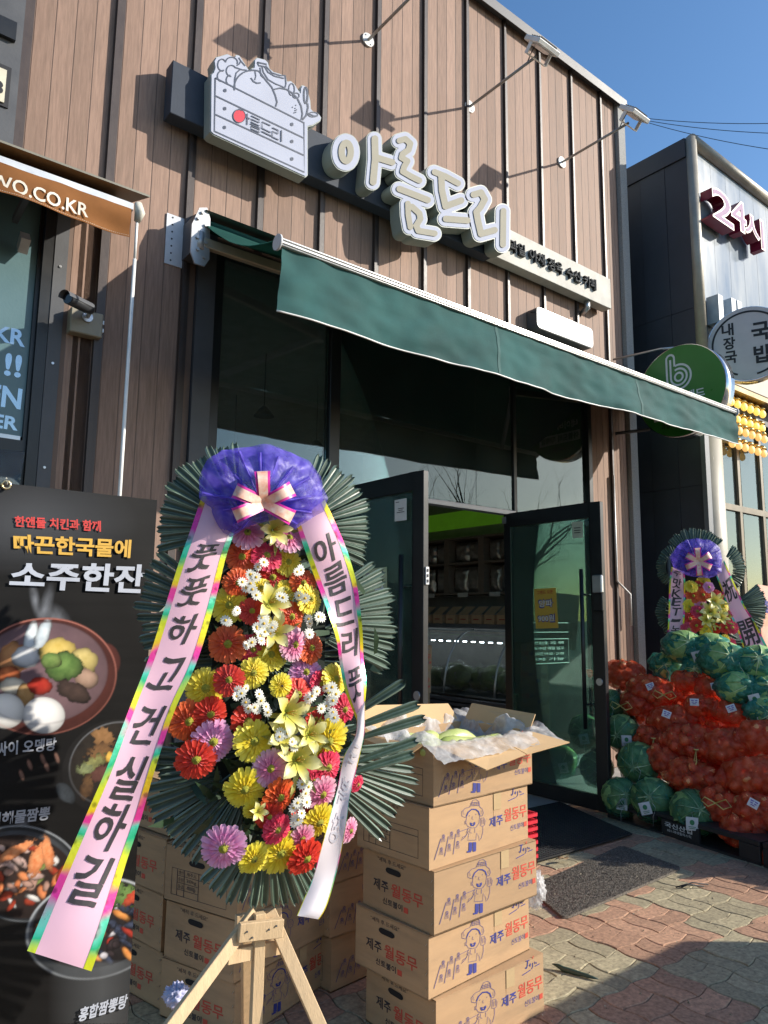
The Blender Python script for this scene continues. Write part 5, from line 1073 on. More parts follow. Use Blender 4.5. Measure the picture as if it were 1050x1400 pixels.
def gerbera_mesh(mat, seed):
    r_ = random.Random(seed); m = MB()
    for ring, (n, L0, lift, wd) in enumerate(((19,1.0,.05,.275),(18,.90,.12,.245),(15,.60,.20,.17),(14,.38,.27,.11))):
        for k in range(n):
            a = 2*math.pi*(k+.5*ring+r_.uniform(-.15,.15))/n; L_ = L0*r_.uniform(.93,1.04); dz = r_.uniform(-.05,.05); tw = r_.uniform(-.1,.1); rows = []
            for t, w_ in ((.12,.30),(.45,.72),(.75,.98),(.93,.92),(1.0,.58)):
                z = lift*.5+lift*math.sin(t*1.6)*.5-.22*max(0,t-.55)**1.5+dz*t; rr = L_*t
                rows.append([(rr,-wd*w_*.5,z+.02+tw*.1),(rr-(.03 if t > .95 else 0),0,z-.02),(rr,wd*w_*.5,z+.02-tw*.1)])
            ca, sa = math.cos(a), math.sin(a)
            m.add([(x*ca-y*sa, x*sa+y*ca, z) for row in rows for x,y,z in row], [(3*i+j,3*i+j+1,3*i+j+4,3*i+j+3) for i in range(4) for j in range(2)], True)
    return m.mesh('petals', mat)
GM = {c: [gerbera_mesh(GC[c], 10*i+k) for k in range(2)] for i, c in enumerate(GC)}
cm_ = MB(); cm_.ball((0,0,.17), .24, 12, 6, (1,1,.55)); cen_me = cm_.mesh('centre', cen_m); cd_ = MB(); cd_.ball((0,0,.28), .10, 8, 5, (1,1,.5)); cend_me = cd_.mesh('centre', cen_d)
dm = MB()
for k in range(12):
    a = k*math.pi/6; ca, sa = math.cos(a), math.sin(a)
    dm.add([(x*ca-y*sa, x*sa+y*ca, z) for x,y,z in ((.2,-.06,.1),(.2,.06,.1),(.7,.17,.16),(.7,-.17,.16),(1,.05,.08),(1,-.05,.08))], [(0,3,2,1),(3,5,4,2)], True)
daisy_me = dm.mesh('petals', M('daisy_white',(.78,.78,.70),rough=.55,trans=.2,bump=0)); dc = MB(); dc.ball((0,0,.13),.27,8,5,(1,1,.6)); daisyc_me = dc.mesh('centre', M('daisy_yellow',(.70,.42,.03),rough=.7))
lm2 = MB()
for k in range(6):
    a = k*math.pi/3+.3; ca, sa = math.cos(a), math.sin(a); wd = .22 if k % 2 else .30
    rows = [[(t, -wd*w_, .55*math.sin(t*1.9)+.06), (t, 0, .55*math.sin(t*1.9)-.03), (t, wd*w_, .55*math.sin(t*1.9)+.06)] for t, w_ in ((.05,.3),(.3,.8),(.6,1),(.85,.6),(1.05,.05))]
    lm2.add([(x*ca-y*sa, x*sa+y*ca, z) for row in rows for x,y,z in row], [(3*i+j,3*i+j+1,3*i+j+4,3*i+j+3) for i in range(4) for j in range(2)], True)
lily_me = lm2.mesh('petals', radial('lily_petals',((.74,.66,.12),(.45,.50,.08),(.80,.76,.35)),.4))
ls_ = MB()
for k in range(5): ls_.tube([(0,0,.1),(.12*math.cos(k*1.26),.12*math.sin(k*1.26),.7)], .022, 5)
lilys_me = ls_.mesh('stamens', M('stamen',(.50,.30,.04),rough=.6))
vl = MB()
for k in range(7):
    a = k*.9; ca, sa = math.cos(a), math.sin(a); rows = [[(t,-.10*w_,.8*t-.35*t*t),(t,0,.8*t-.35*t*t-.03),(t,.10*w_,.8*t-.35*t*t)] for t,w_ in ((.05,.4),(.4,1),(.8,.8),(1.1,.03))]
    vl.add([(x*ca-y*sa, x*sa+y*ca, z) for row in rows for x,y,z in row], [(3*i+j,3*i+j+1,3*i+j+4,3*i+j+3) for i in range(3) for j in range(2)], True)
var_me = vl.mesh('variegated_leaf', M('variegated_leaf_green',(.10,.17,.03),rough=.45,col2=(.66,.58,.14),scale=16,stretch=(1,5,1),bump=0,trans=.2))
# folded plastic palm leaf, 1 long, along +y, facing +z
pl = MB(); sec = ((-1,-.25),(-.72,.6),(-.14,-.5),(.14,-.5),(.72,.6),(1,-.25)); rows = []
for t, w_ in ((0,.35),(.15,.55),(.4,.85),(.7,1.05),(.88,1.1),(.96,.95)): rows.append([(sx*w_*.062, t, .028*sz*w_+.02*math.sin(t*3)) for sx, sz in sec])
rows.append([(-.040,.985,.02),(-.03,1.0,.03),(-.008,.965,.0),(.008,.965,.0),(.03,1.0,.03),(.040,.985,.02)])
pl.add([p for r_ in rows for p in r_], [(6*i+j,6*i+j+1,6*i+j+7,6*i+j+6) for i in range(len(rows)-1) for j in range(5)])
leaf_me = pl.mesh('leaf', M('plastic_palm_leaf',(.05,.085,.06),rough=.38,spec=.6,var=.2,bump=.05,rand=.25,trans=.08))
_m = MATS['plastic_palm_leaf']; _t = _m.node_tree; _b = _t.nodes['Principled BSDF']; _src = _b.inputs['Base Color'].links[0].from_socket
_tcn = _n(_t,'ShaderNodeTexCoord'); _sx = _n(_t,'ShaderNodeSeparateXYZ'); _ab = _n(_t,'ShaderNodeMath', operation='ABSOLUTE'); _mr = _n(_t,'ShaderNodeMapRange'); _mr.inputs[1].default_value = .030; _mr.inputs[2].default_value = .058
_mx = _n(_t,'ShaderNodeMix', data_type='RGBA'); _mx.inputs[7].default_value = (.20,.27,.21,1); _t.links.new(_tcn.outputs['Object'], _sx.inputs[0]); _t.links.new(_sx.outputs[0], _ab.inputs[0]); _t.links.new(_ab.outputs[0], _mr.inputs[0])
_t.links.new(_mr.outputs[0], _mx.inputs[0]); _t.links.new(_src, _mx.inputs[6]); _t.links.new(_mx.outputs[2], _b.inputs['Base Color'])
tulle = net('purple_tulle', (.15,.09,.74), .50, .4, .45, 12, .25); tulle2 = net('purple_tulle_fold', (.12,.06,.66), .40, .45, .4, 12, .15)
ribm_ = M('pink_satin', (.78,.48,.60), rough=.42, var=.03, scale=3, bump=.04, trans=.25, spec=.6); ribw = M('white_satin_back', (.72,.68,.72), rough=.45, var=.03, bump=.04, trans=.3)
calli = M('brush_ink', (.02,.014,.016), rough=.5, bump=0); ghost = M('ink_seen_through', (.42,.40,.44), rough=.5, bump=0); magen = M('magenta_edge', (.62,.02,.30), rough=.4, bump=0); creamr = M('cream_print_ribbon',(.74,.60,.50),rough=.5,col2=(.72,.30,.20),scale=48,bump=0)
def rainbow():
    m = M('rainbow_foil_edge', (.5,.5,.5), rough=.28, metal=.35, bump=.3, bscale=60); t = m.node_tree; L = t.links
    tc = _n(t,'ShaderNodeTexCoord'); mp = _n(t,'ShaderNodeMapping'); mp.inputs[3].default_value = (3,3,6.0); nz = _n(t,'ShaderNodeTexNoise'); nz.inputs['Scale'].default_value = 6; nz.inputs['Detail'].default_value = 3
    sx = _n(t,'ShaderNodeSeparateXYZ'); L.new(tc.outputs['Object'], mp.inputs[0]); L.new(mp.outputs[0], sx.inputs[0]); L.new(tc.outputs['Object'], nz.inputs[0])
    ad_ = _n(t,'ShaderNodeMath', operation='MULTIPLY_ADD'); ad_.inputs[1].default_value = 1.3; L.new(nz.outputs[0], ad_.inputs[0]); L.new(sx.outputs[2], ad_.inputs[2])
    fr = _n(t,'ShaderNodeMath', operation='FRACT'); L.new(ad_.outputs[0], fr.inputs[0]); cr = _n(t,'ShaderNodeValToRGB'); e = cr.color_ramp.elements
    e[0].position = 0; e[0].color = (.72,.60,.02,1); e[1].position = 1; e[1].color = (.72,.60,.02,1)
    for p, c in ((.25,(.55,.62,.03)),(.42,(.02,.42,.20)),(.52,(.10,.55,.40)),(.66,(.70,.04,.28)),(.8,(.72,.05,.25)),(.9,(.78,.45,.02))): k = cr.color_ramp.elements.new(p); k.color = (*c,1)
    L.new(fr.outputs[0], cr.inputs[0])
    vo = _n(t,'ShaderNodeTexVoronoi'); vo.inputs['Scale'].default_value = 38; L.new(tc.outputs['Object'], vo.inputs['Vector']); mr = _n(t,'ShaderNodeMapRange'); mr.inputs[1].default_value = .12; mr.inputs[2].default_value = .3; mr.inputs[3].default_value = .45
    L.new(vo.outputs['Distance'], mr.inputs[0]); mx = _n(t,'ShaderNodeMix', data_type='RGBA', blend_type='MULTIPLY'); mx.inputs[0].default_value = 1; L.new(cr.outputs[0], mx.inputs[6]); L.new(mr.outputs[0], mx.inputs[7]); L.new(mx.outputs[2], t.nodes['Principled BSDF'].inputs['Base Color']); return m
rain = rainbow()
pine = M('raw_pine_lath', (.56,.40,.23), rough=.7, scale=10, stretch=(6,6,1), var=.12, bump=.3, bscale=60)
class Wreath:
    def __init__(s, name, base, yaw, label, seed):
        s.P = Vector(base); s.n = Vector((-math.sin(R(yaw)), -math.cos(R(yaw)), 0)); s.rt = Vector((math.cos(R(yaw)), -math.sin(R(yaw)), 0)); s.r = random.Random(seed)
        s.root = tag(empty(name, base), label, 'flower wreath'); s.nf = 0
    def T(s, x, y, d=0): return atp(x, y, s.P+s.n*d, s.n)
    def mpp(s, x, y): return (s.T(x+1,y)-s.T(x,y)).length
    def frame(s, loc, nrm, spin, sc):
        z = nrm.normalized(); x = Vector((0,0,1)).cross(z).normalized(); y = z.cross(x)
        return Matrix.Translation(loc)@Matrix((x,y,z)).transposed().to_4x4()@Matrix.Rotation(spin,4,'Z')@Matrix.Diagonal((sc,sc,sc,1))
    def fan(s, cx, cy, r0, r1, a0, a1, n, d=0, tilt=.12, ws=1):
        for k in range(n):
            a = R(a0+(a1-a0)*(k+.5)/n+s.r.uniform(-1.2,1.2)); rr = r1*s.r.uniform(.95,1.03); dd = d+s.r.uniform(-.006,.006)
            A = s.T(cx+r0*math.cos(a), cy-r0*math.sin(a), dd); B = s.T(cx+rr*math.cos(a), cy-rr*math.sin(a), dd-tilt*.3); y = (B-A); l = y.length; y.normalize()
            z = (s.n+y*tilt*-.3+s.rt*s.r.uniform(-.25,.25)); z = (z-y*z.dot(y)).normalized(); x = y.cross(z)
            w_ = ws*s.r.uniform(.9,1.1)*.19/l if l > 0 else 1
            inst('leaf', leaf_me, s.root, Matrix.Translation(A)@Matrix((x,y,z)).transposed().to_4x4()@Matrix.Diagonal((l*w_, l, l*w_, 1)))
    def gerb(s, c, x, y, r, dark=False, d=.10):
        tilt = s.n+s.rt*((x-s.cx)*s.k)+Vector((0,0,1))*((s.cy-y)*s.k*.6)+Vector((s.r.uniform(-.22,.22),s.r.uniform(-.1,.1),s.r.uniform(-.2,.25)))
        T_ = s.frame(s.T(x,y,d+s.r.uniform(-.015,.03)), tilt, s.r.uniform(0,6), r*s.mpp(x,y)*1.16)
        o = inst('gerbera', s.r.choice(GM[c]), s.root, T_); q = inst('centre', cend_me if dark else cen_me, o, T_)
        if not dark: inst('centre_eye', cend_me if s.r.random() < .2 else cen_me, o, T_@Matrix.Translation((0,0,.08))@Matrix.Diagonal((.5,.5,1,1)))
        o['label'] = {'red':'red','orange':'orange','pink':'pale pink','mauve':'mauve','crimson':'crimson','yellow':'yellow'}[c]+' gerbera'
    def daisy(s, x, y, r):
        T_ = s.frame(s.T(x,y,.15+s.r.uniform(0,.03)), s.n+Vector((s.r.uniform(-.5,.5),s.r.uniform(-.3,.1),s.r.uniform(-.3,.5))), s.r.uniform(0,6), r*s.mpp(x,y))
        o = inst('daisy', daisy_me, s.root, T_); inst('centre', daisyc_me, o, T_)
    def lily(s, x, y, r):
        T_ = s.frame(s.T(x,y,.13), s.n+Vector((s.r.uniform(-.3,.3),0,s.r.uniform(0,.5))), s.r.uniform(0,6), r*s.mpp(x,y)); o = inst('lily', lily_me, s.root, T_); inst('stamens', lilys_me, o, T_)
        inst('variegated_leaf', var_me, s.root, s.frame(s.T(x+3,y+4,.10), s.n, s.r.uniform(0,6), r*1.25*s.mpp(x,y)))
    def tulle_(s, cx, cy, out, seed):
        pts = out; n = 160; per = []
        L_ = [0]; 
        for a, b in zip(pts, pts[1:]+pts[:1]): L_.append(L_[-1]+math.hypot(b[0]-a[0], b[1]-a[1]))
        for k in range(n):
            q = L_[-1]*k/n; i = max(j for j in range(len(pts)) if L_[j] <= q); t = (q-L_[i])/(L_[i+1]-L_[i]); a, b = pts[i], pts[(i+1)%len(pts)]; per.append((a[0]+(b[0]-a[0])*t, a[1]+(b[1]-a[1])*t))
        mp = s.mpp(cx,cy)
        for lay, (mat, am, dd, kk) in enumerate(((tulle,.018,.14,1.0),(tulle2,.014,.11,.97))):
            def fn(u, v, lay=lay, am=am, dd=dd, kk=kk):
                k = int(round(u*n)) % n; px, py = per[k]; a = 2*math.pi*k/n
                pl_ = 1.3*abs(math.sin(a*3.5+1.2*math.sin(a*2+seed)+lay))+.7*abs(math.sin(a*7.5+seed+2*lay))+.25*math.sin(a*21+lay)-.9; v2 = .03+v*.97
                off = noise.noise(Vector((math.cos(a)*2.2,math.sin(a)*2.2,v*3+lay*5+seed)))
                rr = v2*kk*(1+.012*pl_*v2*v2+.05*off*v2); 
                return s.T(cx+(px-cx)*rr, cy+(py-cy)*rr, dd+.055*math.sin(math.pi*min(1,v2*.95))+am*pl_*v2*(1-.5*v2)*.75+.03*off)
            m = MB(); m.grid(fn, n, 16); m.build('tulle_fan', mat, s.root)
        m = MB()
        for k in range(0, n, 10):
            px, py = per[k]; k2 = s.r.uniform(.6,1)
            m.grid(lambda u,v: s.T(cx+(px-cx)*(v*k2)+(u-.5)*9*v*(1.1-v*.6)*-(py-cy)/70, cy+(py-cy)*(v*k2)+(u-.5)*9*v*(1.1-v*.6)*(px-cx)/70, .20+.03*math.sin(math.pi*u)-.03*v), 3, 6)
        m.build('tulle_pleat', tulle2, s.root)
    def bow(s, cx, cy, R_, w_, dirs):
        for a in dirs:
            ca, sa = math.cos(R(a)), -math.sin(R(a))
            for nm, ww, dz, mt in (('bow_edge', w_, 0, magen), ('bow_loop', w_*.66, .004, creamr)):
                def fn(u, v): t = v*1.0; rr = R_*math.sin(t*math.pi*.5)*(1-.0*t); h = .03*math.sin(math.pi*t)+.005; o_ = (u-.5)*ww*(.80+.22*t); return s.T(cx+ca*rr-sa*o_, cy+sa*rr+ca*o_, .215+h+dz)
                m = MB(); m.grid(fn, 3, 8); m.build(nm, mt, s.root)
    def ribbon(s, rows, d0, d1, mat, edge=.125, name='ribbon'):
        n = len(rows)-1
        def F(u, v, k=0):             # u across, v along
            q = min(n-1e-6, max(0, v*n)); i = int(q); t = q-i
            def cr(j):
                p = [rows[max(0,i-1)][j], rows[i][j], rows[i+1][j], rows[min(n,i+2)][j]]
                return [.5*((2*p[1][c])+(-p[0][c]+p[2][c])*t+(2*p[0][c]-5*p[1][c]+4*p[2][c]-p[3][c])*t*t+(-p[0][c]+3*p[1][c]-3*p[2][c]+p[3][c])*t**3) for c in (0,1)]
            a, b = cr(0), cr(1); x = a[0]+(b[0]-a[0])*u; y = a[1]+(b[1]-a[1])*u
            return s.T(x, y, d0+(d1-d0)*v+.012*math.sin(math.pi*u)*math.sin(v*9)+.010*math.sin(v*14+u)+k)
        m = MB(); m.grid(lambda u,v: F(edge+(1-2*edge)*u, v), 8, 60); rb = m.build(name, mat, s.root)
        if edge > .02:
            for a, b in ((0,edge),(1-edge,1)): m = MB(); m.grid(lambda u,v: F(a+(b-a)*u, v, .001), 2, 60); m.build('foil_edge', rain, rb)
        return rb, F
    def glyph(s, rb, F, ch, v0, v1, u0=.22, u1=.78, bold=.016, mat=None, mir=False, slant=.10):
        vs, fs, _ = text_mesh(ch, bold); bm = bmesh.new(); bv = [bm.verts.new(v) for v in vs]
        for f in fs:
            try: bm.faces.new([bv[i] for i in f])
            except ValueError: pass
        for ax_, k_ in [(Vector((0,1,0)), j/8) for j in range(1,8)]+[(Vector((1,0,0)), j/5) for j in range(1,5)]:
            bmesh.ops.bisect_plane(bm, geom=bm.verts[:]+bm.edges[:]+bm.faces[:], plane_co=ax_*k_, plane_no=ax_)
        bm.verts.index_update(); vs = [v.co.copy() for v in bm.verts]; fs = [tuple(v.index for v in f.verts) for f in bm.faces]; bm.free()
        MB().add([F(u0+(u1-u0)*((1-v.x) if mir else v.x)+slant*(v.y-.5), v1+(v0-v1)*v.y+.004*math.sin(v.x*5), .0020) for v in vs], fs).build('lettering', mat or calli, rb)
def yfrac(rows, y): # fraction along the rows at picture height y (mean of both edges)
    ys = [(a[1]+b[1])/2 for a,b in rows]; n = len(ys)-1
    for i in range(n):
        if ys[i] <= y <= ys[i+1]: return (i+(y-ys[i])/(ys[i+1]-ys[i]))/n
    return 0 if y < ys[0] else 1
# ---------------- the large wreath
W = Wreath('flower_wreath', (1.03,1.86,0), 9, 'large three-tier congratulation wreath with pink ribbons and purple tulle on a wooden tripod', 11)
W.cx, W.cy, W.k = 365, 930, .0022
for (cx,cy,r0,r1,a0,a1,n,d) in ((330,722,45,118,92,196,17,0),(400,724,45,108,-28,72,15,0),(335,845,60,150,140,212,12,.0),(395,850,60,148,-32,36,13,.0),(350,1045,50,158,190,262,13,.01),(405,1030,50,168,-48,8,9,.02),
                                (366,1115,30,130,222,312,13,.03),(352,740,20,90,190,350,10,-.02),(338,862,40,118,130,232,26,-.035),(350,1040,30,140,172,270,28,-.035),(335,722,30,95,95,200,20,-.03),(365,900,20,125,150,390,24,-.02),(370,1020,20,120,60,420,26,-.015)):
    W.fan(cx,cy,r0,r1,a0,a1,n,d)
for x, y, r, lo in ((495,1010,0,0),):  # the loose leaves that lean over the open box
    for (ax,ay,bx,by) in ((470,985,553,932),(470,1000,574,962),(480,1012,582,981),(478,1045,571,1012),(470,1060,566,1030)):
        A = W.T(ax,ay,.06); B = W.T(bx,by,.10); yv = B-A; l = yv.length; yv.normalize(); z = (W.n+Vector((0,0,.4))); z = (z-yv*z.dot(yv)).normalized(); xv = yv.cross(z)
        inst('leaf', leaf_me, W.root, Matrix.Translation(A)@Matrix((xv,yv,z)).transposed().to_4x4()@Matrix.Diagonal((.22,l,.22,1)))
# straw-like backing panel behind the leaves
m = MB(); P_ = [(300,700),(420,700),(445,860),(440,1040),(405,1150),(330,1150),(290,1040),(290,860)]; m.add([W.T(x,y,-.03) for x,y in P_]+[W.T(x,y,-.05) for x,y in P_], [tuple(range(8)), tuple(range(15,7,-1))]+[(i,i+8,(i+1)%8+8,(i+1)%8) for i in range(8)]); m.build('backing_board', M('dark_foam',(.012,.02,.014),rough=.9), W.root)
fl = MB()
for k in range(260):
    x = W.r.gauss(365,50); y = W.r.uniform(720,1160); a = W.r.uniform(0,6.3); A = W.T(x,y,.0); B = W.T(x+38*math.cos(a), y+38*math.sin(a), W.r.uniform(.04,.09)); s__ = (B-A).cross(W.n).normalized()*.006
    fl.add([A-s__,A+s__,(A+B)/2+s__*1.6+W.n*.01,B,(A+B)/2-s__*1.6+W.n*.01], [(0,1,2,4),(4,2,3)])
struct(fl.build('fern_filler', M('dark_fern',(.02,.05,.02),rough=.5,rand=.1), W.root), 'stuff')
for c, x, y, r in (('pink',338,730,19),('pink',395,737,17),('orange',330,762,19),('crimson',364,761,18),('yellow',393,769,16),('orange',325,797,17),('red',372,790,18),('orange',414,797,15),('yellow',357,804,12),('yellow',391,807,12),
    ('yellow',314,828,21),('yellow',422,819,17),('red',344,836,15),('orange',397,843,17),('orange',311,881,22),('crimson',345,887,17),('pink',401,881,18),('orange',424,886,17),('yellow',370,895,18),('red',313,930,18),('yellow',281,941,23),
    ('yellow',346,920,17),('mauve',417,919,18),('yellow',457,929,17),('red',406,950,18),('crimson',437,934,14),('orange',257,985,24),('red',287,975,20),('red',336,985,19),('crimson',469,969,16),('mauve',290,1013,25),('red',268,1037,24),('yellow',346,1013,23),
    ('yellow',447,1011,24),('red',430,983,13),('pink',369,1050,20),('crimson',446,1048,19),('crimson',426,1068,18),('pink',439,1084,19),('yellow',334,1077,23),('orange',381,1088,21),('yellow',345,1106,11),('crimson',488,1072,9),('red',368,1115,16),
    ('red',413,1113,15),('crimson',378,1133,17),('yellow',435,1122,20),('pink',477,1135,13),('pink',412,1144,15),('mauve',306,1157,25),('yellow',346,1173,18),('yellow',382,1164,24),('red',417,1171,21),('crimson',366,868,12),('red',398,1020,12)):
    W.gerb(c, x, y, r)
W.gerb('yellow',384,937,13,True,.13)
for x, y in ((331,796),(341,787),(350,789),(406,782),(417,818),(382,815),(322,837),(358,845),(351,857),(362,864),(423,852),(439,844),(423,868),(312,851),(344,878),(336,941),(354,949),(323,952),(339,969),(348,967),(366,974),(433,945),(446,941),(450,956),(439,969),(426,952),(455,958),(455,974),
             (392,1003),(399,1014),(383,1001),(413,1072),(415,1088),(401,1104),(410,1099),(419,1097),(404,1119),(412,1112),(352,775),(345,806),(362,848),(372,858),(355,870)):
    for q in range(2): W.daisy(x+W.r.uniform(-9,9)*q, y+W.r.uniform(-9,9)*q, W.r.uniform(5.4,7.0))
for x, y, r in ((372,725,22),(367,826,24),(372,864,24),(390,975,27),(383,1008,24),(421,1005,22),(404,1040,28),(352,1110,12)): W.lily(x, y, r)
W.tulle_(358, 690, [(355,607),(372,607),(398,616),(420,629),(437,652),(446,682),(441,700),(420,711),(402,723),(385,708),(360,714),(335,722),(312,737),(298,716),(286,694),(274,682),(271,655),(284,630),(303,616),(330,611)], 1.3)
W.bow(361, 688, 44, 22, (93,156,27,203,-27))
RL = [((278,672),(328,700)),((262,720),(318,735)),((246,765),(308,765)),((226,828),(290,838)),((205,895),(268,908)),((184,950),(241,966)),((164,1002),(222,1020)),((145,1052),(206,1072)),((124,1100),(192,1122)),((102,1150),(174,1175)),((80,1200),(158,1228)),((58,1250),(142,1280)),((37,1300),(125,1328))]
rb, F = W.ribbon(RL, .13, .26, ribm_)
for ch, y, h_ in (('풋',764,38),('풋',810,38),('하',860,42),('고',920,44),('건',990,54),('실',1062,62),('하',1130,66),('길',1203,68)):
    v0, v1 = yfrac(RL, y-h_/2), yfrac(RL, y+h_/2); W.glyph(rb, F, ch, v0, v1, .23, .77)
RR = [((404,714),(444,683)),((414,744),(462,722)),((426,778),(475,754)),((438,810),(487,795)),((450,842),(493,835)),((460,875),(496,868)),((465,910),(497,900)),((472,945),(501,932)),((488,985),(499,962))]
rb, F = W.ribbon(RR, .13, .17, ribm_)
for ch, y, h_ in (('아',752,36),('름',792,38),('드',836,36),('리',880,38),('풋',934,40)): v0, v1 = yfrac(RR, y-h_/2), yfrac(RR, y+h_/2); W.glyph(rb, F, ch, v0, v1, .20, .80)
RW = [((488,975),(499,958)),((486,1005),(498,1003)),((470,1035),(489,1045)),((461,1080),(479,1085)),((450,1120),(474,1122)),((439,1160),(467,1162)),((428,1200),(457,1204)),((415,1230),(446,1240)),((406,1252),(436,1257))]
rb, F = W.ribbon(RW, .18, .24, ribw, .03, 'ribbon_back')
for ch, y, h_ in (('국',1035,34),('복',1082,36),('장',1132,40)): v0, v1 = yfrac(RW, y-h_/2), yfrac(RW, y+h_/2); W.glyph(rb, F, ch, v0, v1, .2, .8, .016, ghost, True)
# wooden tripod
Z = Vector((0,0,1)); ap = W.T(352,1235,-.02)
def foot(x, y_, dn): p = W.T(x, y_, dn); return p
def lath(a, b, nm='leg', w1=.034, w2=.018): MB().bar(a, b, w1, w2, W.n).build(nm, pine, W.root, .0015)
cp0 = W.T(351,1150,-.065); c0 = W.T(353,1300,.0); 
lath(W.T(355,1248,.02), Vector((W.T(352,1300,.02).x, W.T(352,1300,.02).y, 0)), 'centre_post', .030, .022)
def to_ground(a, b): t = a.z/(a.z-b.z); return a+(b-a)*t
a, b = W.T(348,1248,.0), W.T(236,1400,.12); lath(a, to_ground(a,b)); a, b = W.T(368,1246,.0), W.T(436,1400,.10); lath(a, to_ground(a,b))
a, b = W.T(338,1262,-.05), W.T(338,1355,-.28); lath(a, to_ground(a,b), 'rear_leg')
MB().bar(W.T(326,1275,.045), W.T(386,1268,.045), .018, .046).build('cross_board', pine, W.root, .0015)
MB().bar(W.T(310,1308,.03), W.T(392,1292,-.01), .02, .036).build('cross_board', pine, W.root, .0015); MB().bar(W.T(322,1262,-.04), W.T(384,1250,-.04), .018, .04).build('cross_board', pine, W.root, .0015)
lath(W.T(352,1280,-.06), W.T(360,700,-.06), 'spine', .034, .02)
for x, y in ((338,1274),(345,1282),(368,1271),(378,1266)): MB().disc(W.T(x,y,.056), W.n, .0025, .003, 6).build('nail', greym, W.root)
# ---------------- the small wreath behind the sacks
V = Wreath('flower_wreath', (6.05,3.28,0), 42, 'smaller wreath with pink ribbons standing behind the stacked sacks at the right', 23)
V.cx, V.cy, V.k = 960, 840, .004
for (cx,cy,r0,r1,a0,a1,n,d) in ((950,772,20,50,40,140,22,-.03),(930,775,20,33,110,230,18,0),(982,778,20,38,-45,60,16,0),(930,836,20,34,140,240,16,0),(996,832,20,52,-40,40,18,0),(950,880,20,50,190,240,8,0),(985,880,14,40,-80,10,12,.02),(958,850,10,55,0,360,36,-.03),(975,875,10,50,200,360,18,.0)):
    V.fan(cx,cy,r0,r1,a0,a1,n,d,ws=1.25)
m = MB(); P_ = [(935,765),(980,765),(1000,840),(990,920),(930,920),(920,840)]; m.add([V.T(x,y,-.04) for x,y in P_]+[V.T(x,y,-.06) for x,y in P_], [tuple(range(6)), tuple(range(11,5,-1))]+[(i,i+6,(i+1)%6+6,(i+1)%6) for i in range(6)]); m.build('backing_board', M('dark_foam',(.012,.02,.014)), V.root)
for c, x, y, r in (('yellow',945,802,8),('red',956,801,7),('yellow',962,795,8),('orange',948,815,9),('orange',961,813,9),('red',979,816,9),('yellow',942,829,9),('mauve',958,826,8),('crimson',953,836,8),('red',943,846,9),('crimson',941,861,10),('red',952,855,8),('yellow',965,860,9),
    ('red',977,860,8),('crimson',996,842,10),('red',992,858,8),('crimson',1001,858,8),('yellow',988,829,8),('yellow',990,877,9),('crimson',999,880,7),('orange',979,826,6),('red',985,840,8),('mauve',969,803,7)): V.gerb(c, x, y, r)
for x, y, r in ((970,838,15),(975,822,13),(965,848,11),(985,845,11)): V.lily(x, y, r)
V.tulle_(953, 768, [(952,736),(970,738),(984,748),(988,766),(986,782),(970,791),(953,789),(935,786),(920,776),(916,762),(925,747),(938,738)], 4.1)
V.bow(955, 768, 19, 10, (95,150,30,205,-25,275))
RL = [((918,775),(936,782)),((915,800),(937,805)),((914,840),(936,842)),((912,870),(934,872)),((908,905),(930,908))]
rb, F = V.ribbon(RL, .08, .12, ribm_, .1)
for ch, y, h_ in (('주',786,9),('맛',799,12),('K',812,11),('E',823,11),('T',836,11),('-',848,4),('농',862,14),('업',880,14)): V.glyph(rb, F, ch, yfrac(RL,y-h_/2), yfrac(RL,y+h_/2), .2, .75, .016)
RR = [((978,785),(990,766)),((986,805),(1003,795)),((996,835),(1018,828)),((1007,860),(1033,852)),((1020,895),(1050,886)),((1032,920),(1064,910))]
rb, F = V.ribbon(RR, .08, .12, ribm_, .1)
for ch, y, h_ in (('祝',807,28),('開',865,34),('業',915,34)): V.glyph(rb, F, ch, yfrac(RR,y-h_/2), yfrac(RR,y+h_/2), .1, .9, .016)
for x in (925,958,992):
    a = V.T(958,900,-.05); b = V.T(x,960,.0); MB().bar(a, Vector((b.x,b.y,0)), .03, .02).build('leg', pine, V.root)
# third, mostly outside the frame: pale banner edge at the right
e_ = tag(empty('flower_banner', (6.95,3.2,0)), 'pale printed banner cut by the right edge of the photo above the sacks', 'banner')
q = [at(x,y,1,3.15) for x,y in ((1036,799),(1090,808),(1090,905),(1043,893))]; m = MB(); m.add(q+[p+Vector((0,.004,0)) for p in q], [(3,2,1,0),(4,5,6,7),(0,1,5,4),(1,2,6,5),(2,3,7,6),(3,0,4,7)]); m.build('sheet', M('banner_pale',(.62,.52,.45),rough=.5,col2=(.70,.22,.10),scale=3,bump=0), e_)
MB().bar(q[3], Vector((q[3].x,q[3].y,0)), .02,.02).build('pole', alu, e_)
text_fn('축', lambda u,v: (q[3]*(1-u*.28-.02)+q[2]*(u*.28+.02))*(.45-.25*v)+(q[0]*(1-u*.28-.02)+q[1]*(u*.28+.02))*(.55+.25*v)+Vector((0,-.003,0)), navyi, e_, .03)
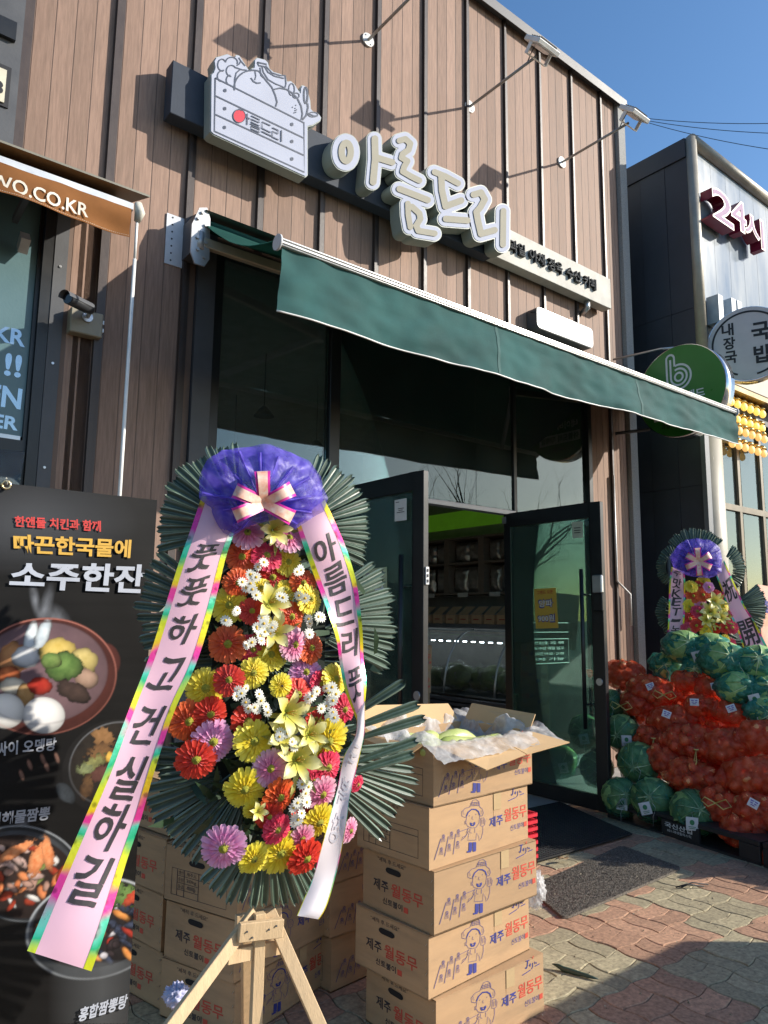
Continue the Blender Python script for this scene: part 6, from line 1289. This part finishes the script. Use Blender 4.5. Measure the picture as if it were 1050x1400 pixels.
# ================================================================== PALLET, CABBAGES AND ONIONS
plm = M('black_plastic_pallet', (.018,.019,.02), rough=.5, dirt=.3)
pal = tag(empty('plastic_pallet', (5.6,2.8,0)), 'black plastic pallet under the cabbages and onions with white company print on its side', 'pallet')
PT = .14; pA = Vector((4.86,3.42,0)); pB = Vector((4.66,2.20,0)); ux = (pB-pA).normalized(); un = Vector((-ux.y, ux.x, 0)); un = un if un.x > 0 else -un
def pp3(a, b, z): return pA+ux*a+un*b+Vector((0,0,z))
def pbox(a0,a1,b0,b1,z0,z1):
    m = MB(); v = [pp3(a,b,z) for z in (z0,z1) for a,b in ((a0,b0),(a1,b0),(a1,b1),(a0,b1))]; return m.add(v, [(0,3,2,1),(4,5,6,7),(0,1,5,4),(1,2,6,5),(2,3,7,6),(3,0,4,7)])
for k, (a0,a1) in enumerate(((0,1.22),(1.24,2.5))):
    pbox(a0,a1,0,1.1,PT-.03,PT).build('deck', plm, pal, .004); pbox(a0,a1,0.0,1.1,0,.015).build('skid', plm, pal)
    for b in (0,.45,.98): 
        for j in (0,.5,1): c_ = a0+(a1-a0-.14)*j; pbox(c_,c_+.14,b,b+.12,.0155,PT-.0305).build('foot', plm, pal, .003)
    pbox(a0+.142,a0+.45,-.002,.02,PT-.055,PT-.031).build('rail', plm, pal)
A_, B_ = pp3(.33,-.004,.045), pp3(.62,-.004,.045)
mk = pbox(.50,.80,-.006,.012,.018,PT-.032); mk.build('print_plate', plm, pal)
text_at('국신산업', pp3(.53,-.0085,.062), ux*.22, Vector((0,0,.035)), wv, pal, .02); text_at('031-재생플라스틱', pp3(.55,-.0085,.036), ux*.19, Vector((0,0,.018)), wv, pal, 0)
cab_m = M('cabbage_leaf', (.15,.32,.09), rough=.45, col2=(.36,.52,.20), scale=3.5, bump=.5, bscale=22, rand=.12); rib_c = M('cabbage_rib', (.55,.65,.36), rough=.5, bump=.1)
gnet = net('green_net', (.02,.22,.14), .50, .35, .5, 16, .3); gnet2 = net('teal_net', (.025,.30,.24), .30, .3, .5, 12, .3); rnet = net('red_onion_net', (.95,.10,.035), .42, .28, .65, 14, .3); rnet2 = net('bright_red_net', (.95,.14,.05), .32, .25, .65, 12, .3)
onm = M('onion_skin', (.66,.21,.07), rough=.4, col2=(.80,.36,.14), scale=5, stretch=(3,3,.6), bump=.08, rand=.2, spec=.5); tie = M('yellow_strap', (.62,.52,.16), rough=.5); labm = M('white_label', (.66,.66,.66), rough=.5, bump=0); labg = M('label_green',(.03,.20,.08),rough=.5,bump=0); labp = M('label_purple',(.14,.07,.35),rough=.5,bump=0)
def cab_mesh(seed):
    m = MB(); r_ = random.Random(seed)
    # leaves wrapped over each other; the head's stem points along +z
    m.ball((0,0,0), .93, 24, 16, (1,1,.9))
    for k in range(9):
        a0 = k*2.4+r_.uniform(-.2,.2); sp = r_.uniform(1.25,1.6); R0 = .945+.012*k; lift = r_.uniform(.02,.05)
        def fn(u, v, a0=a0, sp=sp, R0=R0, lift=lift, k=k):
            t = .10+v*1.65; w_ = sp*(.25+.85*math.sin(min(1,v*1.15+.12)*math.pi*.55)); a = a0+(u-.5)*w_*(1.25-.35*v)
            ed = max(abs(u-.5)*2, v)**6; rr = R0+.02*math.exp(-((u-.5)*14)**2)*(1.1-v)+lift*ed+.018*ed*math.sin(u*31+k)+.012*noise.noise(Vector((u*5,v*5,k)))-.012*abs(math.sin((abs(u-.5)*2+v*.6)*9))*(1-ed)*.6
            return Vector((math.sin(t)*math.cos(a)*rr, math.sin(t)*math.sin(a)*rr, math.cos(t)*rr*.93))
        m.grid(fn, 12, 12)
    return m.mesh('cabbage', cab_m)
cabm = [cab_mesh(k) for k in range(3)]
rm = MB()
for k in range(9):
    a = k*2.4; rm.tube([Vector((math.sin(t)*math.cos(a)*(.985+.012*k), math.sin(t)*math.sin(a)*(.985+.012*k), math.cos(t)*(.985+.012*k)*.93)) for t in (.08,.25,.5,.8,1.1)], [.045,.03,.018,.011,.004], 5)
rm.ball((0,0,.91), .13, 10, 6, (1,1,.5)); ribs_me = rm.mesh('leaf_ribs', rib_c)
def hull(pts_r, seed, nu=36, nv=24, pad=.006, sm=.35, crump=.010, axis=None):
    """net skin drawn tight over balls: farthest reach in every direction from their centre"""
    c = sum((p for p,_ in pts_r), Vector())/len(pts_r); Pn = np.array([(*(p-c), r) for p,r in pts_r]); vs = []; rads = np.zeros((nv+1,nu))
    for j in range(nv+1):
        t = math.pi*j/nv
        for i in range(nu):
            d = np.array([math.sin(t)*math.cos(2*math.pi*i/nu), math.sin(t)*math.sin(2*math.pi*i/nu), math.cos(t)]); b = Pn[:,:3]@d; q2 = (Pn[:,:3]**2).sum(1)-b*b; h = Pn[:,3]**2-q2
            hit = np.where(h > 0, b+np.sqrt(np.maximum(h,0)), b-np.sqrt(np.maximum(q2,0))*.8); rads[j,i] = hit.max()
    for _ in range(2):
        s_ = (np.roll(rads,1,1)+np.roll(rads,-1,1)+np.vstack([rads[:1],rads[:-1]])+np.vstack([rads[1:],rads[-1:]]))/4; rads = np.maximum(rads, rads*(1-sm)+s_*sm)
    rads[0] = rads[0].mean(); rads[-1] = rads[-1].mean()
    for j in range(nv+1):
        t = math.pi*j/nv
        for i in range(nu):
            d = Vector((math.sin(t)*math.cos(2*math.pi*i/nu), math.sin(t)*math.sin(2*math.pi*i/nu), math.cos(t))); rr = rads[j,i]+pad; rr += crump*noise.noise((c+d*rr)*22+Vector((seed,0,0))); vs.append(c+d*rr)
    return MB().add(vs, [(j*nu+i,(j+1)*nu+i,(j+1)*nu+(i+1)%nu,j*nu+(i+1)%nu) for j in range(nv) for i in range(nu)], True)
brn = random.Random(17)
def label_on(root, c, nrm, w_, h_, kind, rot=0):
    nrm = nrm.normalized(); x = Vector((0,0,1)).cross(nrm).normalized(); y = nrm.cross(x); ca, sa = math.cos(rot), math.sin(rot); x, y = x*ca+y*sa, y*ca-x*sa
    def f(u, v, k=0): return c+x*(u-.5)*w_+y*(v-.5)*h_+nrm*(k+.006*math.sin(math.pi*u)*math.sin(math.pi*v))
    m = MB(); m.grid(f, 4, 4); lb = m.build('label', labm, root)
    m = MB()
    if kind == 'g':
        P = arc(.5,.62,.2,.2,0,360,12); m.add([f(a,b,.002) for a,b in P], [tuple(range(len(P)))]); strokes_mb(m, [([(.2,.28),(.8,.28)],.05),([(.25,.16),(.75,.16)],.05)], lambda u,v,z=0: f(u,v,.002+z)); m.build('label_print', labg, lb)
    else:
        strokes_mb(m, [([(.15,.75),(.85,.75)],.14),([(.2,.5),(.8,.5)],.12),([(.3,.28),(.7,.28)],.1)], lambda u,v,z=0: f(u,v,.002+z)); m.build('label_print', labp, lb)
def knot(root, p, nrm, ln=.16, down=True):
    m = MB(); m.tube([p+Vector((.018*math.cos(a),.018*math.sin(a),.0))+nrm*.02 for a in np.linspace(0,6.28,9)], .004, 5); 
    for s in (-1,1): m.tube([p+nrm*.02, p+nrm*.04+Vector((.02*s,.02*s,-ln*.4)), p+nrm*.035+Vector((.015*s,-.012*s,-ln*(1 if s>0 else .75)))], .0045, 4)
    m.build('yellow_tie', tie, root)
n_pile = Vector((-.77,0,.64)).normalized(); P_pile = Vector((4.93,3,.25))
camd = lambda p: (EYEV-p).normalized()
def cab_bag(c, r, stem, lab, n=1, net_=gnet, label=True, lrot=0, ax=None):
    root = tag(empty('cabbage_sack', (c.x,c.y,c.z-r)), lab, 'cabbage sack', 'green net sacks of cabbage'); pts = []
    for k in range(n):
        cc = c+(ax*(k-(n-1)/2)*r*1.5 if ax else Vector()); z = (stem+Vector((brn.uniform(-.3,.3),brn.uniform(-.3,.3),brn.uniform(-.3,.3)))).normalized(); x = z.orthogonal().normalized(); y = z.cross(x)
        T_ = Matrix.Translation(cc)@Matrix((x,y,z)).transposed().to_4x4()@Matrix.Rotation(brn.uniform(0,6),4,'Z')@Matrix.Diagonal((r,r,r,1)); T_ = Matrix.Translation(cc)@Matrix.Diagonal((1,1,.84 if ax else .93,1))@Matrix.Translation(-cc)@T_; o = inst('cabbage', cabm[k%3], root, T_); inst('leaf_ribs', ribs_me, o, T_); pts += [(cc+ax*r*.2,r*.92),(cc-ax*r*.2,r*.92)] if ax else [(cc,r*1.0)]
    h = hull(pts, brn.uniform(0,99), 56, 36, .004, .4, .013 if net_ is gnet else .034)
    for i_, v_ in enumerate(h.v):
        dz_ = v_.z-c.z; h.v[i_] = Vector((v_.x, v_.y, c.z+dz_*(.88 if ax else .96)))+Vector((0,0,-.02 if dz_ < -.6*r else 0))
    h.build('net', net_, root)
    d = camd(c)
    if label: label_on(root, c+d*r*1.04+Vector((brn.uniform(-.3,.3)*r,brn.uniform(-.3,.3)*r,-.45*r)), d+Vector((0,0,-.3)), .075, .085, 'g', lrot)
    # loose thread of the net
    p = c+d*r*1.06; m = MB(); m.tube([p+Vector((.01*math.sin(t*4),.012*math.cos(t*5),-.03*t-.0)) for t in range(7)], .0015, 4); m.build('net_thread', labm, root)
    return root
on_me = MB(); on_me.ball((0,0,0), 1, 12, 9, (1,1,.92), lambda d: 1+(.10 if d.z > .93 else 0)); on_me.tube([(0,0,.95),(.02,0,1.15),(.0,.05,1.28)], [.16,.09,.03], 6); on_mesh = on_me.mesh('onion', onm)
def onion_bag(c, ax, L_, r, lab, knots=(), net_=rnet, seed=0, label=True, dens=1.0, strap=.16):
    r_ = random.Random(seed); root = tag(empty('onion_sack', (c.x,c.y,c.z-r)), lab, 'onion sack', 'red net sacks of onions'); ax = ax.normalized(); b1 = ax.cross(Vector((0,0,1))).normalized(); b2 = ax.cross(b1); ro = .036; pts = []
    d = camd(c); tries = 0
    while len(pts) < 46*dens and tries < 2600:
        tries += 1; u = r_.gauss(0,1), r_.gauss(0,1), r_.gauss(0,1); q = Vector(u).normalized(); k = r_.uniform(.72,1) if tries < 1900 else r_.uniform(.3,.9)
        p = c+(ax*q.x*(L_-ro)+b1*q.y*(r-ro)+b2*q.z*(r-ro))*k; rr = ro*r_.uniform(.85,1.15)
        if (p-c).dot(d) < -.35*r: continue
        if all((p-o_).length > (rr+ro_)*.90 for o_, ro_ in pts): pts.append((p, rr))
    for p, rr in pts:
        inst('onion', on_mesh, root, Matrix.Translation(p)@Matrix.Rotation(r_.uniform(0,6),4,Vector((r_.uniform(-1,1),r_.uniform(-1,1),r_.uniform(-1,1))).normalized())@Matrix.Diagonal((rr,rr,rr,1)))
    core = [(c+ax*(L_-r)*t, r*.80) for t in (-.8,-.3,.3,.8)] if L_ > r*1.15 else [(c, r*.82)]
    hull(pts+core, seed*7.1, 44, 28, .003, .30, .012).build('net', net_, root)
    kn_ = knots or ((1,) if ax.dot(d) > 0 else (-1,))
    for s in kn_:
        p = c+ax*s*L_*1.02; m = MB(); m.tube([p-ax*s*.045, p-ax*s*.01, p+ax*s*.018, p+ax*s*.04, p+ax*s*.065+Vector((0,0,-.012))], [.075,.035,.012,.030,.042], 14); 
        for q_ in range(len(m.v)): m.v[q_] = m.v[q_]+Vector((r_.uniform(-1,1),r_.uniform(-1,1),r_.uniform(-1,1)))*.004
        m.build('gathered_end', rnet2, root)
        if knots and strap: knot(root, p, (d+ax*s*.5).normalized(), strap)
    if label: label_on(root, c+d*(r*1.10)+Vector((r_.uniform(-.4,.4)*r,r_.uniform(-.4,.4)*r,r_.uniform(-.1,.5)*r)), d, .062, .052, 'p', r_.uniform(-.6,.6))
    return root
stemd = Vector((-.85,-.45,.1))
CB = [((850,1001),23,'cabbage net sack wedged between door edge and topmost onion row'),((873,1043),27,'cabbage net sack with tilted label in the second row beside the door'),((849,1088),24,'cabbage net sack nearest the open door at pallet level'),((893,1092),28,'cabbage net sack in the middle of the bottom row on the pallet'),
      ((948,1110),29,'rightmost cabbage net sack of the bottom row, its label on top'),((836,960),17,'small piece of cabbage net sack high beside the door edge')]
for k, ((x,y),rp,lab) in enumerate(CB):
    p = atp(x,y,P_pile+n_pile*(-.02),n_pile); z = (p-EYEV).dot(_fw); r = rp/F_PX*z*1.02; cab_bag(p, r, stemd, lab, 1, gnet, k != 5, brn.uniform(-.3,.3))
for k, (x,y,r,n,lab,q) in enumerate(((953,886,.155,2,'big teal cabbage sack on top of the pile, left, in front of the small wreath',.03),(1013,906,.175,2,'big teal cabbage sack in the middle of the top row below the pink ribbon',.03),(912,910,.125,1,'dark green cabbage net at the left end of the top row',-.10),(951,915,.10,1,'small green cabbage net squeezed under the two big top sacks',-.03),(1030,944,.15,2,'teal cabbage net sack with white label at the right, right of the loose onions',-.02),(1049,975,.13,1,'teal cabbage net at the right edge above the onion sacks',-.04))):
    p = atp(x,y,P_pile+n_pile*q,n_pile); cab_bag(p, r*(.93 if n > 1 else 1.02), Vector((-.8,-.5,.2)), lab, n, gnet2, k in (0,4,5), .3, Vector((.35,-.9,-.12)).normalized())
for x, y, z, r, lab in ((5.16,3.72,.27,.13,'cabbage net sack seen through the open door glass, lowest and nearest'),(5.22,4.12,.26,.13,'cabbage net sack behind the open door glass, lowest by the window'),(5.20,3.86,.53,.125,'cabbage net sack behind the open door glass, second layer'),(5.46,3.68,.58,.13,'cabbage net sack behind the door edge, second layer'),(5.50,4.08,.50,.13,'cabbage net sack in the corner by the fixed window')):
    cab_bag(Vector((x,y,z)), r, stemd, lab, 1, gnet, True, .2)
OB = [(852,922,(.3,-.9,0),.24,.15,'bright red onion sack at the upper left corner beside the door',(-1,),1),(890,945,(.3,-.9,-.1),.24,.15,'onion sack second from the door in the upper row',(),0),(868,962,(.1,-.9,-.2),.15,.12,'onion sack with yellow bow hanging by the door edge',(),0),
      (916,984,(.2,-.95,.1),.20,.14,'onion sack below the upper row, with scrunched bright net top',(),1),(887,1010,(.2,-.9,0),.12,.125,'small onion sack end facing out left of the centre',(),0),(940,1012,(.5,-.8,.0),.23,.16,'onion sack with twisted end and yellow strap in the centre of the pile',(-1,),0),
      (999,1020,(.7,-.6,.1),.24,.16,'onion sack with yellow strap right of centre',(-1,),1),(1045,1008,(.6,-.7,.1),.22,.15,'red onion sack cut by the right edge, upper',(),1),(908,1040,(.2,-.8,-.4),.17,.13,'onion sack sagging between the cabbages and the centre',(),0),(945,1062,(.3,-.9,-.1),.22,.15,'onion sack under the yellow-strapped one',(),0),
      (1030,1062,(.6,-.7,.1),.24,.17,'large sunlit onion sack at the right edge',(),1),(984,1100,(.3,-.9,-.3),.18,.14,'onion sack with yellow bow low in the middle',(),0),(1035,1110,(.3,-.9,-.1),.17,.14,'onion sack low at the right edge with label',(),0),(1010,1136,(.2,-.9,0),.15,.125,'lowest onion sack on the pallet corner',(),0),
      (1048,1170,(.1,-1,0),.12,.12,'onion sack on the ground at the right edge',(),0),(957,966,(.3,-.9,.1),.15,.12,'loose small onion bag with purple label, left in the upper middle',(),0),(972,938,(.4,-.8,.1),.15,.10,'small onion bag with white label under the teal cabbages',(),0),(1000,975,(.4,-.8,-.2),.15,.10,'small onion bag with label right of the upper middle',(),0),(940,930,(.4,-.8,.05),.16,.10,'small onion bag behind the others in the upper row',(),0)]
for k, (x,y,ax,L_,r,lab,kn,br) in enumerate(OB):
    p = atp(x,y,P_pile+n_pile*(-.02),n_pile); onion_bag(p, Vector(ax), L_*.96, r*.95, lab, kn, rnet2 if br else rnet, k+1, k in (1,3,12,15,16,17), 1, .20)
for (x,y) in ((848,965),(978,1098),(907,950)):
    p = atp(x,y,P_pile+n_pile*.16,n_pile); m = MB()
    for s in (-1,1): m.tube([p, p+Vector((.02*s,-.06*s,.03)), p+Vector((.01,-.10*s,-.005)), p+Vector((0,-.05*s,-.03)), p], .004, 5)
    o = m.build('strap_bow', tie); tag(o, 'yellow plastic strap tied in a bow %s' % {848:'on the onion net beside the door edge',978:'low on the onion sacks in the middle',907:'on the upper onion sacks'}[x], 'strap')
# the pile goes on behind the visible faces and towards the street, past the right edge of the picture
for k, (x,y,z,lab) in enumerate(((5.05,2.0,.32,'onion sack at pallet level just past the right edge of the photo'),(5.15,1.66,.32,'outermost onion sack at pallet level toward the street'),(5.35,2.05,.58,'second-layer onion sack past the right edge'),(5.40,1.68,.58,'second-layer outermost onion sack toward the street'),(5.6,2.1,.86,'third-layer onion sack past the right edge'),(5.62,1.72,.86,'third-layer outermost onion sack toward the street'),(5.8,1.95,1.08,'topmost onion sack past the right edge'),(5.62,2.08,.33,'onion sack at pallet level, inner row past the right edge'),(5.66,1.68,.33,'onion sack at pallet level, inner row toward the street'),(5.85,1.9,.64,'onion sack holding up the top ones past the right edge'))):
    onion_bag(Vector((x,y,z)), Vector((.9,.1,0)), .26, .19, lab, (), rnet, 60+k, False, .5)
for k, (x,y) in enumerate(((900,975),(930,1000),(975,1000),(925,1040),(970,1060),(1010,1040),(955,1090),(880,1040),(1000,1090),(960,960),(1010,990),(905,950))):
    p = atp(x,y,P_pile-n_pile*.26,n_pile); p.z = max(p.z,.3); onion_bag(p, Vector((.3,-.9,0)), .24, .17, 'onion sack buried %s in the second layer of the pile' % ('upper left','upper middle','upper right','centre left','centre','centre right','low in the middle','low left','low right','under the teal sacks','right, under the teal sack','behind the top left sack')[k], (), rnet, 80+k, False, .5)
# ================================================================== MATS AND SMALL THINGS
rub = M('rubber_mat_black', (.022,.022,.024), rough=.55, dirt=.35); coir = M('coarse_loop_mat', (.15,.13,.105), rough=.95, scale=120, var=.7, bump=1, bscale=300)
g_ = [at(x,y,2,.02) for x,y in ((722,1178),(770,1098),(858,1146),(762,1236))]
C0, C1, C2, C3 = Vector((3.28,3.90,0)), Vector((4.86,3.86,0)), Vector((4.56,3.02,0)), Vector((3.20,3.05,0))
rm_ = tag(empty('rubber_mat', (4.0,3.4,0)), 'black rubber scraper mat with small holes in front of the doorway', 'door mat')
def mq(u, v, z): return C0*(1-u)*(1-v)+C1*u*(1-v)+C3*(1-u)*v+C2*u*v+Vector((0,0,z))
m = MB(); nu, nv = 64, 36; m.add([mq(0,0,.013),mq(1,0,.013),mq(1,1,.013),mq(0,1,.013),mq(0,0,.016),mq(1,0,.016),mq(1,1,.016),mq(0,1,.016)], [(0,1,2,3),(7,6,5,4),(0,4,5,1),(1,5,6,2),(2,6,7,3),(3,7,4,0)]); m.build('base', rub, rm_)
m = MB()
for i in range(nu+1): m.bar(mq(i/nu,0,.020), mq(i/nu,1,.020), .008, .008)
for j in range(nv+1): m.bar(mq(0,j/nv,.022), mq(1,j/nv,.022), .009, .007)
struct(m.build('rubber_ribs', rub, rm_), 'stuff')
cmt = tag(empty('coir_mat', (3.7,2.6,0)), 'thick grey-brown loop mat with rounded corners, half in sunlight', 'door mat')
Q = [at(x,y,2,.02) for x,y in ((733,1222),(858,1158),(941,1190),(775,1253))]
Q = [Vector((3.235,2.80,0)), Vector((4.30,2.93,0)), Vector((4.22,2.46,0)), Vector((3.06,2.42,0))]
def cq(u, v, z=0): return Q[0]*(1-u)*(1-v)+Q[1]*u*(1-v)+Q[3]*(1-u)*v+Q[2]*u*v+Vector((0,0,z))
P = rrect(0,0,1,1,.07,5); P = [(a,min(1,max(0,b))) for a,b in P]; n = len(P); m = MB(); m.add([cq(a,b,.001) for a,b in P]+[cq(a,b,.014) for a,b in P], [tuple(range(n,2*n))]+[(i,(i+1)%n,(i+1)%n+n,i+n) for i in range(n)]); m.build('base', coir, cmt)
m = MB(); r_ = random.Random(9)
for k in range(26000):
    u, v = r_.random(), r_.random(); 
    if (min(u,1-u) < .02 and min(v,1-v) < .05): continue
    p = cq(u,v,.013); a = r_.uniform(0,6.28); l = r_.uniform(.003,.007); d = Vector((math.cos(a)*l,math.sin(a)*l,r_.uniform(.002,.008))); s__ = Vector((-math.sin(a),math.cos(a),0))*.0018
    m.add([p-s__,p+s__,p+d], [(0,1,2)])
struct(m.build('mat_loops', coir, cmt), 'stuff')
# red baskets behind the boxes
bas = M('red_plastic', (.62,.03,.05), rough=.35, bump=0); bc = Vector((3.02,2.58,0))
bc = at(700,1290,2,0); bc = Vector((3.05,2.95,0))
P0 = at(721,1165,1,2.75); bc = Vector((P0.x-.14, 2.80, 0))
for k in range(7):
    e_ = tag(empty('red_basket', (bc.x,bc.y,.02+.035*k)), 'red plastic shopping basket, %s of the nested stack behind the radish boxes' % ('lowest','second','third','fourth','fifth','sixth','topmost')[k], 'basket', 'nested red baskets'); z0 = .02+.035*k
    m = MB(); hw, hd = .15, .11; z1 = z0+.19
    for (a,b) in (((-hw,-hd),(hw,-hd)),((hw,-hd),(hw,hd)),((hw,hd),(-hw,hd)),((-hw,hd),(-hw,-hd))):
        m.bar(Vector((bc.x+a[0],bc.y+a[1],z1)), Vector((bc.x+b[0],bc.y+b[1],z1)), .012, .016)
    m.build('rim', bas, e_)
    m = MB()
    for i in range(9):
        for sgn in (-1,1):
            x = -hw+2*hw*i/8; m.bar(Vector((bc.x+x*.85,bc.y+sgn*hd*.85,z0)), Vector((bc.x+x,bc.y+sgn*hd,z1)), .006, .003)
            y = -hd+2*hd*i/8; m.bar(Vector((bc.x+sgn*hw*.85,bc.y+y*.85,z0)), Vector((bc.x+sgn*hw,bc.y+y,z1)), .006, .003)
    m.box((bc.x-hw*.85,bc.y-hd*.85,z0),(bc.x+hw*.85,bc.y+hd*.85,z0+.004)); m.build('lattice_wall', bas, e_)
# plastic bag, crumpled paper, strap on the paving
def crumple(c, r, mat, name, lab, cat, seed, sc=(1,1,1), amp=.5, nu=40, nv=26):
    m = MB(); m.ball(c, r, nu, nv, sc, lambda d: 1+amp*(abs(noise.noise(d*2.6+Vector((seed,0,0))))*-1.3+.35+.45*noise.noise(d*6+Vector((0,seed,0)))+.25*noise.noise(d*13))); return tag(m.build(name, mat), lab, cat)
P0 = at(729,1215,1,2.40); crumple(P0, .062, net('bag_film', (.85,.86,.88), .55, .1, .4, 14, .5), 'plastic_bag', 'crumpled clear plastic bag leaning on the radish boxes by the mat', 'plastic bag', 5, (.9,.8,1.25), .55)
P0 = at(241,1361,1,2.12); P0.z = max(P0.z,.03); crumple(P0, .03, M('crumpled_tissue',(.50,.50,.68),rough=.8,bump=.2), 'crumpled_paper', 'crumpled lilac-white paper on the dark ground left of the tripod', 'paper', 9, (1,1,.9), .7)
A, B = at(755,1322,2,.006), at(818,1340,2,.006)
m = MB(); m.tube([A+(B-A)*t/8+Vector((0,0,.004+.008*(1-t/8)*(t<2))) for t in range(9)], [.002,.008,.011,.011,.010,.009,.008,.006,.002], 7); tag(m.build('dark_leaf_blade', leaf_me.materials[0]), 'single dark fallen palm leaf lying on the sunlit pavers', 'leaf')
m = MB(); A, B = at(924,1213,2,.01), at(962,1212,2,.008); m.tube([A, A.lerp(B,.4)+Vector((0,0,.015)), B], .004, 5); m.tube([A.lerp(B,.2), A.lerp(B,.7)+Vector((.02,.03,.01)), B+Vector((.05,.0,0))], .0035, 5); tag(m.build('black_cord', ink), 'short black cord lying at the corner of the coir mat', 'cord')
m = MB(); A = at(765,1176,2,.03); m.grid(lambda u,v: A+Vector((u*.09,v*.035,.008*math.sin(u*6)+.006*math.sin(v*5))), 8, 4); tag(m.build('dry_leaf', M('dry_leaf',(.22,.14,.07),rough=.8)), 'dry brown leaf on the rubber mat edge', 'leaf')
dr = random.Random(2); lm = MB()
for k in range(240):
    x, y = dr.uniform(2.2,4.9), dr.uniform(1.5,4.1); a = dr.uniform(0,6.3); l = dr.uniform(.004,.012)
    lm.add([(x,y,.018 if y>2.5 else .003),(x+l*math.cos(a),y+l*math.sin(a),.021 if y>2.5 else .005),(x+l*.5*math.cos(a+1),y+l*.5*math.sin(a+1),.024 if y>2.5 else .008)], [(0,1,2)])
struct(lm.build('leaf_crumbs', M('pale_crumbs',(.42,.36,.25),rough=.8)), 'stuff')
# ================================================================== STREET SIDE (outside the picture: it shades and is mirrored in the glass)
cst = tag(empty('shadow_caster_crates', (4.7,.05,0)), 'unseen caster of the near ground shadow, made up as blue produce crates', 'crates')  # unseen caster of the near ground shadow; the crates are made up for it
for k in range(5): 
    m = MB(); m.box((4.15,-.45,.012+k*.24),(5.26,.45,.236+k*.24)); m.build('crate', M('crate_blue',(.03,.07,.22),rough=.5), cst, .01)
bark = M('bare_tree_bark', (.07,.055,.045), rough=.95, bump=1, bscale=20)
def tree(name, x, y, h, seed, lab, lean=.0, r0=.17, tf=.42):
    r_ = random.Random(seed); root = tag(empty(name, (x,y,-.1)), lab, 'tree', 'bare street trees'); tk = MB(); cr = MB()
    def grow(p, d, l, r, dep):
        pts = [p]; rs = [r]; 
        for k in range(4):
            d = (d+Vector((r_.gauss(0,.10),r_.gauss(0,.10),r_.gauss(.03,.06)))).normalized(); p = p+d*l/4; pts.append(p); rs.append(r*(1-.14*(k+1)))
        (tk if dep == 0 else cr).tube(pts, rs, 9 if dep < 2 else (5 if dep < 4 else 3), False)
        if dep >= 6: return
        for k in range(3 if dep < 2 else r_.choice((2,2,3))):
            q = d.orthogonal().normalized(); q.rotate(Matrix.Rotation(r_.uniform(0,6.28),3,d)); nd = (d+q*r_.uniform(.45,.95)+Vector((0,0,.18))).normalized(); grow(pts[-1] if k == 0 else pts[r_.choice((2,3,4))], nd, l*r_.uniform(.62,.82)*(.72 if dep == 0 and tf > .45 else 1), rs[-1]*r_.uniform(.6,.8), dep+1)
    grow(Vector((x,y,-.1)), Vector((lean,0,1)).normalized(), h*tf, r0, 0); tk.build('trunk', bark, root); cr.build('crown', bark, root)
tree('bare_tree', 18.2, -9.6, 7.4, 4, 'bare thick street tree across the road, outside the picture', -.04, .46)
tree('bare_tree', 20.2, -9.8, 7.4, 8, 'bare forked street tree across the road, outside the picture', .05, .42)
tree('bare_tree', 31.0, -9.8, 9.5, 15, 'bare street tree far along the road, outside the picture', .0, .30)
